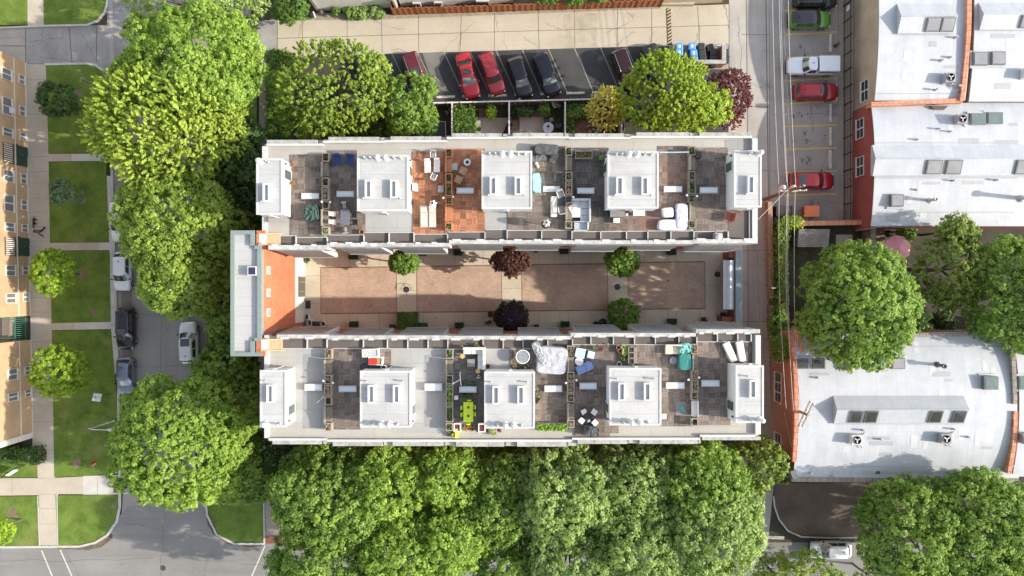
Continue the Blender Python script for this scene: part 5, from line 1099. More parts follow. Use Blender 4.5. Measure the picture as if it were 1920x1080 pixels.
    pane('windscreen', front); pane('rear_window', rear, mt=m_cglass)
    for s in (-1, 1):
        for a, b in ((0.2, 0.5), (0.53, 0.86)) if kind != 'pickup' else ((0.25, 0.6), (0.64, 0.92)):
            def side(u, v, s=s, a=a, b=b):
                f, r, w, z = cab(0.12 + 0.76 * u); q = a + (b - a) * v; return (f - 0.1 + (r - f + 0.15) * q, s * (w + 0.015), z)
            pane('side_window', side, 2, 2, m_cglass)
        mb = MB(); mb.box((xf0 - 0.28, s * (hw + 0.06), belt + 0.05), (0.12, 0.2, 0.13), 0.15 * s); mb.build('wing_mirror', m_blk if kind != 'sedan' else m, t)
        mb = MB(); mb.grid(lambda u, v, s=s: (hl * (0.985 - 0.15 * v * v) - 0.03 + 0.015, s * hw * (0.5 + 0.36 * v), nose - 0.16 + 0.12 * u - 0.06 * v * 0 ), 2, 3); mb.box((hl * 0.93, s * hw * 0.66, nose - 0.12), (0.2, hw * 0.34, 0.1), -0.35 * s); mb.build('headlight', m_hl, t)
        mb = MB(); mb.box((-hl * 0.955, s * hw * 0.7, belt - 0.18), (0.08, hw * 0.24, 0.15), -0.25 * s); mb.build('tail_light', m_tl, t)
        for x in (0.3 * Lc, -0.3 * Lc):
            y0 = s * (hw - 0.2); mb = MB(); r = 0.33 if kind != 'suv' else 0.36
            n = 18; prof = [(r * 0.92, -0.12), (r, -0.09), (r, 0.09), (r * 0.92, 0.13)]
            vs = [(x + q * math.cos(2 * math.pi * j / n), y0 + 0.08 * s + w_, r + q * math.sin(2 * math.pi * j / n)) for q, w_ in prof for j in range(n)]
            mb.add(vs, [(i * n + j, i * n + (j + 1) % n, (i + 1) * n + (j + 1) % n, (i + 1) * n + j) for i in range(3) for j in range(n)], 0, True); mb.add(vs[:n], [tuple(range(n))]); mb.add(vs[-n:], [tuple(range(n))])
            wh = mb.build('wheel', m_tyre, t)
            mb = MB(); vs = [(x + r * 0.62 * math.cos(2 * math.pi * j / n), y0 + 0.08 * s + 0.135 * s, r + r * 0.62 * math.sin(2 * math.pi * j / n)) for j in range(n)]; mb.add(vs, [tuple(range(n))]); mb.build('rim', m_rim, wh)
    mb = MB(); mb.box((hl * 0.965, 0, 0.42), (0.16, Wc * 0.74, 0.22)); mb.box((hl * 0.985, 0, nose - 0.17), (0.05, Wc * 0.34, 0.12)); mb.build('grille', m_blk, t)
    mb = MB(); mb.box((-hl * 0.965, 0, 0.45), (0.16, Wc * 0.8, 0.25)); mb.build('rear_bumper', m_blk if kind == 'suv' else m, t)
    zc = zr + 0.02
    if sunroof:
        x0, x1, w = sunroof; mb = MB(); mb.box((x0 * Lc + (x1 - x0) * Lc / 2, 0, zc + 0.012), ((x1 - x0) * Lc, w * Wc, 0.03)); mb.build('sunroof', m_cglass if sunroof else gl, rf)
    if rails:
        for s in (-1, 1):
            mb = MB(); y = s * (hw - 0.3); mb.tube([(xf1 - 0.35, y, zc - 0.03), (xf1 - 0.55, y, zc + 0.06), (xr1 + 0.4, y, zc + 0.06), (xr1 + 0.2, y, zc - 0.03)], 0.025, 6); mb.build('roof_rail', rails, rf)
    mb = MB(); mb.box((xr1 + 0.45, 0, zc + 0.06), (0.16, 0.05, 0.07)); mb.build('antenna', m_blk, rf)
    if kind == 'pickup':
        x0, x1 = -hl * 0.97, xr0 - 0.05; z1 = zr - 0.02
        mb = MB(); A = [(x0, -hw * 0.93), (x1, -hw * 0.93), (x1, hw * 0.93), (x0, hw * 0.93)]; B = [(x0 + 0.08, -hw * 0.86), (x1 - 0.02, -hw * 0.86), (x1 - 0.02, hw * 0.86), (x0 + 0.08, hw * 0.86)]
        mb.rings([[(a, b, belt - 0.05) for a, b in A], [(a, b, z1 - 0.06) for a, b in B], [(a * 0.99, b * 0.96, z1) for a, b in B]], 0, False); cp_ = mb.build('bed_cap', m, t, bevel=0.03)
        for s in (-1, 1):
            mb = MB(); mb.box(((x0 + x1) / 2, s * (hw * 0.885 + 0.02), belt + 0.26), ((x1 - x0) * 0.86, 0.05, 0.3)); mb.build('cap_window', m_cglass, cp_)
    p = P(px, py, 0.75); move(t, (p.x, p.y, 0.018), math.radians(head)); return t
WH, BK = (0.75, 0.76, 0.78), (0.012, 0.012, 0.014)
car(229, 509, -90, 4.05, 1.75, 1.5, 'hatch', WH, 'white hatchback parked at the west kerb, nearest the dog walker', metal=0.05)
car(236, 616, -90, 4.3, 1.8, 1.7, 'suv', BK, 'black sport utility car with sunroof between two light cars at the kerb', sunroof=(0.0, 0.13, 0.5))
car(235, 705, -90, 3.85, 1.72, 1.5, 'hatch', (0.2, 0.23, 0.3), 'grey blue hatchback, last car of the west kerb line', glass=m_cglass_l, metal=0.6)
car(354, 642, 92, 4.3, 1.8, 1.7, 'suv', (0.7, 0.7, 0.7), 'white sport utility car with dark sunroof alone on the east side of the street', sunroof=(-0.08, 0.1, 0.5), rails=m_galv, metal=0.05)
car(226, 414, -90, 4.4, 1.8, 1.75, 'suv', (0.78, 0.78, 0.78), 'white car half hidden under the street maples at the west kerb', metal=0.05)
car(781, 140, -70, 4.7, 1.85, 1.75, 'suv', (0.16, 0.02, 0.03), 'dark maroon car with silver roof rails beside the garden tree', sunroof=(-0.1, 0.04, 0.5), rails=m_rim, metal=0.4)
car(877, 142, -76, 4.75, 1.8, 1.45, 'sedan', (0.5, 0.025, 0.035), 'bright red sedan with glass sunroof', sunroof=(-0.1, 0.0, 0.42), glass=m_cglass_l)
car(922, 138, -70, 4.5, 1.8, 1.72, 'suv', (0.4, 0.035, 0.05), 'raspberry red sport utility car with plain roof', rails=m_blk)
car(975, 144, -73, 4.5, 1.8, 1.55, 'hatch', (0.018, 0.02, 0.03), 'black navy car right of the raspberry red one', glass=m_cglass_l, metal=0.5)
car(1025, 140, -69, 4.6, 1.85, 1.72, 'suv', (0.02, 0.022, 0.034), 'black navy sport utility car with chrome trim next to empty stalls', rails=m_blk, glass=m_cglass_l, metal=0.5)
car(1171, 132, -70, 4.6, 1.85, 1.75, 'suv', (0.035, 0.012, 0.012), 'very dark brown car tucked under the lime yellow tree', rails=m_rim, metal=0.5)
car(1228, 122, -72, 4.4, 1.8, 1.5, 'sedan', (0.02, 0.02, 0.02), 'dark car almost hidden behind the lime yellow tree near the bins')
car(694, 146, -70, 4.5, 1.8, 1.5, 'sedan', (0.03, 0.025, 0.03), 'dark car hidden under the big garden tree')
car(1529, -1, 0, 4.5, 1.82, 1.7, 'suv', BK, 'black car cut by the top edge in the east lot', group='cars in the east parking lot')
car(1518, 37, 0, 4.35, 1.82, 1.6, 'suv', (0.1, 0.28, 0.03), 'green car with black roof in the east lot', roof=paint('black roof paint', (0.03, 0.03, 0.04)), group='cars in the east parking lot')
car(1523, 124, 180, 5.25, 1.85, 1.8, 'pickup', (0.72, 0.76, 0.82), 'white pickup truck with a covered bed', group='cars in the east parking lot', metal=0.05)
car(1530, 172, 0, 4.55, 1.82, 1.6, 'suv', (0.36, 0.012, 0.025), 'dark red crossover with small sunroof beside the white pickup', sunroof=(0.03, 0.1, 0.45), rails=m_blk, group='cars in the east parking lot')
car(1522, 339, 0, 4.55, 1.82, 1.6, 'suv', (0.4, 0.012, 0.025), 'red crossover with glass rear roof beneath the power lines', sunroof=(-0.36, -0.2, 0.55), group='cars in the east parking lot')
car(1557, 1031, 180, 4.2, 1.75, 1.6, 'hatch', (0.74, 0.75, 0.77), 'white hatchback on the south road by the mulch bed', metal=0.05)
# concrete wheel stops
def wstop(px, py, rz, label, first=[None]):
    p = P(px, py)
    if first[0] is None:
        mb = MB(); L = 1.9; pr = [(-0.14, 0), (0.14, 0), (0.125, 0.09), (0.1, 0.14), (-0.1, 0.14), (-0.125, 0.09)]
        mb.rings([[(x, y, z) for y, z in pr] for x in (-L / 2, -L / 2 + 0.02, L / 2 - 0.02, L / 2)], 0, False)
        for s in (-0.7, 0.7): mb.lathe([(0.03, 0.128), (0.03, 0.14), (0.005, 0.14)], (s, 0, 0), 8)
        o = mb.build('wheel_stop', plain('wheel stop concrete', (0.58, 0.53, 0.45), 0.9, 0.3, 4), base=(0, 0, 0)); first[0] = o
    else: o = first[0].copy(); COL.objects.link(o)
    move(o, (p.x, p.y, 0.02), rz); tag(o, label, 'wheel stop', 'concrete wheel stops'); return o
for x, lb in ((787, 'wheel stop in front of the dark maroon car'), (836, 'wheel stop of the worn empty stall'), (884, 'wheel stop under the nose of the bright red sedan'), (933, 'wheel stop in front of the raspberry red car'), (982, 'wheel stop ahead of the black navy car'), (1030, 'wheel stop ahead of the chrome trimmed navy car'),
              (1079, 'wheel stop of the empty stall right of the navy car'), (1127, 'wheel stop of the empty stall near the yellow shrub'), (1175, 'wheel stop beneath the lime yellow tree')):
    wstop(x, 182 - (x - 836) * 0.029, math.radians(1.5), lb)
for y, lb in ((81, 'upright wheel stop in empty stall 7'), (212, 'upright wheel stop in empty stall 4'), (256, 'upright wheel stop in empty stall 3'), (299, 'upright wheel stop in empty stall 2')): wstop(1556.5, y, math.pi / 2, lb)
# striped speed hump across the alley
sh2 = MB(); a, b = P(1253.5, 16), P(1256, 84)
sh2.prism([(a.x - 0.2, a.y), (a.x + 0.2, a.y), (b.x + 0.2, b.y), (b.x - 0.2, b.y)], 0, 0.06)
hump = sh2.build('speed_hump', plain('black rubber hump', (0.03, 0.028, 0.025), 0.8)); tag(hump, 'black and tan striped speed hump across the alley', 'speed hump')
mb = MB()
for i in range(11):
    y = a.y + (b.y - a.y) * (i + 0.3) / 11; dx = (b.x - a.x) * (i + 0.3) / 11; mb.add([(a.x + dx - 0.18, y - 0.18, 0.064), (a.x + dx + 0.18, y + 0.06, 0.064), (a.x + dx + 0.18, y + 0.22, 0.064), (a.x + dx - 0.18, y - 0.02, 0.064)], [(0, 1, 2, 3)])
mb.build('stripes', plain('tan hump stripe', (0.5, 0.38, 0.22), 0.8), hump)

# ------------------------------------------------------------------ wheeled bins
def bin_(px, py, col, label, rz=0.0, pale=None, first={}):
    key = col
    p = P(px, py, 1.1)
    if key not in first:
        cm = plain('blue bin plastic', (0.1, 0.3, 0.68), 0.45, 0.1, 4) if col == 'blue' else plain('black bin plastic', (0.035, 0.036, 0.04), 0.55, 0.2, 4)
        t = thing('wheeled_bin', (0, 0, 0), label, 'bin', 'wheeled bins by the brick enclosure')
        mb = MB(); mb.rings([[(-0.26, -0.24, 0.06), (0.26, -0.24, 0.06), (0.26, 0.24, 0.06), (-0.26, 0.24, 0.06)], [(-0.34, -0.3, 0.98), (0.34, -0.3, 0.98), (0.34, 0.3, 0.98), (-0.34, 0.3, 0.98)]], 0, False); mb.build('body', cm, t, bevel=0.03)
        mb = MB(); mb.rings([[(-0.37, -0.33, 0.985), (0.37, -0.33, 0.985), (0.37, 0.33, 0.985), (-0.37, 0.33, 0.985)], [(-0.37, -0.33, 1.04), (0.37, -0.33, 1.04), (0.37, 0.33, 1.04), (-0.37, 0.33, 1.04)], [(-0.28, -0.26, 1.1), (0.28, -0.26, 1.1), (0.28, 0.26, 1.1), (-0.28, 0.26, 1.1)]], 0, False)
        ld = mb.build('lid', cm, t, bevel=0.02)
        if col == 'blue': mb = MB(); mb.box((0.0, 0, 1.108), (0.22, 0.34, 0.012)); mb.build('lid_label', plain('pale lid label', (0.6, 0.72, 0.8), 0.5, 0.3, 8), ld)
        else: mb = MB(); mb.box((0.0, 0, 1.105), (0.08, 0.4, 0.03)); mb.box((0.2, 0, 1.1), (0.03, 0.44, 0.02)); mb.box((-0.2, 0, 1.1), (0.03, 0.44, 0.02)); mb.build('lid_rib', cm, ld)
        mb = MB(); mb.tube([(0.0 - 0.24, 0.36, 1.0), (0.24, 0.36, 1.0)], 0.025, 6); mb.build('handle', cm, t)
        for s in (-1, 1): mb = MB(); mb.tube([(s * 0.3, 0.28, 0.12), (s * 0.24, 0.28, 0.12)], 0.12, 12); mb.build('wheel', m_tyre, t)
        first[key] = t
    else: t = dup(first[key], (0, 0, 0), 0, label)
    move(t, (p.x, p.y, 0.03), rz); return t
for x, y, c, l, r in ((1274, 87, 'blue', 'blue recycling bin standing apart at the left end, open label up', 0.05), (1274, 98, 'blue', 'blue recycling bin half under the tree, left pair', 0.05), (1298, 86.5, 'blue', 'topmost blue recycling bin of the right column', 0.0), (1301, 99, 'blue', 'middle blue recycling bin of the right column, turned slightly', 0.12), (1302, 111, 'blue', 'lowest blue recycling bin of the right column', -0.05),
                      (1315.5, 87, 'black', 'topmost black bin next to the blue column', 0.0), (1317, 99, 'black', 'middle black bin next to the blue column', 0.06), (1318, 110.5, 'black', 'lowest black bin next to the blue column', -0.04), (1338.5, 97.5, 'black', 'upper black bin inside the brick enclosure', 0.04), (1338, 109.5, 'black', 'middle black bin inside the brick enclosure', 0.0), (1338, 119, 'black', 'lowest black bin inside the brick enclosure', 0.0),
                      (1332, 89, 'black', 'black bin standing with open lid at the enclosure mouth', 0.3), (1361, 98, 'black', 'upper black bin outside the enclosure along the alley', 1.57), (1362, 111, 'black', 'lower black bin outside the enclosure along the alley', 1.5)):
    bin_(x, y, c, l, r)
pl_ = thing('lumber_board', P(1344, 86, 0), 'white board leaning on the end of the bin enclosure', 'board'); c = P(1343, 86.5, 0.9)
mb = MB(); mb.box((c.x, c.y, 0.9), (1.1, 0.14, 0.1), 0.12); mb.box((c.x + 0.3, c.y - 0.05, 0.45), (0.1, 0.1, 0.9)); mb.build('panel', m_wwall, pl_)
# orange utility cart
ct = thing('utility_cart', P(1522, 396, 0), 'orange lidded dumpster cart in the last stall', 'dumpster'); c = P(1522, 396, 1.0)
m_orn = plain('orange plastic', (0.75, 0.2, 0.08), 0.5, 0.1, 3)
mb = MB(); mb.box((c.x, c.y, 0.6), (1.4, 0.95, 0.8), 0.03, taper=1.06); mb.build('body', plain('orange steel body', (0.5, 0.12, 0.05), 0.55), ct)
mb = MB()
for i in range(9): mb.box((c.x - 0.66 + i * 0.165, c.y, 1.05), (0.15, 1.1, 0.06), 0.03)
mb.box((c.x, c.y, 1.02), (1.52, 1.14, 0.03), 0.03); mb.build('lid', m_orn, ct)
for sx in (-0.55, 0.55):
    for sy in (-0.35, 0.35): mb = MB(); mb.tube([(c.x + sx, c.y + sy - 0.04, 0.12), (c.x + sx, c.y + sy + 0.04, 0.12)], 0.11, 10); mb.build('wheel', m_tyre, ct)
db = thing('dumpster', P(1474, 398, 0), 'black ribbed dumpster in the corner under the power lines', 'dumpster'); c = P(1470, 396, 1.0)
mb = MB(); mb.box((c.x, c.y, 0.6), (1.7, 1.05, 1.0)); mb.build('body', m_blk, db); mb = MB()
for i in range(12): mb.box((c.x - 0.78 + i * 0.142, c.y, 1.14), (0.09, 1.1, 0.06))
mb.build('lid', plain('black lid plastic', (0.05, 0.05, 0.052), 0.5), db)

# ------------------------------------------------------------------ utility poles and cables
m_pole = plain('brown creosoted pole', (0.22, 0.1, 0.055), 0.85, 0.3, 6); m_poleg = plain('silver grey pole', (0.3, 0.28, 0.26), 0.85, 0.3, 6); m_ins = plain('white porcelain', (0.75, 0.75, 0.73), 0.3, 0.05); m_arm = plain('pale weathered arm', (0.55, 0.53, 0.5), 0.8, 0.2, 6)
up = thing('utility_pole', P(1433, 374, 0), 'brown utility pole by the alley carrying transformers and white insulators', 'utility pole', 'utility poles along the alley')
b0 = P(1433, 374, 0); ztop = 10.8
mb = MB(); mb.tube([b0, (b0.x, b0.y, ztop)], [0.19, 0.12], 12); mb.build('pole', m_pole, up)
def armx(t, c, L, ang, z, m=m_arm, n=4, off=0.0):
    mb = MB(); mb.box((c.x + off * math.cos(ang), c.y + off * math.sin(ang), z), (L, 0.11, 0.13), ang); a = mb.build('cross_arm', m, t)
    for i in range(n):
        q = (-0.46 + 0.92 * i / (n - 1)) * L + off; mb = MB(); mb.lathe([(0.03, 0), (0.03, 0.1), (0.09, 0.12), (0.07, 0.17), (0.09, 0.2), (0.05, 0.28), (0.01, 0.29)], (c.x + q * math.cos(ang), c.y + q * math.sin(ang), z + 0.065), 10); mb.build('insulator', m_ins, a)
armx(up, Vector((b0.x, b0.y - 0.05, 0)), 2.6, 0.02, 7.6, n=5, off=0.15); armx(up, Vector((b0.x, b0.y + 0.05, 0)), 1.5, 0.02, 6.2, n=4, off=0.3)
for dx, dy, z in ((-0.45, 0.35, 7.0), (0.55, 0.35, 7.0)):
    mb = MB(); mb.lathe([(0.22, -0.7), (0.24, -0.66), (0.24, 0.0), (0.2, 0.06), (0.05, 0.1)], (b0.x + dx, b0.y + dy, z), 14); mb.lathe([(0.04, 0.08), (0.05, 0.25), (0.01, 0.3)], (b0.x + dx + 0.08, b0.y + dy, z), 8); mb.build('transformer', plain('pale grey transformer', (0.55, 0.56, 0.55), 0.4), up)
mb = MB(); mb.box((b0.x + 0.05, b0.y, 10.4), (0.5, 0.1, 0.1), 0.25); mb.lathe([(0.04, 0), (0.08, 0.12), (0.02, 0.25)], (b0.x, b0.y, 10.8), 8); mb.build('top_bracket', m_ins, up)
up2 = thing('utility_pole', P(1449, 750, 0), 'weathered grey utility pole rising in front of the orange brick warehouse', 'utility pole', 'utility poles along the alley')
b2 = P(1449, 750, 0); mb = MB(); mb.tube([b2, (b2.x, b2.y, 9.6)], [0.18, 0.12], 12); mb.build('pole', m_poleg, up2)
armx(up2, Vector((b2.x, b2.y, 0)), 2.4, math.radians(65), 9.4, m_poleg, 4); armx(up2, Vector((b2.x, b2.y, 0)), 2.6, math.radians(65), 8.6, m_poleg, 4); armx(up2, Vector((b2.x + 0.1, b2.y, 0)), 1.3, math.radians(-15), 3.4, m_arm, 4)
m_cab = plain('pale aluminium cable', (0.48, 0.47, 0.46), 0.5, 0.1); m_cabd = plain('black cable', (0.04, 0.04, 0.04), 0.6)
def cable(label, pts, r=0.021, m=m_cab, sag=0.0):
    q = []
    for (a, b) in zip(pts[:-1], pts[1:]):
        A, B = P(*a), P(*b)
        for i in range(8): f = i / 8; v = A.lerp(B, f); v.z -= sag * 4 * f * (1 - f); q.append(v)
    q.append(P(*pts[-1])); mb = MB(); mb.tube(q, r, 5); o = mb.build('overhead_cable', m); return tag(o, label, 'cable', 'overhead cables along the alley')
cable('overhead cable above the alley, westmost of the span to the top edge', [(1448, -40, 8.0), (1460, 345, 7.9)], sag=0.3); cable('overhead cable running down to the porcelain pair from the top edge', [(1460, -40, 8.0), (1475, 342, 7.9)], sag=0.3)
cable('eastmost overhead cable of the span to the top edge, over the stalls', [(1477, -40, 8.0), (1492, 350, 7.8)], sag=0.3); cable('thin twisted overhead cable between the two thick ones of the upper span', [(1464, -40, 7.4), (1477, 350, 7.0)], 0.018, sag=0.4)
cable('overhead cable from the brown pole, westmost of the lower span', [(1461, 352, 7.8), (1461, 540, 7.4), (1474, 766, 7.6)], sag=0.1); cable('overhead cable from the brown pole above the ivy strip middle', [(1476, 352, 7.8), (1474, 540, 7.4), (1488, 772, 7.8)], sag=0.1)
cable('eastmost overhead cable of the lower span beside the big garden maple', [(1491, 352, 7.8), (1489, 540, 7.4), (1494, 690, 7.8), (1503, 765, 8.8)], sag=0.1); cable('thin overhead cable of the lower span close to the middle one', [(1478, 354, 7.2), (1477.5, 540, 6.9), (1486, 772, 7.4)], 0.018, sag=0.1)
cable('service cable running from the brown pole down to the roof corner of the north row', [(1480, 352, 7.4), (1421, 412, 13.2)], 0.016); cable('second thin service cable from the brown pole over the alley', [(1470, 358, 7.0), (1428, 404, 9.0)], 0.02, m_cabd)
cable('slack cable hanging from the grey pole over the orange brick wall', [(1471, 774, 5.0), (1486, 846, 6.6)], 0.02)

# ------------------------------------------------------------------ street lamps, signs, hydrant
m_lampm = plain('pale galvanised lamp', (0.55, 0.57, 0.56), 0.4, 0.1, 4, metal=0.2)
def lamp(base, z, tip, label):
    b = P(*base); t = thing('street_lamp', b, label, 'street lamp', 'street lamps on the west kerb'); e = P(tip[0], tip[1], z + 0.35)
    mb = MB(); mb.tube([b, (b.x, b.y, z)], [0.11, 0.07], 10); mb.build('pole', m_lampm, t)
    mb = MB(); mb.tube([(b.x, b.y, z - 0.1), (b.x + (e.x - b.x) * 0.15, b.y + (e.y - b.y) * 0.15, z + 0.3), (b.x + (e.x - b.x) * 0.5, b.y + (e.y - b.y) * 0.5, z + 0.42), e], 0.05, 8); mb.build('arm', m_lampm, t)
    mb = MB(); mb.box((e.x + 0.1, e.y, z + 0.34), (0.75, 0.3, 0.14), 0.0, taper=0.75); mb.build('lamp_head', m_lampm, t, bevel=0.03)
    mb = MB(); mb.lathe([(0.16, 0), (0.16, 0.08), (0.11, 0.12)], b, 12); mb.build('base_flange', m_lampm, t)
lamp((215, 788), 4.8, (207, 806), 'pale street lamp on the lawn beside the kerb under its own arm'); lamp((207, 258), 4.6, (178, 229), 'street lamp poking out of the yellow green tree')
def sign(base, z, size, rz, label, back, tilt=0.0, two=False, shape='rect', name='street_sign'):
    b = P(*base); t = thing(name, b, label, 'sign'); mb = MB(); mb.tube([b, (b.x, b.y, z + size[1] / 2)], 0.035, 8); mb.build('post', m_steel, t)
    n = 2 if two else 1
    for i in range(n):
        mb = MB(); w = size[0] / n - (0.03 if two else 0); ox = (i - (n - 1) / 2) * size[0] / n; ca, sa = math.cos(rz), math.sin(rz)
        if shape == 'oct': pts = [(size[0] / 2 * 1.08 * math.cos(math.pi / 8 + j * math.pi / 4), size[1] / 2 * 1.08 * math.sin(math.pi / 8 + j * math.pi / 4)) for j in range(8)]
        else: pts = [(-w / 2, -size[1] / 2), (w / 2, -size[1] / 2), (w / 2, size[1] / 2), (-w / 2, size[1] / 2)]
        def wp(u, v, d): y = d + v * math.sin(tilt); return (b.x + (u + ox) * ca - y * sa, b.y + (u + ox) * sa + y * ca, z + v * math.cos(tilt))
        k_ = len(pts); vs = [wp(u, v, -0.06) for u, v in pts] + [wp(u, v, -0.04) for u, v in pts]
        mb.add(vs, [tuple(range(k_)), tuple(range(2 * k_ - 1, k_ - 1, -1))] + [(j, k_ + j, k_ + (j + 1) % k_, (j + 1) % k_) for j in range(k_)]); mb.build('sign_plate', back, t)
sign((207, 738), 2.7, (0.85, 0.75), math.radians(75), 'white double street sign leaning over the lawn by the kerb', m_wwall, 1.0, True); sign((175, 160), 2.4, (0.45, 0.55), math.radians(70), 'small white street sign on the corner lawn by the driveway', m_wwall, -0.5)
sign((1529, 1015), 2.4, (0.75, 0.75), math.radians(215), 'grey pink back of a traffic sign over the mulch bed', plain('grey pink sign back', (0.5, 0.42, 0.41), 0.5), 0.8, shape='oct')
rs = thing('yard_sign', P(30, 884, 0), 'large white yard sign hung from a black post by the path', 'sign'); c = P(30, 882, 0)
mb = MB(); mb.tube([P(48, 871, 0), P(48, 871, 0) + Vector((0, 0, 1.9))], 0.06, 8); mb.tube([P(48, 871, 0) + Vector((0, 0, 1.7)), P(22, 888, 0) + Vector((0, 0, 1.7))], 0.05, 8); mb.tube([P(24, 886.5, 0), P(24, 886.5, 0) + Vector((0, 0, 1.7))], 0.05, 8); mb.build('post', plain('black painted post', (0.02, 0.02, 0.02), 0.5), rs)
mb = MB(); a, b = P(44, 873.5, 0), P(27, 884.5, 0); mb.quad((a.x, a.y, 1.6), (b.x, b.y, 1.6), (b.x - 0.02, b.y - 0.25, 0.75), (a.x - 0.02, a.y - 0.25, 0.75)); mb.build('board', m_wwall, rs, solid=0.03)
ys = thing('lawn_sign', P(61, 855, 0), 'little red and white lawn sign beside the dark hedge', 'sign'); c = P(61, 854, 0)
mb = MB(); mb.tube([(c.x, c.y - 0.15, 0), (c.x, c.y - 0.15, 0.6)], 0.02, 6); mb.tube([(c.x, c.y + 0.15, 0), (c.x, c.y + 0.15, 0.6)], 0.02, 6); mb.build('stake', m_galv, ys)
mb = MB(); mb.add([(c.x + 0.04, c.y - 0.35, 0.35), (c.x + 0.04, c.y + 0.35, 0.35), (c.x - 0.2, c.y + 0.35, 0.8), (c.x - 0.2, c.y - 0.35, 0.8)], [(0, 1, 2, 3)]); pb = mb.build('board', plain('red sign board', (0.55, 0.06, 0.06), 0.5), ys, solid=0.02)
mb = MB(); mb.add([(c.x + 0.03, c.y - 0.22, 0.42), (c.x + 0.03, c.y + 0.15, 0.42), (c.x - 0.12, c.y + 0.15, 0.7), (c.x - 0.12, c.y - 0.22, 0.7)], [(0, 1, 2, 3)]); mb.v = [(x + 0.02, y, z + 0.02) for x, y, z in mb.v]; mb.build('white_panel', m_wwall, pb)
hy = thing('fire_hydrant', P(178, 868, 0), 'red fire hydrant with white cap on the lawn', 'hydrant'); c = P(179, 867.5, 0); m_hyd = plain('hydrant red', (0.5, 0.05, 0.04), 0.45)
mb = MB(); mb.lathe([(0.2, 0.1), (0.2, 0.16), (0.13, 0.18), (0.13, 0.62), (0.17, 0.64), (0.16, 0.74), (0.08, 0.86), (0.03, 0.92), (0.005, 0.93)], c, 14); mb.build('barrel', m_hyd, hy)
mb = MB(); mb.tube([(c.x - 0.22, c.y, 0.5), (c.x + 0.22, c.y, 0.5)], 0.06, 10); mb.tube([(c.x, c.y, 0.48), (c.x, c.y - 0.22, 0.48)], 0.08, 10); mb.build('nozzle', plain('white hydrant cap', (0.7, 0.65, 0.62), 0.5), hy)
al = thing('alley_lamp', P(1437, 536, 0), 'small black lamp bracket on the low alley wall', 'lamp'); b = P(1447, 540, 0)
mb = MB(); mb.tube([b, (b.x, b.y, 2.2), (b.x - 0.55, b.y + 0.02, 2.35)], 0.05, 6); mb.build('post', m_steel, al); mb = MB(); mb.box((b.x - 0.6, b.y, 2.32), (0.4, 0.16, 0.08)); mb.build('lamp_head', m_wwall, al)

# ------------------------------------------------------------------ the walker and the dog
def skinned(name, pts, edges, radii, mat, parent, sub=2):
    me = bpy.data.meshes.new(name); o0 = ORG[parent.name] if parent else Vector()
    me.from_pydata([tuple(Vector(p) - o0) for p in pts], edges, []); ob = bpy.data.objects.new(name, me); COL.objects.link(ob); ob.parent = parent; ORG[ob.name] = o0
    sk = ob.modifiers.new('skin', 'SKIN'); sk.use_smooth_shade = True
    for v, r in zip(me.skin_vertices[0].data, radii): v.radius = (r, r) if not isinstance(r, tuple) else r
    me.skin_vertices[0].data[0].use_root = True
    su = ob.modifiers.new('subd', 'SUBSURF'); su.levels = sub; su.render_levels = sub
    me.materials.append(mat); return ob
pb0 = P(83, 435, 0.1); base = Vector((pb0.x, pb0.y, ZW + 0.0))
pe = thing('person', base, 'person in a grey jacket and black trousers walking along the west sidewalk', 'person')
def W(x, y, z): return (base.x + x, base.y + y, base.z + z)   # walking towards -y
sk_m = plain('skin', (0.28, 0.17, 0.12), 0.6, 0.1); jk = plain('grey jacket cloth', (0.11, 0.11, 0.125), 0.85, 0.2, 12); tr = plain('black trouser cloth', (0.02, 0.02, 0.022), 0.85, 0.2, 12); hr = plain('dark hair', (0.015, 0.012, 0.01), 0.6, 0.3, 20)
bp = [W(0, 0, 0.98), W(0.0, -0.02, 1.15), W(0, -0.05, 1.36), W(0, -0.05, 1.48), W(0, -0.075, 1.56), W(0, -0.09, 1.66), W(0, -0.085, 1.74),
      W(-0.19, -0.04, 1.41), W(-0.24, 0.10, 1.17), W(-0.22, 0.05, 0.95), W(-0.215, 0.02, 0.86), W(0.19, -0.04, 1.41), W(0.24, -0.16, 1.18), W(0.2, -0.33, 1.08), W(0.19, -0.4, 1.06),
      W(-0.1, -0.02, 0.9), W(-0.11, -0.3, 0.53), W(-0.11, -0.36, 0.1), W(-0.11, -0.55, 0.05), W(0.1, 0.02, 0.9), W(0.11, 0.12, 0.5), W(0.11, 0.48, 0.2), W(0.11, 0.42, 0.05)]
be = [(0, 1), (1, 2), (2, 3), (3, 4), (4, 5), (5, 6), (2, 7), (7, 8), (8, 9), (9, 10), (2, 11), (11, 12), (12, 13), (13, 14), (0, 15), (15, 16), (16, 17), (17, 18), (0, 19), (19, 20), (20, 21), (21, 22)]
br = [0.14, 0.14, 0.155, 0.07, 0.075, 0.1, 0.085, 0.075, 0.055, 0.045, 0.04, 0.075, 0.055, 0.045, 0.04, 0.1, 0.07, 0.05, 0.04, 0.1, 0.07, 0.05, 0.04]
skinned('body', bp, be, br, sk_m, pe)
ix = [0, 1, 2, 3, 7, 8, 9, 11, 12, 13]; mp_ = {a: i for i, a in enumerate(ix)}
skinned('jacket', [bp[i] for i in ix], [(mp_[a], mp_[b]) for a, b in be if a in mp_ and b in mp_], [0.185, 0.17, 0.185, 0.085, 0.1, 0.075, 0.062, 0.1, 0.075, 0.062], jk, pe)
ix = [0, 15, 16, 17, 19, 20, 21]; mp_ = {a: i for i, a in enumerate(ix)}
skinned('trousers', [bp[i] for i in ix], [(mp_[a], mp_[b]) for a, b in be if a in mp_ and b in mp_], [0.16, 0.12, 0.09, 0.07, 0.12, 0.09, 0.07], tr, pe)
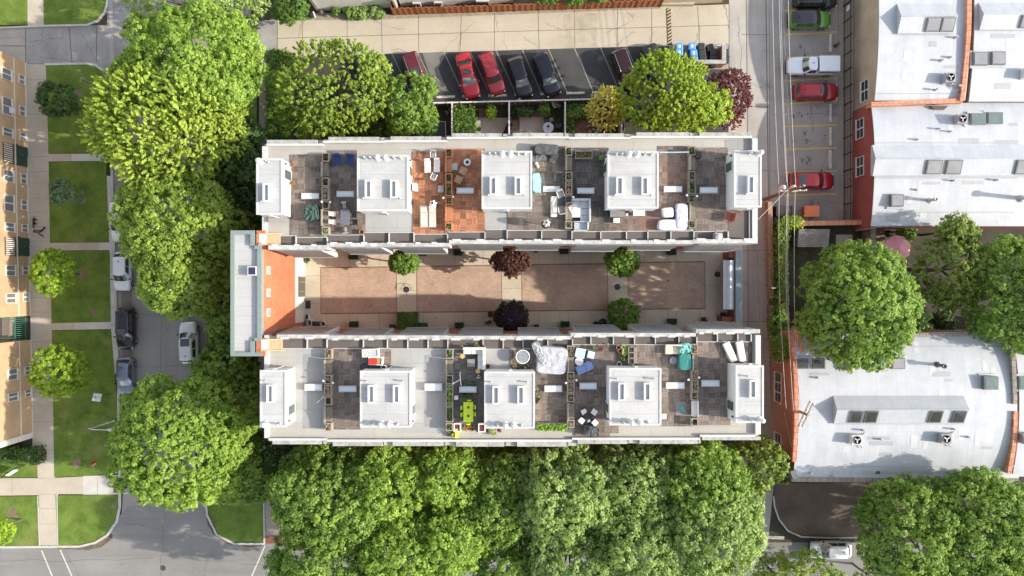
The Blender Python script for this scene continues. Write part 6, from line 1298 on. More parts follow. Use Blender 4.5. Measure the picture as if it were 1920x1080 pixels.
mb = MB(); mb.ball(W(0, -0.075, 1.70), (0.112, 0.125, 0.115), 14); mb.build('hair', hr, pe)
for (x, y, z, a) in ((-0.11, -0.47, 0.05, 0.0), (0.11, 0.44, 0.12, 0.6)):
    mb = MB(); q = W(x, y, z); mb.ball(q, (0.055, 0.15, 0.055 + a * 0.08), 10); mb.build('shoe', plain('black shoe', (0.015, 0.015, 0.015), 0.6), pe)
for s, hx, hy_, hz in ((-1, -0.21, 0.0, 0.8), (1, 0.185, -0.46, 1.05)):
    for f in range(5):
        mb = MB(); a = (f - 2) * 0.018; d = Vector((0, 0, -1)) if s < 0 else Vector((0, -0.85, -0.4)); q = Vector(W(hx + a, hy_, hz)); ln = (0.05, 0.075, 0.08, 0.075, 0.06)[f]
        mb.tube([q - d * 0.04, q + d * ln * 0.6, q + d * ln + Vector((0, -0.015, -0.01))], [0.011, 0.009, 0.007], 6); mb.build('finger', sk_m, pe)
dg0 = P(68.5, 416.5, 0.1); db_ = Vector((dg0.x, dg0.y, ZW + 0.0)); dog = thing('dog', db_, 'large black dog with lowered head walking beside the person', 'dog')
def D(x, y, z): return (db_.x + x, db_.y + y, db_.z + z)
dp = [D(0, 0.28, 0.5), D(0, 0.05, 0.47), D(0, -0.2, 0.48), D(0, -0.34, 0.54), D(0, -0.47, 0.56), D(0, -0.6, 0.5), D(0, -0.68, 0.47), D(0, 0.36, 0.5), D(0.02, 0.5, 0.44), D(0.03, 0.6, 0.4)]
de = [(0, 1), (1, 2), (2, 3), (3, 4), (4, 5), (5, 6), (0, 7), (7, 8), (8, 9)]; dr_ = [0.1, 0.11, 0.13, 0.09, 0.075, 0.05, 0.035, 0.05, 0.03, 0.018]
def leg(i0, pts, rs):
    prev = i0
    for p, r in zip(pts, rs): dp.append(p); dr_.append(r); de.append((prev, len(dp) - 1)); prev = len(dp) - 1
leg(2, [D(-0.1, -0.22, 0.34), D(-0.1, -0.3, 0.18), D(-0.1, -0.36, 0.03)], [0.06, 0.035, 0.03]); leg(2, [D(0.1, -0.2, 0.34), D(0.1, -0.15, 0.18), D(0.1, -0.17, 0.03)], [0.06, 0.035, 0.03])
leg(0, [D(-0.1, 0.24, 0.33), D(-0.1, 0.36, 0.18), D(-0.1, 0.33, 0.03)], [0.075, 0.035, 0.03]); leg(0, [D(0.1, 0.2, 0.33), D(0.1, 0.26, 0.18), D(0.1, 0.2, 0.03)], [0.075, 0.035, 0.03])
fur = plain('black brown fur', (0.022, 0.018, 0.015), 0.8, 0.4, 20)
skinned('body', dp, de, dr_, fur, dog)
for s in (-1, 1): mb = MB(); mb.ball(D(s * 0.07, -0.44, 0.58), (0.025, 0.05, 0.07), 8); mb.build('ear', fur, dog)
mb = MB(); mb.tube([D(0.09 * math.cos(a), -0.38, 0.55 + 0.09 * math.sin(a)) for a in [6.3 * i / 12 for i in range(13)]], 0.014, 6); mb.build('collar', plain('grey collar', (0.35, 0.35, 0.36), 0.5), dog)
ld_ = MB(); h_ = Vector(W(0.19, -0.45, 1.04)); n_ = Vector(D(0.0, -0.38, 0.64)); ld_.tube([h_, h_.lerp(n_, 0.5) - Vector((0, 0, 0.18)), n_], 0.008, 5); o = ld_.build('leash', m_cabd); tag(o, 'thin dark leash from the person to the dog', 'leash')
# ------------------------------------------------------------------ furniture on the roof terraces (and gardens)
ZD = ZR + 0.072
fab = lambda n, c, v=0.1: plain(n, c, 0.85, v, 7, bump=0.15, bscale=90)
f_white = fab('white outdoor cushion', (0.66, 0.65, 0.61)); f_cream = fab('cream cushion', (0.62, 0.55, 0.44)); f_grey = fab('grey sling fabric', (0.36, 0.35, 0.34)); f_dgrey = fab('charcoal fabric', (0.075, 0.078, 0.082))
f_navy = fab('navy cushion', (0.03, 0.055, 0.16)); f_blue = fab('cornflower cushion', (0.2, 0.28, 0.56)); f_lblue = fab('pale blue cushion', (0.4, 0.56, 0.75)); f_turq = fab('turquoise cloth', (0.3, 0.66, 0.68), 0.2)
f_teal = fab('teal cover', (0.03, 0.2, 0.18)); f_lil = fab('lilac cover', (0.52, 0.5, 0.62)); f_tarp = fab('grey tarpaulin', (0.42, 0.43, 0.46), 0.2); f_greent = fab('bottle green tarp', (0.045, 0.09, 0.075), 0.5); f_lg = fab('light grey cushion', (0.42, 0.44, 0.48))
f_lime = plain('lime powder coat', (0.55, 0.68, 0.03), 0.45, 0.05); m_frame_b = plain('black powder coat', (0.025, 0.025, 0.027), 0.5); m_tan = plain('teak', (0.42, 0.27, 0.16), 0.7, 0.25, 8); m_terra = plain('terracotta', (0.42, 0.15, 0.08), 0.8, 0.15, 8); m_redp = plain('oxblood planter', (0.18, 0.02, 0.025), 0.5)
f_rust = fab('rust red cushion', (0.3, 0.1, 0.065)); f_mustard = fab('mustard cushion', (0.5, 0.3, 0.06)); f_whitep = plain('white resin', (0.72, 0.71, 0.69), 0.5, 0.05)
PROTO = {}
def place(key, maker, px, py, rot, label, z=None, top=0.45, group=None, sc=None):
    z = ZD if z is None else z; p = P(px, py, z + top)
    if key not in PROTO: t = maker(); PROTO[key] = t
    else: t = dup(PROTO[key], (0, 0, 0), 0)
    t['label'] = label
    if group: t['group'] = group
    elif 'group' in t: del t['group']
    if sc: t.scale = sc
    move(t, (p.x, p.y, z), math.radians(rot)); return t
def mk_chair(name, cat, w, d, seat, frame, h=0.42, arms=True, back=True, bh=0.42):
    """seat centred on the origin, backrest on local -x"""
    def f():
        t = thing(name, (0, 0, 0), 'x', cat)
        mb = MB(); mb.box((0.03, 0, h - 0.05), (d - 0.1, w - (0.14 if arms else 0.02), 0.12)); mb.build('seat', seat, t, bevel=0.03)
        if back: mb = MB(); mb.add([], []); mb.rings([[(-d / 2, -w / 2 + 0.04, h - 0.02), (-d / 2, w / 2 - 0.04, h - 0.02), (-d / 2 + 0.1, w / 2 - 0.04, h - 0.02), (-d / 2 + 0.1, -w / 2 + 0.04, h - 0.02)][::-1], [(-d / 2 - 0.1, -w / 2 + 0.05, h + bh), (-d / 2 - 0.1, w / 2 - 0.05, h + bh), (-d / 2 - 0.02, w / 2 - 0.05, h + bh), (-d / 2 - 0.02, -w / 2 + 0.05, h + bh)][::-1]], 0, False); mb.build('backrest', seat, t, bevel=0.02)
        for sx in (-1, 1):
            for sy in (-1, 1): mb = MB(); mb.tube([(sx * (d / 2 - 0.06), sy * (w / 2 - 0.04), 0), (sx * (d / 2 - 0.08), sy * (w / 2 - 0.05), h - 0.08)], 0.022, 6); mb.build('leg', frame, t)
        if arms:
            for s in (-1, 1): mb = MB(); mb.box((0, s * (w / 2 - 0.035), h + 0.2), (d - 0.06, 0.07, 0.04)); mb.tube([(d / 2 - 0.06, s * (w / 2 - 0.035), h - 0.1), (d / 2 - 0.06, s * (w / 2 - 0.035), h + 0.2)], 0.02, 6); mb.build('armrest', frame, t)
        return t
    return f
def mk_lounger(w, L, mat, frame, raise_=0.25, cat='sun lounger'):
    def f():
        t = thing('sun_lounger', (0, 0, 0), 'x', cat); x = L / 2 - 0.62
        mb = MB(); mb.box((-0.31, 0, 0.32), (L - 0.62, w - 0.06, 0.08)); mb.build('seat', mat, t, bevel=0.025)
        mb = MB(); mb.rings([[(x + 0.01, -w / 2 + 0.03, 0.28), (x + 0.01, w / 2 - 0.03, 0.28), (x + 0.01, w / 2 - 0.03, 0.36), (x + 0.01, -w / 2 + 0.03, 0.36)], [(L / 2, -w / 2 + 0.03, 0.3 + raise_), (L / 2, w / 2 - 0.03, 0.3 + raise_), (L / 2 - 0.02, w / 2 - 0.03, 0.38 + raise_), (L / 2 - 0.02, -w / 2 + 0.03, 0.38 + raise_)]], 0, False); mb.build('backrest', mat, t, bevel=0.02)
        for s in (-1, 1): mb = MB(); mb.tube([(-L / 2, s * w / 2, 0.28), (L / 2 - 0.1, s * w / 2, 0.28)], 0.025, 6); mb.build('rail', frame, t)
        for sx in (-L / 2 + 0.2, L / 2 - 0.3):
            for s in (-1, 1): mb = MB(); mb.tube([(sx, s * w / 2, 0), (sx, s * w / 2, 0.28)], 0.025, 6); mb.build('leg', frame, t)
        mb = MB(); mb.tube([(-L / 2, -w / 2, 0.28), (-L / 2, w / 2, 0.28)], 0.025, 6); mb.build('foot_bar', frame, t)
        return t
    return f
def mk_table(w, d, h, top, frame, slats=0, name='patio_table'):
    def f():
        t = thing(name, (0, 0, 0), 'x', 'table'); mb = MB()
        if slats:
            for i in range(slats): mb.box((0, -d / 2 + d * (i + 0.5) / slats, h), (w, d / slats - 0.015, 0.04))
            for s in (-1, 1): mb.box((s * (w / 2 - 0.06), 0, h - 0.05), (0.06, d - 0.04, 0.05))
        else: mb.box((0, 0, h), (w, d, 0.05))
        mb.build('tabletop', top, t, bevel=0.01)
        for sx in (-1, 1):
            for sy in (-1, 1): mb = MB(); mb.box((sx * (w / 2 - 0.06), sy * (d / 2 - 0.06), h / 2 - 0.02), (0.05, 0.05, h - 0.04)); mb.build('leg', frame, t)
        return t
    return f
def mk_round(r, h, top, frame, rim=None, name='round_table', cat='table'):
    def f():
        t = thing(name, (0, 0, 0), 'x', cat); mb = MB(); mb.lathe([(r, h - 0.04), (r, h)], (0, 0, 0), 28, sm=False); mb.build('tabletop', top, t)
        if rim: mb = MB(); mb.lathe([(r - 0.05, h + 0.002), (r - 0.05, h + 0.03), (r + 0.02, h + 0.03), (r + 0.03, h - 0.05)], (0, 0, 0), 28, caps=(False, False)); mb.build('rim', rim, t)
        mb = MB(); mb.lathe([(r * 0.5, 0), (r * 0.5, 0.03), (0.05, 0.06), (0.05, h - 0.05)], (0, 0, 0), 14); mb.build('pedestal', frame, t)
        return t
    return f
def mk_cube(w, d, h, mat, name='ottoman', cat='ottoman', base=None):
    def f():
        t = thing(name, (0, 0, 0), 'x', cat); mb = MB(); mb.box((0, 0, h - 0.1), (w, d, 0.18)); mb.build('cushion', mat, t, bevel=0.04)
        mb = MB(); mb.box((0, 0, (h - 0.2) / 2), (w - 0.06, d - 0.06, h - 0.2)); mb.build('base', base or m_wood_d, t)
        return t
    return f
def mk_pot(r, h, mat, plant=None, n=60, name='plant_pot', cat='plant pot', pr=1.2, ph=0.5, rim=True):
    def f():
        t = thing(name, (0, 0, 0), 'x', cat); mb = MB(); mb.lathe([(r * 0.7, 0), (r, h), (r * 1.08, h), (r * 1.08, h + 0.03), (r * 0.85, h + 0.03), (r * 0.85, h - 0.06)], (0, 0, 0), 18); mb.build('pot', mat, t)
        mb = MB(); mb.lathe([(r * 0.85, h - 0.06), (0.01, h - 0.05)], (0, 0, 0), 18); mb.build('soil', m_dirt, t)
        if plant: mb = MB(); leaf_tuft(mb, (0, 0, h - 0.08), r * pr, ph, n, R); mb.build('plant', plant, t)
        return t
    return f
def cover(px, py, w, d, h, rot, mat, label, name='furniture_cover', cat='furniture cover', seed=1, z=None, rough_=0.06, n=18, pinch=0.25):
    """cloth thrown over furniture: a draped, folded lump"""
    z = ZD if z is None else z; p = P(px, py, z + h); mb = MB()
    def fn(u, v):
        a = u * 2 * math.pi; s = v; ca, sa = math.cos(a), math.sin(a); q = (abs(ca) ** 5 + abs(sa) ** 5) ** -0.2
        nz = noise.noise(Vector((ca * 1.7 + seed * 7.3, sa * 1.7, 1.5)))
        rr = min(1.0, s * 1.35) * q * (1 + rough_ * 1.6 * nz * s) * (1.0 if s < 0.74 else 1 + 0.1 * (s - 0.74) / 0.26)
        x, y = rr * ca * w / 2, rr * sa * d / 2
        crease = abs(noise.noise(Vector((x * 2.1 + seed, y * 2.1, seed * 1.7)))) + 0.5 * abs(noise.noise(Vector((x * 5 - seed, y * 5, 3.1))))
        hh = h * (1 - rough_ * 2.4 * crease - 0.1 * s * s) if s < 0.74 else h * 0.92 * (1 - ((s - 0.74) / 0.26) ** 1.5) + 0.02
        return (x, y, max(0.01, hh))
    mb.grid(fn, 64, n + 8); o = mb.build(name, mat, base=(0, 0, 0)); move(o, (p.x, p.y, z), math.radians(rot)); return tag(o, label, cat)
def simple(name, mbf, mat, px, py, z, top, label, cat, rot=0.0, group=None, bevel=0.0):
    mb = MB(); mbf(mb); o = mb.build(name, mat, base=(0, 0, 0), bevel=bevel); p = P(px, py, z + top); move(o, (p.x, p.y, z), math.radians(rot)); return tag(o, label, cat, group)

# --- north row, from left to right
cover(582, 398, 1.15, 1.3, 0.9, 10, f_greent, 'crumpled bottle green cover on the leftmost deck of the north row', seed=3, rough_=0.14)
place('bench_box', mk_table(1.5, 0.58, 0.5, plain('grey bench pad', (0.3, 0.285, 0.27), 0.8), m_wood_d, name='storage_bench'), 519, 411, 0, 'long grey bench below the leftmost penthouse of the north row', top=0.5)['category'] = 'bench'
pt_o = mk_pot(0.13, 0.28, m_terra, plain('orange dry plant', (0.4, 0.17, 0.06), 0.8, 0.4, 9), 50)
place('pot_o', pt_o, 549, 309, 0, 'upper small pot of orange dry plants beside the white wall', group='pots of orange dry plants'); place('pot_o', pt_o, 549, 343, 0, 'lower small pot of orange dry plants beside the white wall', group='pots of orange dry plants')
nav = mk_chair('armchair', 'armchair', 0.72, 0.85, f_navy, f_navy, bh=0.5)
place('nav', nav, 633, 300, -82, 'navy armchair nearer the planter divider, turned right', group='navy armchairs'); place('nav', nav, 656, 300, -98, 'navy armchair nearer the penthouse, turned left', group='navy armchairs')
simple('side_table', lambda m: m.lathe([(0.16, 0), (0.2, 0.4), (0.2, 0.44), (0.02, 0.45)], n=16), m_frame_b, 623, 304, ZD, 0.45, 'small black side table left of the navy armchairs', 'table')
place('dtab', mk_table(0.8, 1.3, 0.74, plain('blue grey slats', (0.14, 0.15, 0.18), 0.6), m_frame_b, 9, 'dining_table'), 647, 407, 0, 'blue grey slatted dining table with six chairs', top=0.74)
crm = mk_chair('dining_chair', 'chair', 0.45, 0.46, f_cream, m_frame_b, arms=False); dch = mk_chair('dining_chair', 'chair', 0.48, 0.5, f_dgrey, m_frame_b)
place('crm', crm, 625, 401, 0, 'upper cream cushioned dining chair at the blue grey table', group='cream dining chairs'); place('crm', crm, 625, 416, 0, 'lower cream cushioned dining chair at the blue grey table', group='cream dining chairs')
place('dch', dch, 664, 403, 180, 'upper charcoal dining chair right of the blue grey table', group='charcoal dining chairs'); place('dch', dch, 665.5, 417, 180, 'lower charcoal dining chair right of the blue grey table', group='charcoal dining chairs')
place('gch', mk_chair('dining_chair', 'chair', 0.5, 0.5, f_grey, m_frame_b), 646, 386, -85, 'grey dining chair at the head of the blue grey table', group='grey dining chairs'); place('gch', None, 648, 431, 95, 'grey dining chair pulled out at the foot of the blue grey table', group='grey dining chairs')
place('terra', mk_pot(0.2, 0.35, m_terra), 678, 435, 0, 'empty terracotta pot at the deck edge by the gutter', top=0.3)
simple('wall_heater', lambda m: m.box((0, 0, 0.6), (0.38, 0.62, 1.1)), m_wwall, 777, 350, ZD, 1.1, 'white cabinet against the penthouse wall on the red deck', 'cabinet', bevel=0.03)
wch = mk_chair('patio_chair', 'chair', 0.56, 1.1, f_white, f_whitep, arms=False, bh=0.25); sch = mk_chair('patio_chair', 'chair', 0.52, 0.55, f_grey, f_whitep)
place('sch', sch, 812.5, 290, -90, 'grey chair at the top of the white chair group on the red deck', group='grey sling chairs')
place('wch', wch, 801.5, 312, -88, 'left long white chair on the red deck', group='long white chairs'); place('wch', wch, 819, 311, -91, 'right long white chair on the red deck', group='long white chairs')
place('sch', sch, 814, 331, 65, 'grey chair turned askew below the white chair group', group='grey sling chairs'); place('ott', mk_cube(0.52, 0.6, 0.42, f_grey, base=f_whitep), 826.5, 354, 0, 'grey ottoman by the red planter divider', group='grey ottomans')
lg = mk_lounger(0.6, 1.85, fab('beige sling', (0.5, 0.47, 0.41)), f_whitep, 0.08)
place('lgA', lg, 794, 405, 90, 'left of the two beige sun loungers on the red deck', group='beige sun loungers'); place('lgA', lg, 810, 405, 90, 'right beige sun lounger below the white parasol', group='beige sun loungers')
def closed_umb(t):
    mb = MB(); mb.tube([(0, 0, 0.05), (0, 0, 2.3)], 0.025, 8); mb.build('pole', m_frame_b, t); mb = MB()
    mb.grid(lambda u, v: ((0.34 + 0.07 * math.sin(v * 6.283 * 6)) * (0.25 + 1.0 * u * (1.3 - u)) * math.cos(v * 6.283), (0.34 + 0.07 * math.sin(v * 6.283 * 6)) * (0.25 + 1.0 * u * (1.3 - u)) * math.sin(v * 6.283), 2.3 - 1.3 * u), 8, 48); mb.build('folded_canopy', f_whitep, t)
    mb = MB(); mb.lathe([(0.26, 0), (0.26, 0.06), (0.05, 0.1)], n=16); mb.build('base', m_frame_b, t); return t
for x, y, lb in ((811, 381, 'folded white parasol at the head of the beige loungers'), (1025, 418, 'folded white parasol on the lower deck right of the central north penthouse')):
    t = thing('parasol', (0, 0, 0), lb, 'parasol'); closed_umb(t); p = P(x, y, ZD + 1.6); move(t, (p.x, p.y, ZD)); t.scale = (1.25, 1.25, 0.75 if x < 900 else 0.9)
place('ott', None, 852, 312, 0, 'grey ottoman on the oiled deck next to the divider', group='grey ottomans')
t = place('egg', mk_round(0.3, 0.5, f_whitep, m_tan, None, 'side_table'), 876, 304, 0, 'small white round table holding a black bowl', top=0.5)
simple('bowl', lambda m: m.lathe([(0.08, 0), (0.15, 0.1), (0.14, 0.1), (0.02, 0.03)], n=14), m_frame_b, 876, 304, ZD + 0.5, 0.1, 'black bowl on the small white round table', 'bowl')
tk = mk_table(0.62, 0.62, 0.42, m_tan, m_tan, 7, 'slatted_table')
place('tk', tk, 868.5, 320, -27, 'upper teak slatted square table on the oiled deck', group='teak slatted tables'); place('tk', tk, 859.5, 336.5, -27, 'lower teak slatted square table on the oiled deck', group='teak slatted tables')
cover(1026, 279, 2.0, 0.85, 0.85, -3, f_dgrey, 'long black cover over furniture at the north end of the deck', seed=5); cover(1012, 296, 1.2, 0.55, 0.5, 12, fab('grey black cover', (0.12, 0.118, 0.12)), 'small dark cover bundle below the long black cover', seed=6, rough_=0.12)
place('fold', mk_lounger(0.45, 0.9, f_dgrey, m_galv, 0.2, 'folding chair'), 1039, 294, 60, 'folded grey garden chair leaning by the black cover')['category'] = 'folding chair'
simple('stone_ornament', lambda m: (m.ball((0, 0.1, 0.2), (0.16, 0.3, 0.22), 10), m.ball((0.05, -0.25, 0.15), (0.13, 0.2, 0.16), 10)), plain('pale stone', (0.55, 0.53, 0.48), 0.8, 0.3, 8), 1006, 306, ZD, 0.3, 'pale stone ornament beside the penthouse wall', 'ornament', 15)
cover(1007, 342, 0.68, 1.55, 0.55, 2, f_turq, 'turquoise cloth thrown over a bench by the penthouse wall', 'bench_cover', 'bench cover', seed=8, rough_=0.07)
place('club', mk_chair('armchair', 'armchair', 0.75, 0.75, f_dgrey, f_dgrey), 1047, 333, -95, 'single charcoal armchair left of the divider', group='charcoal armchairs')
place('wl', mk_lounger(0.55, 1.75, f_white, f_whitep, 0.1), 1039, 387, 90, 'white padded sun lounger near the grey divider', group='white sun loungers')
place('wfr', mk_chair('armchair', 'armchair', 0.62, 0.62, f_grey, f_whitep), 1051, 364.5, -70, 'white framed armchair above the dark chair pair', group='white framed armchairs'); place('club', None, 1053, 379, 85, 'charcoal armchair between the two white framed ones', group='charcoal armchairs'); place('wfr', None, 1053, 394, 100, 'white framed armchair below the charcoal one', group='white framed armchairs')
place('trough', lambda: (lambda t: (MB().box2(-0.75, 0.75, -0.33, -0.26, 0, 0.5).box2(-0.75, 0.75, 0.26, 0.33, 0, 0.5).box2(-0.75, -0.68, -0.26, 0.26, 0, 0.5).box2(0.68, 0.75, -0.26, 0.26, 0, 0.5).build('trough', m_wood, t), MB().box2(-0.68, 0.68, -0.26, 0.26, 0.1, 0.42).build('soil', m_dirt, t), (lambda m: ([leaf_tuft(m, (-0.55 + i * 0.18, 0, 0.4), 0.2, 0.18, 40, R) for i in range(7)], m.build('plant', plain('olive sedum', (0.12, 0.13, 0.04), 0.7, 0.4, 9), t)))(MB()), t)[-1])(thing('planter_trough', (0, 0, 0), 'x', 'planter')), 1094.5, 290, 0, 'long pale planter trough of olive sedum on the dark deck', top=0.45)
place('gpot', mk_pot(0.17, 0.3, m_frame_b, plain('vivid leaf', (0.1, 0.24, 0.03), 0.6, 0.4, 8), 90, pr=1.3), 1128, 297, 0, 'bushy green pot beside the penthouse corner on the dark deck')
def mk_sofa(name, segs, mat, base_m, backs, arms=()):
    """segs: cushion rectangles x0,x1,y0,y1; backs: backrest boxes"""
    def f():
        t = thing(name, (0, 0, 0), 'x', 'sofa')
        for a, b, c, d in segs:
            mb = MB(); mb.box2(a + 0.01, b - 0.01, c + 0.01, d - 0.01, 0.28, 0.44); mb.build('seat_cushion', mat, t, bevel=0.04)
            mb = MB(); mb.box2(a + 0.03, b - 0.03, c + 0.03, d - 0.03, 0.04, 0.275); mb.build('base', base_m, t)
        for a, b, c, d in backs: mb = MB(); mb.box2(a, b, c, d, 0.3, 0.78); mb.build('backrest', mat, t, bevel=0.05)
        for a, b, c, d in arms: mb = MB(); mb.box2(a, b, c, d, 0.05, 0.6); mb.build('armrest', mat, t, bevel=0.03)
        return t
    return f
place('gsofa', mk_sofa('sofa', [(-0.72, 0.0, 0.2, 0.85), (0.0, 0.7, 0.2, 0.85), (0.0, 0.7, -0.4, 0.2), (0.0, 0.7, -1.0, -0.4)], f_lg, m_galv, [(-0.72, 0.7, 0.85, 1.03), (0.7, 0.88, -1.0, 1.03)]), 1088, 395, 0, 'light grey corner sofa with white cushions on the dark deck')
place('gchr', mk_sofa('armchair', [(-0.55, 0.55, -0.32, 0.32)], f_lg, m_galv, [(0.55, 0.7, -0.32, 0.32)], [(-0.6, 0.6, -0.42, -0.33), (-0.6, 0.6, 0.33, 0.42)]), 1088, 424, 0, 'wide light grey armchair opposite the corner sofa')['category'] = 'armchair'
cover(1076, 391, 0.75, 0.75, 0.5, 25, f_white, 'stacked white cushions at the divider beside the grey sofa', 'cushion_stack', 'cushions', seed=11, rough_=0.05); place('wtab', mk_cube(0.85, 1.05, 0.42, f_whitep, 'coffee_table', 'table', f_whitep), 1080, 396, 0, 'white low table under the stacked cushions')
simple('planter_cube', lambda m: (m.box2(-0.24, 0.24, -0.24, 0.24, 0, 0.5), m.box2(-0.17, 0.17, -0.17, 0.17, 0.5, 0.52)), m_frame_b, 1138, 402, ZD, 0.5, 'black square planter left of the grey sideboard', 'planter', bevel=0.02)
simple('sideboard', lambda m: (m.box((0, 0, 0.45), (1.2, 0.56, 0.85)), m.box((0, 0, 0.9), (1.25, 0.6, 0.05))), plain('grey sideboard', (0.2, 0.19, 0.18), 0.7, 0.2, 3), 1158, 400, ZD, 0.9, 'grey outdoor sideboard below the fourth north penthouse', 'sideboard')
simple('lantern', lambda m: (m.lathe([(0.13, 0), (0.13, 0.35), (0.09, 0.42), (0.02, 0.44)], n=14)), f_whitep, 1175, 402, ZD, 0.4, 'round white lantern between sideboard and white bench', 'lantern')
place('wbench', mk_table(1.0, 0.5, 0.44, f_whitep, f_whitep, 0, 'bench'), 1198, 399, 0, 'white bench below the fourth north penthouse')['category'] = 'bench'
place('wst', mk_cube(0.55, 0.42, 0.42, f_whitep, 'stool', 'stool', m_galv), 1156, 413, 0, 'single white stool in front of the grey sideboard')
cover(1253.5, 398, 0.85, 0.8, 0.75, 3, fab('white cover', (0.6, 0.59, 0.61)), 'square white furniture cover beside the lilac one', seed=14, rough_=0.03); cover(1280, 405, 0.95, 2.1, 0.7, 0, f_lil, 'tall lilac cover along the timber divider', seed=15, rough_=0.03); cover(1262, 421.5, 2.3, 0.9, 0.6, 0, fab('pale lilac cover', (0.6, 0.58, 0.68)), 'low pale lilac cover at the deck edge', seed=16, rough_=0.03)
tb = MB(); a, b = P(1237, 285.5, ZD + 2.2), P(1292, 285, ZD + 2.2); tb.tube([a, a.lerp(b, 0.5) - Vector((0, 0, 0.08)), b], 0.05, 8); tag(tb.build('awning_pole', plain('pale teal pole', (0.35, 0.5, 0.5), 0.4)), 'pale teal pole spanning from penthouse to divider', 'pole')
place('rch', mk_chair('armchair', 'armchair', 0.85, 0.75, f_rust, f_rust, bh=0.5), 1368, 406, 165, 'rust red armchair beside the rightmost north penthouse')
t = thing('roof_ventilator', (0, 0, 0), 'white domed roof ventilator on a grey box', 'ventilator'); mb = MB(); mb.box((0, 0, 0.2), (0.75, 0.75, 0.4)); mb.build('box', m_cap, t); mb = MB(); mb.lathe([(0.26, 0.4), (0.3, 0.6), (0.2, 0.76), (0.02, 0.8)], n=18); mb.build('dome', m_wwall, t); p = P(1347, 445, ZR + 0.5); move(t, (p.x, p.y, ZR + 0.05))
simple('side_box', lambda m: m.box((0, 0, 0.3), (0.5, 0.55, 0.6)), m_frame_b, 1310, 290, ZD, 0.6, 'black storage box at the top of the plain brown deck', 'storage box')
# globe lamps on the dividers
def globe(px, py, lb):
    t = thing('globe_lamp', (0, 0, 0), lb, 'lamp', 'white globe lamps at the dividers'); mb = MB(); mb.tube([(0, 0, 0), (0, 0, 0.9)], 0.02, 6); mb.build('stem', m_frame_b, t); mb = MB(); mb.ball((0, 0, 0.98), 0.1, 12); mb.build('globe', f_whitep, t); p = P(px, py, ZD + 1); move(t, (p.x, p.y, ZD)); return t
for x, y, lb in ((603, 378, 'globe lamp on the left side of the grey timber divider near the crumpled cover'), (619, 379, 'globe lamp between divider and the grey dining chair'), (831, 371, 'globe lamp on the left of the red divider'), (849.5, 369, 'globe lamp on the right of the red divider'), (1075, 369.5, 'globe lamp above the light grey sofa'), (1288, 366, 'globe lamp left of the brown divider over the covered furniture'), (1307, 367.5, 'globe lamp right of the brown divider in the north row'),
                  (606, 714, 'globe lamp left of the dry divider in the south row'), (624, 718, 'globe lamp right of the dry divider in the south row'), (1061, 718, 'globe lamp left of the straw filled divider'), (1081, 713, 'globe lamp below the blue lounger'), (1291, 712, 'globe lamp beside the teal covers, left of the divider'), (1311, 708, 'globe lamp at the white lounger deck divider')): globe(x, y, lb)
# --- south row
def mk_box(w, d, h, wall, fill, name, cat, e=0.07):
    def f():
        t = thing(name, (0, 0, 0), 'x', cat); mb = MB(); mb.box2(-w / 2, w / 2, -d / 2, -d / 2 + e, 0, h); mb.box2(-w / 2, w / 2, d / 2 - e, d / 2, 0, h); mb.box2(-w / 2, -w / 2 + e, -d / 2 + e, d / 2 - e, 0, h); mb.box2(w / 2 - e, w / 2, -d / 2 + e, d / 2 - e, 0, h); mb.build('frame', wall, t)
        mb = MB(); mb.box2(-w / 2 + e, w / 2 - e, -d / 2 + e, d / 2 - e, 0.03, h - 0.08); mb.build('filling', fill, t); return t
    return f
place('wcab', mk_box(1.4, 0.68, 0.7, f_whitep, plain('marbled grey top', (0.5, 0.5, 0.5), 0.5, 0.35, 6), 'storage_cabinet', 'cabinet'), 694, 662, 3, 'white framed cabinet with grey marbled top', top=0.7)
t = place('redbox', mk_box(1.2, 0.7, 0.75, f_whitep, plain('mossy lining', (0.35, 0.32, 0.12), 0.8), 'storage_box', 'storage box'), 704, 677, -3, 'white storage box holding a bright red cushion', top=0.7)
simple('cushion', lambda m: m.box((0, 0, 0.06), (0.75, 0.5, 0.14)), fab('bright red cushion', (0.62, 0.03, 0.02)), 699, 678, ZD + 0.68, 0.15, 'bright red cushion in the white storage box', 'cushion', bevel=0.04)
simple('bench', lambda m: (m.box((0, 0, 0.4), (2.2, 0.42, 0.06)), m.box((-0.9, 0, 0.2), (0.1, 0.4, 0.38)), m.box((0.9, 0, 0.2), (0.1, 0.4, 0.38))), plain('navy black bench', (0.03, 0.035, 0.05), 0.6), 699, 688, ZD, 0.4, 'low black bench against the penthouse wall under the hose', 'bench')
hm = MB(); c = P(720, 688, ZD + 0.5); hm.tube([(c.x + (0.28 - 0.02 * i / 8) * math.cos(i * 0.7), c.y + 0.15 * math.sin(i * 0.7), ZD + 0.5 + i * 0.006) for i in range(30)], 0.02, 5); tag(hm.build('garden_hose', f_whitep), 'pale coiled garden hose on the black bench', 'hose')
simple('broom', lambda m: (m.tube([(-0.3, -0.25, 0.05), (0.3, 0.25, 0.9)], 0.02, 6), m.box((-0.32, -0.27, 0.06), (0.3, 0.08, 0.12), 0.7)), f_whitep, 602, 748, ZD, 0.5, 'white broom leaning on the dry divider', 'broom')
place('wsofa', mk_sofa('sofa', [(-0.95, -0.25, 0.35, 0.95), (-0.25, 0.3, 0.35, 0.95), (0.3, 0.85, 0.3, 0.95), (0.3, 0.85, -0.3, 0.3), (0.3, 0.85, -0.95, -0.3)], f_white, f_whitep, [(-0.95, 0.85, 0.75, 0.97), (0.72, 0.97, -0.95, 0.97)]), 889, 672, 0, 'white corner sofa on the dark deck')
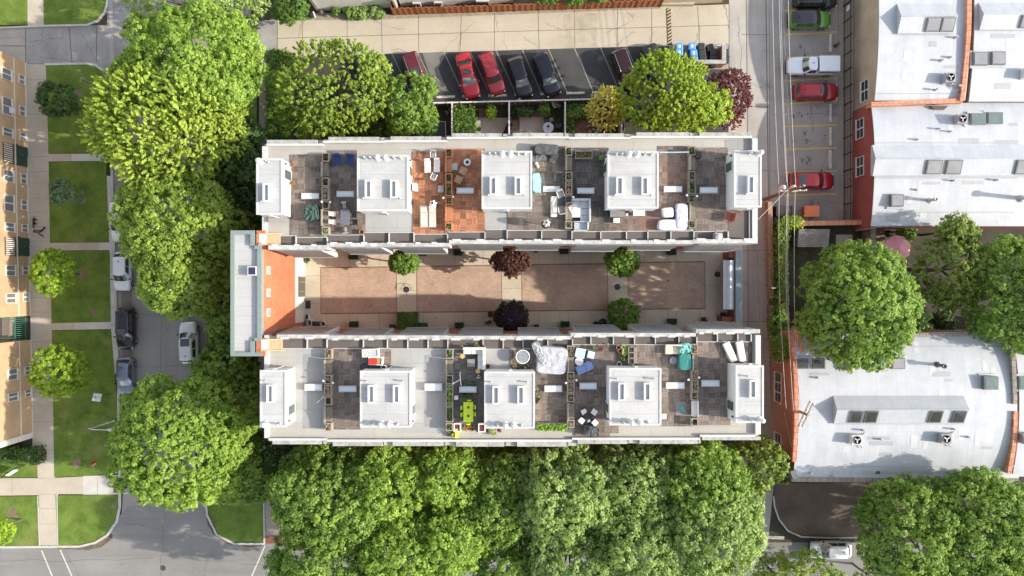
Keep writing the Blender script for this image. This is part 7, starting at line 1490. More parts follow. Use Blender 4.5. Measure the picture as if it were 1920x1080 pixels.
place('ctab', mk_table(0.65, 0.65, 0.4, plain('grey wash boards', (0.28, 0.26, 0.25), 0.8), m_wood_d, 6, 'coffee_table'), 883, 680.5, 90, 'grey board coffee table in front of the white corner sofa', top=0.4)
ys_ = mk_round(0.2, 0.45, plain('yellow wood top', (0.55, 0.38, 0.14), 0.6), m_frame_b, None, 'stool', 'stool')
place('ys', ys_, 867, 668, 0, 'yellow round stool at the upper left arm of the white sofa', group='yellow round stools'); place('ys', ys_, 896, 696, 0, 'yellow round stool below the white sofa', group='yellow round stools')
place('lime', mk_table(0.82, 1.68, 0.74, f_lime, f_lime, 0, 'dining_table'), 878, 772.5, 0, 'lime green dining table with two dark holes', top=0.74)
for y, lb in ((764, 'upper'), (780, 'lower')): simple('place_mat', lambda m: m.lathe([(0.11, 0), (0.11, 0.02), (0.005, 0.02)], n=16), plain('dark green bowl', (0.06, 0.08, 0.02), 0.5), 878, y, ZD + 0.766, 0.02, lb + ' dark round dish on the lime green table', 'dish')
lch = mk_chair('dining_chair', 'chair', 0.42, 0.4, f_lime, f_lime, arms=False, bh=0.36)
for x, y, r, lb in ((879.5, 755, -90, 'lime chair at the top end of the lime table'), (878.5, 789, 90, 'lime chair at the bottom end of the lime table'), (870.5, 764, 0, 'lime chair at the upper left of the lime table'), (870.5, 777, 0, 'lime chair at the lower left of the lime table'), (886, 763, 180, 'lime chair at the upper right of the lime table'), (886, 776, 180, 'lime chair at the lower right of the lime table')): place('lch', lch, x, y, r, lb, group='lime dining chairs')
rp = mk_box(0.62, 0.75, 0.55, f_whitep, m_redp, 'planter', 'planter', 0.09)
place('rp', rp, 857.5, 801.5, 0, 'white planter with dark red lining below the left end of the lime table', group='red lined planters'); place('rp', rp, 903.5, 802, 0, 'white planter with dark red lining touching the penthouse corner', group='red lined planters')
t = thing('drying_rack', (0, 0, 0), 'white folding drying rack on the dark deck', 'rack'); mb = MB(); mb.tube([(0.25, 0.55, 0.0), (0.25, 0.55, 1.2), (0.35, -0.5, 1.2), (0.35, -0.5, 0)], 0.03, 6, sm=False); mb.tube([(0.3, 0.0, 1.2), (-0.3, -0.35, 1.0)], 0.03, 6); mb.build('frame', f_whitep, t); mb = MB(); mb.lathe([(0.08, 0.9), (0.08, 1.05)], (-0.3, -0.35, 0), 10); mb.build('foot', f_whitep, t); p = P(857, 711, ZD + 1); move(t, (p.x, p.y, ZD))
simple('cube_stool', lambda m: m.box((0, 0, 0.22), (0.34, 0.34, 0.44)), f_whitep, 855, 746, ZD, 0.44, 'small white cube stool left of the lime table', 'stool', bevel=0.03)
def flower(px, py, w, d, h, n, mats, label, name='flower_bed', cat='plants', z=None):
    z = ZD if z is None else z; t = thing(name, (0, 0, 0), label, cat)
    for i, m in enumerate(mats):
        mb = MB()
        for _ in range(max(1, int(max(w, d) / 0.18))):
            f_ = R.uniform(-0.5, 0.5); q = (f_ * w, R.uniform(-0.5, 0.5) * d) if w > d else (R.uniform(-0.5, 0.5) * w, f_ * d); leaf_tuft(mb, (q[0], q[1], 0.02), 0.16, h, n, R)
        mb.build('foliage' if i == 0 else 'blossom', m, t)
    p = P(px, py, z + h * 0.7); move(t, (p.x, p.y, z)); return t
fl_w = plain('white petals', (0.7, 0.66, 0.62), 0.6); fl_o = plain('orange petals', (0.5, 0.22, 0.05), 0.6); fl_y = plain('yellow petals', (0.62, 0.6, 0.06), 0.6); fl_p = plain('purple petals', (0.12, 0.06, 0.3), 0.6); fl_r = plain('dark red leaves', (0.16, 0.025, 0.03), 0.6)
flower(876, 721.5, 1.55, 0.2, 0.3, 14, [m_pl[0]], 'strip of plants above the flat skylight on the dark deck'); flower(876, 741, 1.55, 0.25, 0.3, 14, [m_pl[0]], 'strip of plants below the flat skylight on the dark deck')
flower(900, 706, 0.3, 0.3, 0.5, 20, [m_pl[3], fl_w], 'potted white flowers beside the penthouse wall'); flower(881, 803, 1.4, 0.35, 0.3, 12, [m_pl[0], fl_o], 'mixed orange flowers between the two red lined planters')
flower(848, 813, 1.0, 0.35, 0.4, 16, [m_pl[0], fl_y], 'yellow green plants on the roof edge below the green divider'); flower(923, 810, 0.35, 0.6, 0.5, 26, [plain('yellow green leaves', (0.3, 0.42, 0.04), 0.6, 0.3, 8)], 'yellow green potted shrub at the penthouse foot'); flower(933, 807, 0.4, 0.35, 0.4, 22, [fl_r], 'dark red leaved plant right of the yellow green shrub'); flower(914, 807, 0.4, 0.35, 0.35, 14, [m_pl[0], fl_r], 'reddish plant between planter and yellow green shrub')
simple('planter_cube', lambda m: (m.box2(-0.13, 0.13, -0.4, 0.4, 0, 0.5)), plain('yellow planter', (0.62, 0.62, 0.08), 0.5), 856, 813, ZR + 0.05, 0.5, 'narrow yellow planter on the roof edge', 'planter')
flower(866, 651, 0.4, 0.35, 0.5, 22, [m_pl[2]], 'pot of dry stems by the dark gutter at the white sofa'); flower(893, 649, 0.4, 0.25, 0.4, 18, [m_pl[1]], 'yellow green plant on the gutter above the white sofa'); flower(904, 649, 0.35, 0.2, 0.4, 16, [fl_r], 'red plant on the gutter above the white sofa')
place('rpot', mk_pot(0.17, 0.45, m_redp), 915, 687, 0, 'tall dark red pot right of the white corner sofa', top=0.45)
place('hot', mk_round(0.58, 0.74, plain('grey glass top', (0.25, 0.27, 0.28), 0.3, 0.25, 3), m_galv, f_whitep), 980, 669, 0, 'grey glass round table with white rim', top=0.74)
flower(977, 690, 1.3, 0.3, 0.5, 18, [m_pl[3], m_pl[2]], 'dark potted shrubs along the penthouse wall below the round table'); cover(1036, 676, 2.45, 2.2, 0.8, -4, f_tarp, 'large grey tarpaulin over furniture by the straw divider', seed=21, rough_=0.06); cover(1013, 664, 0.7, 2.0, 0.9, 28, fab('silver tarpaulin', (0.36, 0.37, 0.4)), 'leaning silver tarpaulin beside the large one', seed=22, rough_=0.08)
t = place('gtr', lambda: (lambda t: (MB().box2(-1.3, 1.3, -0.33, 0.33, 0, 0.45).build('trough', m_wood, t), (lambda m: ([leaf_tuft(m, (-1.15 + i * 0.165, 0, 0.42), 0.3, 0.4, 46, R) for i in range(15)], m.build('grass', plain('bright planter grass', (0.2, 0.36, 0.03), 0.6, 0.35, 8), t)))(MB()), t)[-1])(thing('planter_trough', (0, 0, 0), 'x', 'planter')), 1035.5, 801.5, 0, 'long timber trough of bright green grass', top=0.6)
flower(1009, 742, 0.3, 1.2, 0.5, 16, [m_pl[3], m_pl[2]], 'climbing dark plants on the right wall of the central south penthouse')
place('lba', mk_chair('armchair', 'armchair', 0.8, 0.8, f_lblue, f_whitep, bh=0.45), 1089, 662, -12, 'pale blue armchair at the straw divider'); place('lbo', mk_cube(0.6, 0.62, 0.42, fab('blue white cushion', (0.5, 0.56, 0.72)), base=f_whitep), 1108, 665.5, -15, 'blue white ottoman beside the pale blue armchair')
place('wrt', mk_round(0.36, 0.5, plain('marbled white top', (0.62, 0.62, 0.6), 0.4, 0.25, 5), f_whitep), 1086, 677.5, 0, 'round white side table between the blue seats', top=0.5)
place('bll', mk_lounger(0.68, 1.4, f_blue, f_whitep, 0.35, 'chaise'), 1096, 690, 24, 'cornflower blue reclining chaise')['category'] = 'chaise'
simple('rug', lambda m: m.lathe([(0.75, 0), (0.75, 0.01), (0.01, 0.012)], n=24), plain('black white leafy rug', (0.16, 0.16, 0.17), 0.9, 0.7, 7), 1105, 682, ZD, 0.0, 'round dark patterned rug under the blue chaise', 'rug')
flower(1111, 654, 0.4, 0.3, 0.5, 26, [m_pl[0]], 'green potted plant behind the blue white ottoman'); flower(1131, 652, 0.7, 0.5, 0.25, 8, [m_pl[2], fl_r], 'low dried plants by the gutter on the blue terrace')
place('terra', None, 1159.5, 651.5, 0, 'terracotta pot by the gutter next to the pale ring pot', top=0.3); place('wring', mk_pot(0.2, 0.35, plain('pale glazed pot', (0.55, 0.55, 0.42), 0.4)), 1169.5, 651.5, 0, 'pale glazed ring pot at the gutter', top=0.35); place('terra', None, 1163, 658, 0, 'second terracotta pot just below the pale ring pot', top=0.3); place('wring', None, 1161, 682.5, 0, 'pale glazed ring pot against the penthouse wall', top=0.35)
t = thing('agave_plant', (0, 0, 0), 'spiky yellow green agave beside the timber rack', 'plant'); mb = MB()
for i in range(46):
    a = i * 2.4; l = 0.35 + 0.25 * R.random(); e = R.uniform(0.15, 1.1); d = Vector((math.cos(a) * math.cos(e), math.sin(a) * math.cos(e) * 1.3, math.sin(e))); s = Vector((-math.sin(a), math.cos(a), 0)) * 0.045; o_ = Vector((0, 0, 0.2))
    mb.quad(o_ + s, o_ - s, o_ + d * l * 0.7 - s * 0.6, o_ + d * l * 0.7 + s * 0.6); mb.add([o_ + d * l * 0.7 - s * 0.6, o_ + d * l + Vector((0, 0, -0.05)), o_ + d * l * 0.7 + s * 0.6], [(0, 1, 2)])
mb.build('leaves', plain('agave green', (0.25, 0.34, 0.08), 0.5, 0.3, 6), t); mb = MB(); mb.lathe([(0.15, 0), (0.2, 0.25), (0.01, 0.22)], n=14); mb.build('pot', m_terra, t); p = P(1172, 657, ZD + 0.4); move(t, (p.x, p.y, ZD))
flower(1172, 672, 0.4, 0.7, 0.4, 18, [m_pl[3], m_pl[1]], 'mixed potted herbs left of the timber rack')
t = thing('planter_rack', (0, 0, 0), 'timber rack with three dark square pots', 'rack'); mb = MB()
for sx in (-0.38, 0.1): mb.box((sx, 0, 0.5), (0.07, 1.5, 0.08)); 
for y in (-0.74, -0.25, 0.25, 0.74): mb.box((-0.14, y, 0.5), (0.5, 0.08, 0.08))
mb.box((0.27, 0, 0.3), (0.25, 1.5, 0.05)); mb.build('frame', m_wood, t)
for y in (-0.5, 0, 0.5): mb = MB(); mb.box((-0.14, y, 0.3), (0.36, 0.36, 0.34)); mb.build('square_pot', m_frame_b, t)
for sx in (-0.38, 0.36):
    for y in (-0.72, 0.72): mb = MB(); mb.box((sx, y, 0.24), (0.06, 0.06, 0.46)); mb.build('leg', m_wood, t)
p = P(1187, 666.5, ZD + 0.5); move(t, (p.x, p.y, ZD))
st = mk_cube(0.48, 0.48, 0.44, f_whitep, 'stool', 'stool', m_frame_b)
for x, y, r, lb in ((1095.5, 773, 25, 'upper left white stool round the fire table'), (1114.5, 773, 55, 'upper right white stool round the fire table'), (1090.5, 789, 50, 'lower left white stool round the fire table'), (1115.5, 793, 45, 'lower right white stool round the fire table')): place('st', st, x, y, r, lb, group='white stools round the fire table')
simple('fire_table', lambda m: (m.box((0, 0, 0.22), (0.55, 0.55, 0.4)), m.box((0, 0, 0.44), (0.6, 0.6, 0.05))), m_frame_b, 1102, 780, ZD, 0.45, 'black square fire table amid four white stools', 'table', 40); simple('folded_towel', lambda m: (m.box((0, 0, 0.2), (0.26, 0.32, 0.4))), fab('blue green towel', (0.3, 0.45, 0.5), 0.3), 1103.5, 788, ZD, 0.4, 'small blue green stool between the lower white ones', 'stool', 20)
cover(1110, 811, 1.2, 0.8, 1.0, -10, f_dgrey, 'black barbecue under a crumpled cover at the roof edge', 'barbecue', 'barbecue', seed=31, rough_=0.1)
place('cben', mk_sofa('sofa', [(-0.7, 0.0, -0.36, 0.36), (0.0, 0.7, -0.36, 0.36)], f_cream, m_tan, [(-0.72, 0.7, 0.37, 0.5)]), 1262.5, 656.5, 0, 'cream cushioned teak bench beside the teal covers')
cover(1286, 653.5, 1.05, 0.85, 0.75, 10, fab('teal and white cloth', (0.2, 0.5, 0.45), 0.6), 'crumpled teal and white cloth on the bench end', seed=33, rough_=0.13); cover(1285.5, 679, 1.0, 1.35, 0.8, 2, f_teal, 'smooth dark teal barbecue cover beside the divider', 'barbecue_cover', 'furniture cover', seed=34, rough_=0.02)
place('gst', mk_round(0.32, 0.4, plain('slate grey top', (0.2, 0.21, 0.23), 0.6), m_frame_b, None, 'stool', 'stool'), 1263, 676, 0, 'round slate grey stool left of the teal cover', top=0.4)
place('cst', mk_chair('patio_chair', 'chair', 0.5, 0.5, f_cream, m_tan, arms=False), 1245, 781, 0, 'cream chair by the fourth south penthouse wall'); simple('doormat', lambda m: m.box((0, 0, 0.012), (0.85, 1.2, 0.024)), plain('grey doormat', (0.2, 0.19, 0.19), 0.95, 0.15, 10), 1276.5, 766, ZD, 0.0, 'grey mat on the deck under the teal shears', 'mat')
simple('garden_shears', lambda m: (m.box((0, 0.1, 0.06), (0.12, 0.55, 0.05), 0.5), m.box((0.05, 0.1, 0.1), (0.12, 0.5, 0.04), -0.2), m.ball((0.1, -0.2, 0.08), (0.09, 0.12, 0.06), 8)), plain('bright teal plastic', (0.05, 0.35, 0.38), 0.5), 1280, 769, ZD + 0.025, 0.1, 'teal folded umbrella left on the grey mat', 'umbrella', 30)
simple('slatted_bench', lambda m: ([m.box((0, -0.55 + i * 0.16, 0.42), (0.5, 0.13, 0.04)) for i in range(8)], m.box((0, 0, 0.3), (0.4, 1.3, 0.08)), m.box((0.27, 0, 0.4), (0.05, 1.35, 0.7))), f_whitep, 1302, 766, ZD, 0.45, 'white slatted bench set in the timber divider', 'bench')
lgw = mk_lounger(0.62, 1.75, fab('off white pad', (0.62, 0.6, 0.56)), f_whitep, 0.12)
place('lgw', lgw, 1369.5, 660.5, -66, 'white lounger tilted on the dark corner deck, left of the pair', group='white loungers on the corner deck'); place('lgw', lgw, 1390, 659, -80, 'white lounger on the dark corner deck, nearer the alley', group='white loungers on the corner deck')
# --- things in the courtyard
def bush_pot(px, py, w, d, h, label, mat, z=0.03):
    t = thing('box_shrub', (0, 0, 0), label, 'shrub', 'clipped shrubs along the courtyard walls'); rg = R; mb = MB(); n = int(900 * w * d + 300)
    for _ in range(n):
        p_ = Vector((rg.uniform(-w / 2, w / 2), rg.uniform(-d / 2, d / 2), rg.uniform(0.1, h))); 
        if rg.random() < 0.6: p_.z = h * (1 - 0.08 * rg.random())
        l = rg.uniform(0.05, 0.1); dd = Vector((rg.gauss(0, 1), rg.gauss(0, 1), rg.gauss(0, 0.6))).normalized() * l; s = dd.cross(Vector((rg.gauss(0, 0.5), rg.gauss(0, 0.5), 1))).normalized() * l * 0.6; mb.quad(p_ - dd, p_ + s, p_ + dd, p_ - s)
    mb.build('foliage', mat, t); mb = MB(); mb.box((0, 0, 0.12), (w * 0.8, d * 0.8, 0.24)); mb.build('planter', m_wood_d, t); p = P(px, py, h); move(t, (p.x, p.y, z)); return t
dkl = plain('dark clipped leaf', (0.03, 0.06, 0.018), 0.6, 0.4, 9)
for x, y, lb in ((661, 481, 'clipped dark shrub by the white doorstep pot in the upper left of the courtyard'), (858, 473.5, 'clipped dark shrub left of the red maple by the north wall'), (1058, 471, 'clipped dark shrub right of the red maple by the north wall'), (1260, 473, 'clipped dark shrub right of the round green tree at the north wall'), (663, 608, 'clipped dark shrub left of the square hedge at the south wall'), (861, 610, 'clipped dark shrub right of the square hedge at the south wall'), (1060, 608, 'clipped dark shrub right of the purple tree at the south wall'), (1261, 603, 'clipped dark shrub right of the domed boxwood at the south wall')): bush_pot(x, y, 0.85, 0.55, 0.8, lb, dkl)
place('wpot', mk_pot(0.22, 0.35, f_whitep, m_pl[0], 110, pr=1.7), 575, 487, 0, 'white pot with a leafy plant beside the gatehouse front', z=0.03)
def black_bench(px, py, w, lb):
    simple('doorstep_bench', lambda m: ([m.box((0, -0.16 + i * 0.11, 0.42), (w, 0.09, 0.03)) for i in range(4)], m.box((-w / 2 + 0.08, 0, 0.2), (0.06, 0.4, 0.4)), m.box((w / 2 - 0.08, 0, 0.2), (0.06, 0.4, 0.4))), m_frame_b, px, py, 0.03, 0.42, lb, 'bench')
black_bench(594, 607, 0.9, 'black bench between white framed planters near the gatehouse'); black_bench(793, 609, 1.0, 'black bench right of the square hedge'); black_bench(736, 612, 0.7, 'black low bench left of the square hedge'); black_bench(792, 476, 0.9, 'black bench at the north wall right of the round green tree'); black_bench(1005, 470, 0.35, 'small black box at the north wall right of the red maple'); black_bench(1006, 612, 0.45, 'small black box at the south wall right of the purple tree')
fp = mk_box(0.42, 0.62, 0.5, f_whitep, m_dirt, 'planter', 'planter', 0.06)
place('fp', fp, 575, 594, 0, 'white framed planter nearest the white door of the gatehouse', z=0.03, group='white framed planters'); place('fp', fp, 580.5, 605, 0, 'white framed planter left of the black bench', z=0.03, group='white framed planters'); place('fp', fp, 606, 607, 45, 'white framed planter turned like a diamond right of the black bench', z=0.03, group='white framed planters', sc=(1.2, 0.8, 1))
simple('doormat', lambda m: m.box((0, 0, 0.015), (0.6, 0.85, 0.03)), m_frame_b, 577, 571, 0.034, 0, 'black mat in front of the white gatehouse door', 'mat')
simple('kettle_barbecue', lambda m: (m.lathe([(0.02, 0.5), (0.3, 0.62), (0.42, 0.8), (0.3, 0.98), (0.04, 1.05)], n=18), m.tube([(0.2, 0.15, 0), (0.1, 0.1, 0.6)], 0.02, 6), m.tube([(-0.2, 0.15, 0), (-0.1, 0.1, 0.6)], 0.02, 6), m.tube([(0, -0.25, 0), (0, -0.12, 0.6)], 0.02, 6)), m_frame_b, 1130, 604.5, 0.03, 0.8, 'black kettle barbecue left of the domed boxwood', 'barbecue')
place('bpot', mk_pot(0.22, 0.35, m_frame_b, m_pl[3], 60), 1117, 607, 0, 'dark pot left of the kettle barbecue', z=0.03); place('rpc', mk_pot(0.24, 0.35, m_redp, fl_r, 80, pr=1.3), 1320, 600, 0, 'dark red leafed pot at the south wall near the gate', z=0.03); place('rpc', None, 1356, 591, 0, 'dark red leafed pot under the end of the gate canopy', z=0.03); place('rpc', None, 920, 589, 0, 'dark red leafed pot with pale rim left of the purple tree', z=0.03); flower(916, 607, 0.6, 0.6, 0.5, 60, [plain('grey green leaves', (0.1, 0.16, 0.07), 0.6, 0.3, 8)], 'grey green bush left of the purple tree', 'garden_bush', 'bush', z=0.03)
t = thing('fountain_ring', (0, 0, 0), 'wrought iron ring around the round drain on the first cross path', 'iron ring'); mb = MB(); mb.tube([(0.5 * math.cos(a), 0.5 * math.sin(a), 0.35) for a in [-0.4 + 3.9 * i / 20 for i in range(21)]], 0.02, 6); mb.build('ring', m_frame_b, t)
for a in (0, 1.6, 3.1): mb = MB(); mb.tube([(0.5 * math.cos(a), 0.5 * math.sin(a), 0), (0.5 * math.cos(a), 0.5 * math.sin(a), 0.35)], 0.018, 6); mb.build('leg', m_frame_b, t)
p = P(762, 541, 0.2); move(t, (p.x, p.y, 0.03))
# --- back gardens
place('gwr', mk_round(0.55, 0.72, plain('white blue top', (0.52, 0.53, 0.6), 0.4), m_galv), 1028, 239, 0, 'round white table in the back garden', z=0.05, top=0.72)
simple('black_lantern', lambda m: m.lathe([(0.1, 0), (0.13, 0.12), (0.05, 0.25), (0.06, 0.32), (0.01, 0.34)], n=12), m_frame_b, 1028, 236, 0.775, 0.2, 'black lantern on the round white garden table', 'lantern')
place('gch2', mk_chair('garden_chair', 'chair', 0.5, 0.5, f_dgrey, m_frame_b), 1045, 236, 170, 'dark chair right of the round white garden table', z=0.05, group='dark garden chairs'); place('gch2', None, 1024, 225, -80, 'dark chair above the round white garden table', z=0.05, group='dark garden chairs')
place('gst2', mk_cube(0.4, 0.4, 0.42, f_grey), 1034, 224, 15, 'pale grey stool by the round white garden table', z=0.05)
place('mus', mk_chair('garden_chair', 'chair', 0.5, 0.5, f_mustard, m_frame_b), 1111, 230, -60, 'mustard cushioned chair by the golden shrub', z=0.05, group='mustard chairs'); place('mus', None, 1106, 247, 90, 'mustard cushioned chair close to the roof edge', z=0.05, group='mustard chairs')
place('blu', mk_pot(0.26, 0.4, plain('cobalt glazed pot', (0.05, 0.1, 0.35), 0.3)), 814, 245, 0, 'cobalt blue glazed pot on the slate patio', z=0.05); place('grp', mk_pot(0.22, 0.35, plain('grey stone pot', (0.25, 0.24, 0.22), 0.8), m_pl[0], 40), 899, 242, 0, 'grey pot on the square garden patio', z=0.05)
t = thing('gas_grill', (0, 0, 0), 'grey gas grill behind the roof edge beside the divider fence', 'grill'); mb = MB(); mb.box((0, 0, 0.5), (0.55, 1.0, 0.9)); mb.build('body', m_cap, t); mb = MB(); mb.box((0, 0, 0.96), (0.4, 0.6, 0.06)); mb.build('grate', m_frame_b, t)
for i in range(4): mb = MB(); mb.tube([(-0.2 + i * 0.13, 0.42, 0.95), (-0.2 + i * 0.13, 0.42, 1.0)], 0.035, 8); mb.build('knob', m_galv, t)
p = P(1167, 237, 1); move(t, (p.x, p.y, 0.05))
# pink parasol in the east garden
t = thing('parasol', (0, 0, 0), 'open pink parasol in the shaded east garden', 'parasol'); mb = MB(); n = 8; r = 1.36
ring = lambda q, z, off: [(q * r * math.cos(off + j * 2 * math.pi / n), q * r * math.sin(off + j * 2 * math.pi / n), z) for j in range(n)]
vs = ring(1, 2.25, 0.2) + ring(0.5, 2.52, 0.2) + [(0, 0, 2.72)]
mb.add(vs, [(j, (j + 1) % n, n + (j + 1) % n, n + j) for j in range(n)] + [(n + j, n + (j + 1) % n, 2 * n) for j in range(n)]); mb.build('canopy', fab('pink canvas', (0.9, 0.42, 0.5)), t, solid=0.02)
mb = MB(); mb.tube([(0, 0, 0), (0, 0, 2.75)], 0.03, 8); mb.build('pole', f_whitep, t)
for j in range(n): a = 0.2 + j * 2 * math.pi / n; mb = MB(); mb.tube([(0, 0, 2.66), (r * 0.5 * math.cos(a), r * 0.5 * math.sin(a), 2.49), (r * math.cos(a), r * math.sin(a), 2.22)], 0.012, 5); mb.build('rib', f_whitep, t)
mb = MB(); mb.lathe([(0.3, 0), (0.3, 0.08), (0.05, 0.12)], n=16); mb.build('base', m_frame_b, t); p = P(1684, 465, 2.4); move(t, (p.x, p.y, 0.05))
simple('kettle_barbecue', lambda m: (m.lathe([(0.02, 0.5), (0.3, 0.62), (0.38, 0.8), (0.3, 0.95), (0.04, 1.02)], n=18), m.tube([(0.2, 0, 0), (0.1, 0, 0.6)], 0.02, 6), m.tube([(-0.2, 0.1, 0), (-0.1, 0.05, 0.6)], 0.02, 6)), m_frame_b, 1665, 438, 0.02, 0.8, 'black kettle barbecue above the pink parasol', 'barbecue')
# ------------------------------------------------------------------ trees and shrubs
def quads_mesh(name, C, Nn, L, Wd, tint, mat):
    n = len(C); rg = RNG
    r = rg.normal(size=(n, 3)); T = np.cross(Nn, r); T /= np.linalg.norm(T, axis=1)[:, None] + 1e-9; B = np.cross(Nn, T)
    V = np.empty((n, 4, 3)); V[:, 0] = C - T * L[:, None]; V[:, 1] = C + B * Wd[:, None] - Nn * (Wd * 0.25)[:, None]; V[:, 2] = C + T * L[:, None]; V[:, 3] = C - B * Wd[:, None] - Nn * (Wd * 0.25)[:, None]
    me = bpy.data.meshes.new(name); me.vertices.add(4 * n); me.vertices.foreach_set('co', V.reshape(-1)); me.loops.add(4 * n); me.loops.foreach_set('vertex_index', np.arange(4 * n, dtype=np.int32))
    me.polygons.add(n); me.polygons.foreach_set('loop_start', np.arange(0, 4 * n, 4, dtype=np.int32)); me.polygons.foreach_set('loop_total', np.full(n, 4, np.int32))
    a = me.attributes.new('tint', 'FLOAT', 'FACE'); a.data.foreach_set('value', np.clip(tint, 0, 1).astype(np.float32)); me.materials.append(mat); me.update(calc_edges=True); return me
RNG = np.random.default_rng(5)
def fib(n):
    i = np.arange(n) + 0.5; ph = np.arccos(1 - 2 * i / n); th = np.pi * (1 + 5 ** 0.5) * i
    return np.stack([np.cos(th) * np.sin(ph), np.sin(th) * np.sin(ph), np.cos(ph)], 1)
def unit(a): return a / (np.linalg.norm(a, axis=1)[:, None] + 1e-9)
def crown(rx, ry, rz, style):
    """leaf quads gathered in clumps on the lobes of a crown, centred on the origin"""
    rg = RNG; Rv = np.array([rx, ry, rz]); m = (rx + ry) / 2
    lr = style.get('lobe', 0.34) * m; nl = max(7, int(style.get('nl', 30)))
    d = fib(int(nl * 1.6)); d = d[d[:, 2] > -0.35][:nl * 2]; d = unit(d + rg.normal(size=d.shape) * 0.16)
    keep = rg.random(len(d)) > style.get('gap', 0.1); d = d[keep]
    lc = d * (Rv - lr * 0.85).clip(0.1) * rg.uniform(0.86, 1.1, (len(d), 1)); lrad = lr * rg.uniform(0.6, 1.45, len(d)); ltint = rg.normal(0, 0.12, len(d))
    cs = style.get('clump', 0.5); PC, PD, PT = [], [], []
    for c, r, tn, dd in zip(lc, lrad, ltint, d):
        k_ = max(6, int(4 * math.pi * r * r / (cs * cs * 1.15))); q = unit(fib(k_) + rg.normal(size=(k_, 3)) * 0.22)
        ok = (q @ dd > -0.3) & (q[:, 2] > -0.55); q = q[ok]; p = c + q * (r * rg.uniform(0.82, 1.12, len(q)))[:, None] * np.array([1, 1, 0.8])
        PC.append(p); PD.append(q); PT.append(np.full(len(q), tn))
    PC, PD, PT = np.concatenate(PC), np.concatenate(PD), np.concatenate(PT)
    inside = ((PC / Rv) ** 2).sum(1) < 0.22; PC, PD, PT = PC[~inside], PD[~inside], PT[~inside]
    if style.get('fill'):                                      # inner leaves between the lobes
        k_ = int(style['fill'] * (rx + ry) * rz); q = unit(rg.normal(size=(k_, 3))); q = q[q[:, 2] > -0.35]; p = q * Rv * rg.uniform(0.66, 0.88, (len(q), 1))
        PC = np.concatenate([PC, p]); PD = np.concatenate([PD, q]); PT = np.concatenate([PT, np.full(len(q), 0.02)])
    drop = rg.random(len(PC)) < style.get('thin', 0.06); PC, PD, PT = PC[~drop], PD[~drop], PT[~drop]
    nleaf = style.get('leaf_n', 14); ls = style.get('leaf', 0.2); n = len(PC)
    C = np.repeat(PC, nleaf, 0); D = np.repeat(PD, nleaf, 0); ct = np.repeat(PT + rg.normal(0, 0.16, n), nleaf)
    cr = np.repeat(cs * 0.55 * rg.uniform(0.7, 1.3, n), nleaf)
    o = unit(rg.normal(size=C.shape)) * (rg.random(len(C)) ** 0.4)[:, None]
    if style.get('spiky'):
        ax = unit(PD * 0.9 + np.array([0, 0, 0.45]) + rg.normal(size=PD.shape) * 0.25); ax = np.repeat(ax, nleaf, 0); t_ = rg.random(len(C)) ** 0.8
        C = C + ax * (t_ * style['spiky'])[:, None] + o * (cr * 0.42 * (1.15 - t_))[:, None]; ct = ct + t_ * 0.35 - 0.1
    else: C = C + o * cr[:, None] + D * 0.06
    N_ = unit(o * 0.75 + D * 0.55 + np.array([0, 0, 0.45]) + rg.normal(size=C.shape) * style.get('ruff', 0.38))
    L = ls * rg.uniform(0.65, 1.3, len(C)); return C, N_, L, L * rg.uniform(0.5, 0.75, len(C)), 0.5 + ct + rg.normal(0, 0.08, len(C))
m_bark = plain('grey brown bark', (0.13, 0.105, 0.085), 0.95, 0.35, 6, bump=0.5, bscale=20)
LM = {n: leaf_mat(n + ' leaves', a, b, t) for n, a, b, t in (
 ('maple', (0.11, 0.21, 0.03), (0.32, 0.46, 0.1), 0.42), ('bright', (0.15, 0.27, 0.035), (0.4, 0.55, 0.11), 0.45), ('yellow', (0.2, 0.32, 0.03), (0.53, 0.64, 0.13), 0.45), ('olive', (0.16, 0.26, 0.036), (0.4, 0.52, 0.1), 0.42),
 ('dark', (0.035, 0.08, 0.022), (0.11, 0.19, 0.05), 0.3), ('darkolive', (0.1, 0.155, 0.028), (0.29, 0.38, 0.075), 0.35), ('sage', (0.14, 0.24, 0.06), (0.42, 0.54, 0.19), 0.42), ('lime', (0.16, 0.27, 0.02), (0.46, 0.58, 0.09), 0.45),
 ('plum', (0.1, 0.033, 0.04), (0.3, 0.11, 0.115), 0.3), ('purple', (0.045, 0.02, 0.022), (0.19, 0.08, 0.06), 0.2), ('blackp', (0.016, 0.012, 0.015), (0.05, 0.033, 0.04), 0.1), ('gold', (0.5, 0.45, 0.07), (0.85, 0.8, 0.26), 0.4),
 ('young', (0.18, 0.31, 0.02), (0.44, 0.59, 0.07), 0.45), ('blue', (0.08, 0.16, 0.08), (0.21, 0.31, 0.17), 0.3), ('box', (0.085, 0.19, 0.03), (0.28, 0.43, 0.08), 0.35), ('hedge', (0.06, 0.13, 0.024), (0.18, 0.3, 0.055), 0.35))}
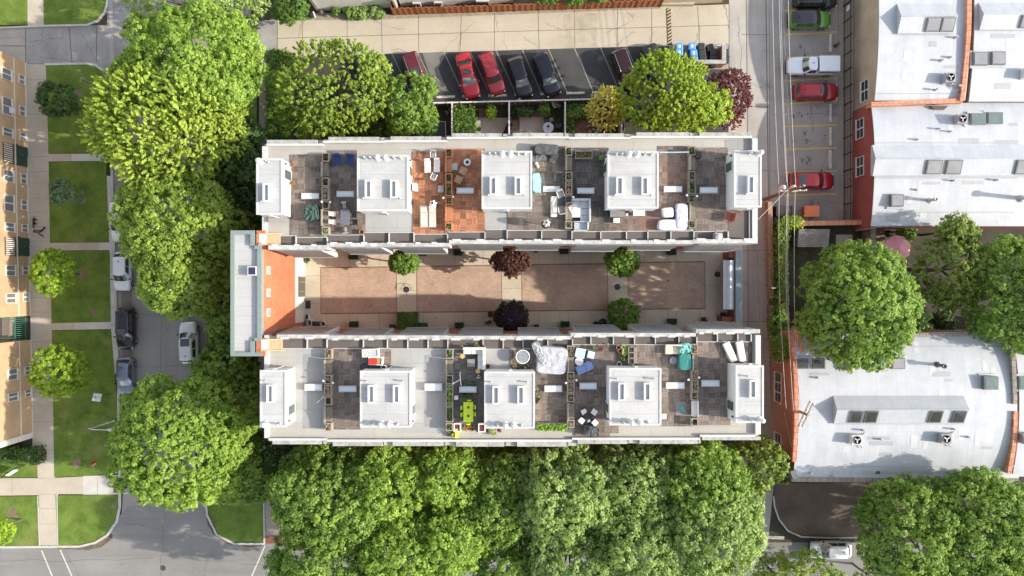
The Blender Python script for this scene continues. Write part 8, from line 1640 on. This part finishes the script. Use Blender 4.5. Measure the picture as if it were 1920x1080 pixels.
def tree(name, label, px, py, rx, ry, zc, rz, mat, style=None, trunk=0.22, cat='tree', group=None, rot=0.0):
    """crown centred on photo point (px,py) seen at height zc; radii rx, ry in photo pixels there"""
    st = dict(style or {}); p = P(px, py, zc); t = thing(name, (p.x, p.y, 0), label, cat, group); s = (HC - zc) / KF; Rx, Ry = rx * s, ry * s
    C, N_, L, Wd, tn = crown(Rx, Ry, rz, st); C = C + np.array([0, 0, zc])
    if st.get('zmin') is not None: ok = C[:, 2] > st['zmin']; C, N_, L, Wd, tn = C[ok], N_[ok], L[ok], Wd[ok], tn[ok]
    me = quads_mesh('crown', C, N_, L, Wd, tn, LM[mat]); o = bpy.data.objects.new('crown', me); COL.objects.link(o); o.parent = t; ORG[o.name] = Vector((p.x, p.y, 0))
    if trunk:
        mb = MB(); zb = max(0.3, zc - rz * 0.55); bx = R.uniform(-0.2, 0.2)
        mb.tube([(p.x, p.y, 0), (p.x + bx * 0.3, p.y, zb * 0.5), (p.x + bx, p.y + 0.1, zb), (p.x + bx, p.y, zc)], [trunk * 1.25, trunk, trunk * 0.85, trunk * 0.4], 10)
        for i in range(8):
            a = i * 2.4 + R.random(); q = R.uniform(0.45, 0.72); h = R.uniform(-0.1, 0.55) * rz
            e = Vector((p.x + Rx * q * math.cos(a), p.y + Ry * q * math.sin(a), zc + h)); s0 = Vector((p.x + bx * 0.8, p.y + 0.05, zb * R.uniform(0.75, 1.0))); mid = s0.lerp(e, 0.5) + Vector((0, 0, 0.1 * rz))
            mb.tube([s0, mid, e], [trunk * 0.45, trunk * 0.28, trunk * 0.1], 7)
        mb.build('trunk', m_bark, t)
    return t
BIG = dict(nl=80, lobe=0.2, clump=0.52, leaf_n=20, leaf=0.135, gap=0.03, thin=0.04, fill=5)
# --- along the west street
tree('maple_tree', 'big round bright green maple at the top left beside the driveway', 366, 128, 128, 112, 8.5, 5.0, 'bright', BIG, 0.3)
tree('maple_tree', 'spiky yellow green maple, the yellowest crown over the street', 318, 232, 140, 108, 9.0, 4.6, 'yellow', dict(nl=40, lobe=0.32, clump=0.5, leaf_n=36, leaf=0.11, spiky=0.6, gap=0.02, thin=0.02, fill=3), 0.3)
tree('maple_tree', 'leafy maple between the yellow green tree and the gatehouse', 338, 414, 110, 90, 8.5, 4.6, 'olive', BIG, 0.28); tree('maple_tree', 'leafy maple crown hanging over the street just above the white sport utility car', 343, 524, 78, 72, 8.0, 4.0, 'olive', BIG, 0.25)
tree('maple_tree', 'large bright maple over the street below the white sport utility car', 346, 826, 124, 122, 8.5, 5.0, 'bright', BIG, 0.32)
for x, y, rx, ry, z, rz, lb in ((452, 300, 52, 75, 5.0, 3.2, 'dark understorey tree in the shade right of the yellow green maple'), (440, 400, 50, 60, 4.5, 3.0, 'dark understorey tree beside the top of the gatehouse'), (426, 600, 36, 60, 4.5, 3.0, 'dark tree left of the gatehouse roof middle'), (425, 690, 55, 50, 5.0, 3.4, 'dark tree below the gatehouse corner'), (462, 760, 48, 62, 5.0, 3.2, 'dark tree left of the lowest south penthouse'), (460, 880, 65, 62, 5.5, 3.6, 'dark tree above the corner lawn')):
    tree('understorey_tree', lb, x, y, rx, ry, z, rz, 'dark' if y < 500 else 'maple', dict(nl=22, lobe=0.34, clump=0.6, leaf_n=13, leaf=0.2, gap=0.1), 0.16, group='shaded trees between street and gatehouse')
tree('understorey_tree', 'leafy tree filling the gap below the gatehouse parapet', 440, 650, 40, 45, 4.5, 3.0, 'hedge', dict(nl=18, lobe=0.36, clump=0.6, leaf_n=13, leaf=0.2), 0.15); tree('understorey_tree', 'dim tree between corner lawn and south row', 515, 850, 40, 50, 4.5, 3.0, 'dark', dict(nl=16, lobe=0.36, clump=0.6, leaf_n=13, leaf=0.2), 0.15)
# --- lawn trees
LT = dict(nl=14, lobe=0.4, clump=0.42, leaf_n=22, leaf=0.11, gap=0.1)
tree('lawn_tree', 'dark round lawn tree below the small white sign', 112, 187, 40, 36, 3.4, 1.9, 'dark', LT, 0.1); tree('lawn_tree', 'small blue green sapling on the lawn beside the dog walker', 125, 364, 27, 27, 3.0, 1.5, 'blue', dict(nl=10, lobe=0.4, clump=0.4, leaf_n=13, leaf=0.13, gap=0.2, thin=0.15), 0.08)
tree('lawn_tree', 'bright lime lawn tree level with the white hatchback', 108, 513, 46, 42, 3.8, 2.0, 'young', LT, 0.1); tree('lawn_tree', 'bright lime lawn tree level with the grey blue hatchback', 106, 697, 55, 38, 4.0, 2.0, 'young', LT, 0.1); tree('lawn_tree', 'bright little tree cut by the left edge at the bottom', 6, 990, 24, 24, 3.0, 1.5, 'young', LT, 0.08)
# --- top edge
SP = dict(nl=20, lobe=0.34, clump=0.5, leaf_n=10, leaf=0.14, gap=0.25, thin=0.3)
tree('sparse_tree', 'thin leaved tree cut by the top edge above the bright maple', 345, 5, 105, 36, 5.0, 2.4, 'sage', SP, 0.16); tree('sparse_tree', 'pale leafy shrub cut by the top edge right of the bright maple', 440, 12, 62, 28, 3.5, 1.8, 'sage', dict(SP, thin=0.1), 0.1)
tree('garden_shrub', 'round green shrub cut by the top edge left of the white garage', 545, 16, 36, 26, 2.2, 1.4, 'hedge', LT, 0.08); tree('garden_shrub', 'green shrub leaning over the orange fence near the garage', 1078, 1, 16, 8, 1.8, 0.9, 'hedge', LT, 0.05); tree('garden_shrub', 'second green shrub behind the orange fence', 1120, -1, 16, 6, 1.8, 0.8, 'hedge', LT, 0.05); tree('garden_shrub', 'third green shrub behind the orange fence', 1030, 0, 22, 6, 1.6, 0.8, 'hedge', LT, 0.05)
tree('hosta_bed', 'pale hosta bed along the white garage wall', 683, 24, 36, 9, 0.5, 0.5, 'sage', dict(nl=16, lobe=0.4, clump=0.35, leaf_n=12, leaf=0.15), 0, 'plants'); tree('garden_shrub', 'small round shrub at the foot of the white garage', 629, 20, 7, 7, 0.7, 0.5, 'hedge', dict(nl=8, lobe=0.5, clump=0.3, leaf_n=12, leaf=0.1), 0.03)
for i, (x, lb) in enumerate(((603, 'grey stone ball by the garage corner'), (626, 'grey stone ball next to the small round shrub'))):
    p = P(x, 21.5, 0.3); mb = MB(); mb.ball((p.x, p.y, 0.3), (0.34, 0.34, 0.3), 12); tag(mb.build('stone_ball', plain('dark grey stone', (0.13, 0.125, 0.12), 0.9, 0.3, 6)), lb, 'stone')
pp = MB(); a, b = P(587, 22, 0.3), P(591, 33, 0.3); pp.tube([a, b], 0.09, 8); tag(pp.build('drain_pipe', m_wwall), 'short white drain pipe by the alley corner', 'pipe')
# --- north gardens
tree('honey_locust', 'large loose olive green tree over the left end of the parking lot', 616, 172, 100, 86, 6.5, 4.2, 'olive', dict(nl=32, lobe=0.3, clump=0.58, leaf_n=26, leaf=0.13, gap=0.12, thin=0.08, spiky=0.5), 0.22); tree('honey_locust', 'smaller leafy tree beside the dark maroon car', 768, 195, 50, 54, 5.0, 3.0, 'maple', dict(nl=20, lobe=0.34, clump=0.55, leaf_n=15, leaf=0.17, gap=0.12), 0.15)
tree('honey_locust', 'outstretched leafy bough reaching over the empty stalls', 704, 140, 30, 36, 6.0, 1.6, 'olive', dict(nl=12, lobe=0.4, clump=0.5, leaf_n=15, leaf=0.16, gap=0.2), 0.08)
tree('hedge_tree', 'low dense tree along the back wall of the north row', 700, 235, 110, 26, 2.6, 2.0, 'hedge', dict(nl=34, lobe=0.3, clump=0.5, leaf_n=13, leaf=0.16), 0.12)
def hedge(name, label, x0, x1, y0, y1, h, mat, dens=55, cat='hedge', leaf=0.12, z0=0.0, dome=0.0, ragged=0.12):
    a, b = P(x0, y1, h), P(x1, y0, h); w, d = b.x - a.x, b.y - a.y; rg = RNG; n = int(dens * (w * d + 2 * h * (w + d)))
    u = rg.random((n, 3)); face = rg.random(n) < (w * d) / (w * d + 1.2 * h * (w + d)); X = a.x + u[:, 0] * w; Y = a.y + u[:, 1] * d; Z = z0 + u[:, 2] * (h - z0); Nn = np.zeros((n, 3)); Z[face] = h; Nn[face] = (0, 0, 1)
    sd = ~face; side = rg.integers(0, 4, n); 
    for k_, (ax, val, nv) in enumerate(((0, a.x, (-1, 0, 0)), (0, b.x, (1, 0, 0)), (1, a.y, (0, -1, 0)), (1, b.y, (0, 1, 0)))):
        mm = sd & (side == k_); (X if ax == 0 else Y)[mm] = val; Nn[mm] = nv
    if dome:
        e = 1 - ((X - (a.x + b.x) / 2) / (w / 2)) ** 2 * dome - ((Y - (a.y + b.y) / 2) / (d / 2)) ** 2 * dome; Z = Z * np.clip(e, 0.15, 1)
    C = np.stack([X, Y, Z], 1) + rg.normal(size=(n, 3)) * ragged; Nn = unit(Nn + rg.normal(size=(n, 3)) * 0.55 + np.array([0, 0, 0.2])); L = leaf * rg.uniform(0.7, 1.3, n)
    tn = 0.5 + rg.normal(0, 0.2, n) + 0.25 * np.sin(X * 2.3) * np.sin(Y * 1.9); c = ((a.x + b.x) / 2, (a.y + b.y) / 2, 0)
    me = quads_mesh(name, C - np.array(c), Nn, L, L * 0.65, tn, LM[mat]); o = bpy.data.objects.new(name, me); COL.objects.link(o); o.location = c; ORG[o.name] = Vector(c); return tag(o, label, cat, kind='stuff' if name in ('ivy_strip', 'ground_cover') else None)
hedge('clipped_hedge', 'tall clipped hedge along the walk left of the big garden tree', 499, 536, 95, 260, 2.4, 'hedge', 70); hedge('clipped_hedge', 'dense green hedge bed left of the square garden patio', 853, 889, 200, 258, 1.6, 'hedge', 80)
hedge('ground_cover', 'leafy plants along the divider fence near the brick path', 1060, 1074, 198, 258, 0.8, 'hedge', 90, 'plants'); hedge('ground_cover', 'green shrub mass at the corner of the brick path garden', 1064, 1098, 196, 218, 1.0, 'maple', 90, 'plants')
tree('garden_shrub', 'round lime shrub on the square garden patio edge', 921, 211, 9, 11, 0.9, 0.6, 'young', dict(nl=10, lobe=0.5, clump=0.3, leaf_n=14, leaf=0.09), 0.04); tree('garden_shrub', 'dark shrub in the corner of the round table garden', 1021, 207, 12, 9, 0.9, 0.6, 'hedge', dict(nl=10, lobe=0.5, clump=0.3, leaf_n=14, leaf=0.1), 0.04); tree('garden_shrub', 'dim shrub behind the garden patio with the round table', 985, 210, 14, 8, 0.8, 0.6, 'dark', dict(nl=10, lobe=0.5, clump=0.3, leaf_n=14, leaf=0.1), 0.04)
flower(1042, 198, 0.8, 0.35, 0.8, 26, [m_pl[0], fl_w], 'white flowering shrub against the garden fence', 'garden_bush', 'bush', z=0.02); flower(957, 225, 0.3, 0.6, 0.7, 22, [m_pl[3], fl_p], 'purple flowers on the divider fence, upper clump', 'flower_clump', 'flowers', z=0.02); flower(957, 243, 0.3, 0.5, 0.7, 22, [m_pl[3], fl_p], 'purple flowers on the divider fence, lower clump', 'flower_clump', 'flowers', z=0.02)
flower(840, 211, 0.7, 0.7, 0.8, 20, [m_pl[3], plain('grey twigs', (0.3, 0.27, 0.25), 0.8)], 'bare grey twiggy shrub by the slate patio', 'garden_bush', 'bush', z=0.02); flower(980, 248, 0.8, 0.35, 0.6, 26, [m_pl[1]], 'yellow green clump at the foot of the round table patio', 'garden_bush', 'bush', z=0.02); flower(1118, 245, 0.8, 0.6, 0.6, 26, [m_pl[0], fl_w], 'leafy white flowered pots under the golden shrub', 'garden_bush', 'bush', z=0.02)
flower(1045, 215, 1.2, 1.3, 0.5, 9, [m_pl[3], m_pl[0]], 'tangled plants along the right side of the round table garden', 'garden_bush', 'bush', z=0.02); flower(968, 206, 1.0, 1.0, 0.6, 10, [m_pl[3], plain('grey twigs', (0.3, 0.27, 0.25), 0.8)], 'tangled plants along the left side of the round table garden', 'garden_bush', 'bush', z=0.02)
tree('golden_shrub', 'golden yellow shrub beside the brick garden path', 1136, 204, 33, 33, 3.2, 1.6, 'gold', dict(nl=20, lobe=0.42, clump=0.36, leaf_n=22, leaf=0.09, gap=0.0, spiky=0.35), 0.1); tree('honey_locust', 'large lime yellow tree covering the right end of the parking lot', 1246, 177, 77, 69, 6.5, 4.4, 'lime', dict(nl=36, lobe=0.31, clump=0.55, leaf_n=26, leaf=0.13, gap=0.02, spiky=0.5), 0.25)
tree('honey_locust', 'lower lime yellow crown spreading toward the roof edge', 1305, 206, 58, 42, 5.0, 3.2, 'lime', dict(nl=22, lobe=0.34, clump=0.55, leaf_n=16, leaf=0.16), 0.15); tree('plum_tree', 'dark red plum tree at the alley corner', 1363, 182, 38, 48, 3.6, 2.4, 'plum', dict(nl=24, lobe=0.38, clump=0.36, leaf_n=22, leaf=0.09, gap=0.0, spiky=0.3), 0.12); tree('garden_shrub', 'dark shrub between golden and lime yellow foliage', 1170, 200, 12, 18, 1.6, 1.3, 'hedge', LT, 0.06)
# --- courtyard
CT = dict(nl=30, lobe=0.36, clump=0.3, leaf_n=22, leaf=0.085, gap=0.0, thin=0.0, fill=30)
tree('courtyard_tree', 'round green courtyard tree on the first cross path', 758, 491.5, 26, 20, 3.4, 1.5, 'box', CT, 0.09); tree('japanese_maple', 'reddish purple maple at the north wall of the courtyard', 958, 488, 34, 25, 3.4, 1.7, 'purple', dict(CT, gap=0.12), 0.09); tree('courtyard_tree', 'glossy green courtyard tree on the third cross path', 1165, 490.5, 31, 24, 3.4, 1.7, 'box', CT, 0.09)
tree('japanese_maple', 'black purple tree at the south wall of the courtyard', 957, 595, 28, 27, 2.6, 1.7, 'blackp', CT, 0.09); hedge('clipped_hedge', 'square clipped hedge at the south wall of the courtyard', 745, 781, 587, 618, 1.2, 'hedge', 190, leaf=0.09, ragged=0.05); tree('boxwood', 'domed clipped boxwood at the south wall of the courtyard', 1168, 590, 29, 27, 1.2, 1.3, 'box', dict(nl=26, lobe=0.35, clump=0.34, leaf_n=16, leaf=0.1, gap=0.0, ruff=0.3), 0.07, 'shrub')
# --- ivy and east gardens
hedge('ivy_strip', 'long bright ivy strip under the cables beside the alley', 1462, 1477, 415, 660, 2.2, 'box', 75, 'ivy'); hedge('ivy_strip', 'ivy tumbling over the orange coped wall corner', 1474, 1505, 408, 428, 2.3, 'young', 55, 'ivy', ragged=0.2); hedge('ivy_strip', 'ragged climbing plants along the alley wall', 1449, 1460, 440, 600, 1.3, 'darkolive', 30, 'ivy', ragged=0.25)
tree('garden_shrub', 'round green shrub at the lower end of the alley wall', 1456, 612, 13, 27, 1.6, 1.5, 'box', LT, 0.06); hedge('ivy_strip', 'ivy trailing down the corner of the orange brick warehouse', 1466, 1478, 640, 672, 6.0, 'box', 60, 'ivy', z0=3.0, ragged=0.2)
tree('maple_tree', 'large green maple overhanging the white roof opposite the gate', 1604, 574, 100, 112, 9.0, 5.4, 'maple', BIG, 0.32); tree('sparse_tree', 'pale feathery shrub right of the garden maple', 1703, 598, 24, 34, 5.0, 2.4, 'sage', dict(LT, spiky=0.5), 0.1)
tree('garden_tree', 'dark olive tree right of the pink parasol', 1784, 505, 66, 72, 6.0, 3.6, 'darkolive', dict(nl=28, lobe=0.32, clump=0.55, leaf_n=14, leaf=0.16, thin=0.12), 0.2); tree('garden_tree', 'olive bough reaching over the white roof edge', 1796, 432, 36, 24, 6.5, 1.8, 'darkolive', dict(LT, thin=0.12), 0.1); tree('garden_tree', 'deep green tree cut by the right edge beside the olive one', 1900, 555, 84, 108, 7.5, 4.8, 'maple', dict(BIG, clump=0.54), 0.28)
tree('garden_shrub', 'round green shrub above the pink parasol', 1698, 441, 16, 18, 1.4, 1.0, 'box', LT, 0.05); tree('garden_shrub', 'low dark bush in the east garden bed', 1770, 600, 22, 18, 1.2, 0.8, 'dark', LT, 0.05)
# --- the tall trees below the south row
for x, y, rx, ry, z, rz, m_, lb in ((628, 930, 105, 92, 9.0, 4.8, 'maple', 'leftmost tall maple below the south row, over the side walk'), (612, 1050, 95, 70, 8.0, 4.4, 'maple', 'maple cut by the bottom edge at the left of the grove'), (735, 905, 74, 68, 9.5, 4.6, 'bright', 'bright maple below the second south penthouse'), (760, 1022, 84, 66, 9.0, 4.6, 'bright', 'bright maple at the bottom edge left of centre'),
                                (842, 890, 62, 58, 9.0, 4.2, 'bright', 'narrow bright maple below the lime table terrace'), (845, 1010, 66, 60, 9.5, 4.2, 'bright', 'bright maple with dark gap at the bottom below the lime terrace'), (930, 935, 72, 84, 8.5, 4.4, 'maple', 'maple below the central south penthouse'), (955, 1050, 66, 52, 7.5, 3.8, 'maple', 'dark maple at the bottom edge near the middle'),
                                (1060, 930, 96, 92, 9.5, 5.0, 'sage', 'pale sage maple, the largest of the grove'), (1075, 1045, 96, 66, 9.0, 4.6, 'sage', 'sage maple at the bottom edge right of centre'), (1180, 905, 76, 76, 8.5, 4.6, 'sage', 'sage maple below the fourth south penthouse'), (1190, 1020, 82, 80, 9.5, 4.8, 'sage', 'sage maple with yellow leaves at the bottom edge'),
                                (1300, 900, 86, 72, 9.0, 4.6, 'maple', 'green maple below the rightmost south penthouse'), (1325, 990, 98, 92, 9.5, 5.0, 'sage', 'tall sage maple closing the grove beside the alley end')):
    tree('maple_tree', lb, x, y, rx * 1.08, ry * 1.07, z, rz, m_, dict(BIG, clump=0.56, leaf=0.13, gap=0.05), 0.3, group='tall maples below the south row')
for x, y, rx, ry, lb in ((600, 862, 60, 26, 'dim low tree in the gap below the lower left penthouse'), (790, 850, 120, 22, 'dim low trees along the south wall left of centre'), (990, 850, 110, 24, 'dim low trees along the south wall at the centre'), (1220, 848, 100, 22, 'dim low trees along the south wall right of centre')):
    tree('understorey_tree', lb, x, y, rx, ry, 6.0, 2.8, 'maple', dict(nl=26, lobe=0.32, clump=0.55, leaf_n=13, leaf=0.18), 0.14, group='low trees along the south wall')
tree('garden_tree', 'olive tree at the alley end left of the mulch bed', 1420, 870, 52, 50, 5.5, 3.2, 'darkolive', dict(nl=24, lobe=0.34, clump=0.55, leaf_n=14, leaf=0.17), 0.16); tree('maple_tree', 'dense green tree beside the parked white hatchback, right of the mulch bed', 1704, 992, 90, 92, 8.5, 4.8, 'maple', dict(BIG, clump=0.54), 0.3); tree('maple_tree', 'dense green tree in the bottom right corner', 1835, 990, 112, 104, 9.0, 5.0, 'maple', dict(BIG, clump=0.54), 0.3); tree('maple_tree', 'dense green crown cut by the right edge at the bottom', 1925, 1010, 60, 90, 8.0, 4.4, 'maple', BIG, 0.26)
tree('sparse_tree', 'pale twiggy tree at the bottom edge below the white hatchback', 1508, 1084, 70, 46, 5.0, 2.6, 'olive', dict(SP, thin=0.12), 0.14); tree('sparse_tree', 'pale twiggy tree at the bottom edge left of the white hatchback', 1450, 1075, 36, 30, 4.5, 2.0, 'olive', SP, 0.1); tree('sparse_tree', 'bare looking twiggy shrub at the bottom edge beside the dense tree', 1632, 1084, 30, 20, 4.0, 1.8, 'sage', dict(SP, thin=0.5), 0.1)
hedge('clipped_hedge', 'dark hedge at the foot of the tan apartment corner', 0, 70, 842, 868, 1.4, 'dark', 70); hedge('clipped_hedge', 'bright shrub row in front of the dark hedge', 0, 46, 852, 868, 1.0, 'box', 60, 'shrub')
p = P(1288, 1031, 13.5); mb = MB(); mb.ball((p.x, p.y, 13.4), (0.3, 0.25, 0.25), 10); mb.tube([(p.x - 0.4, p.y - 0.1, 13.4), (p.x + 0.45, p.y + 0.05, 13.45)], 0.05, 6); tag(mb.build('toy_balloon', plain('red foil', (0.5, 0.03, 0.04), 0.4)), 'small red balloon caught in the treetop', 'balloon')
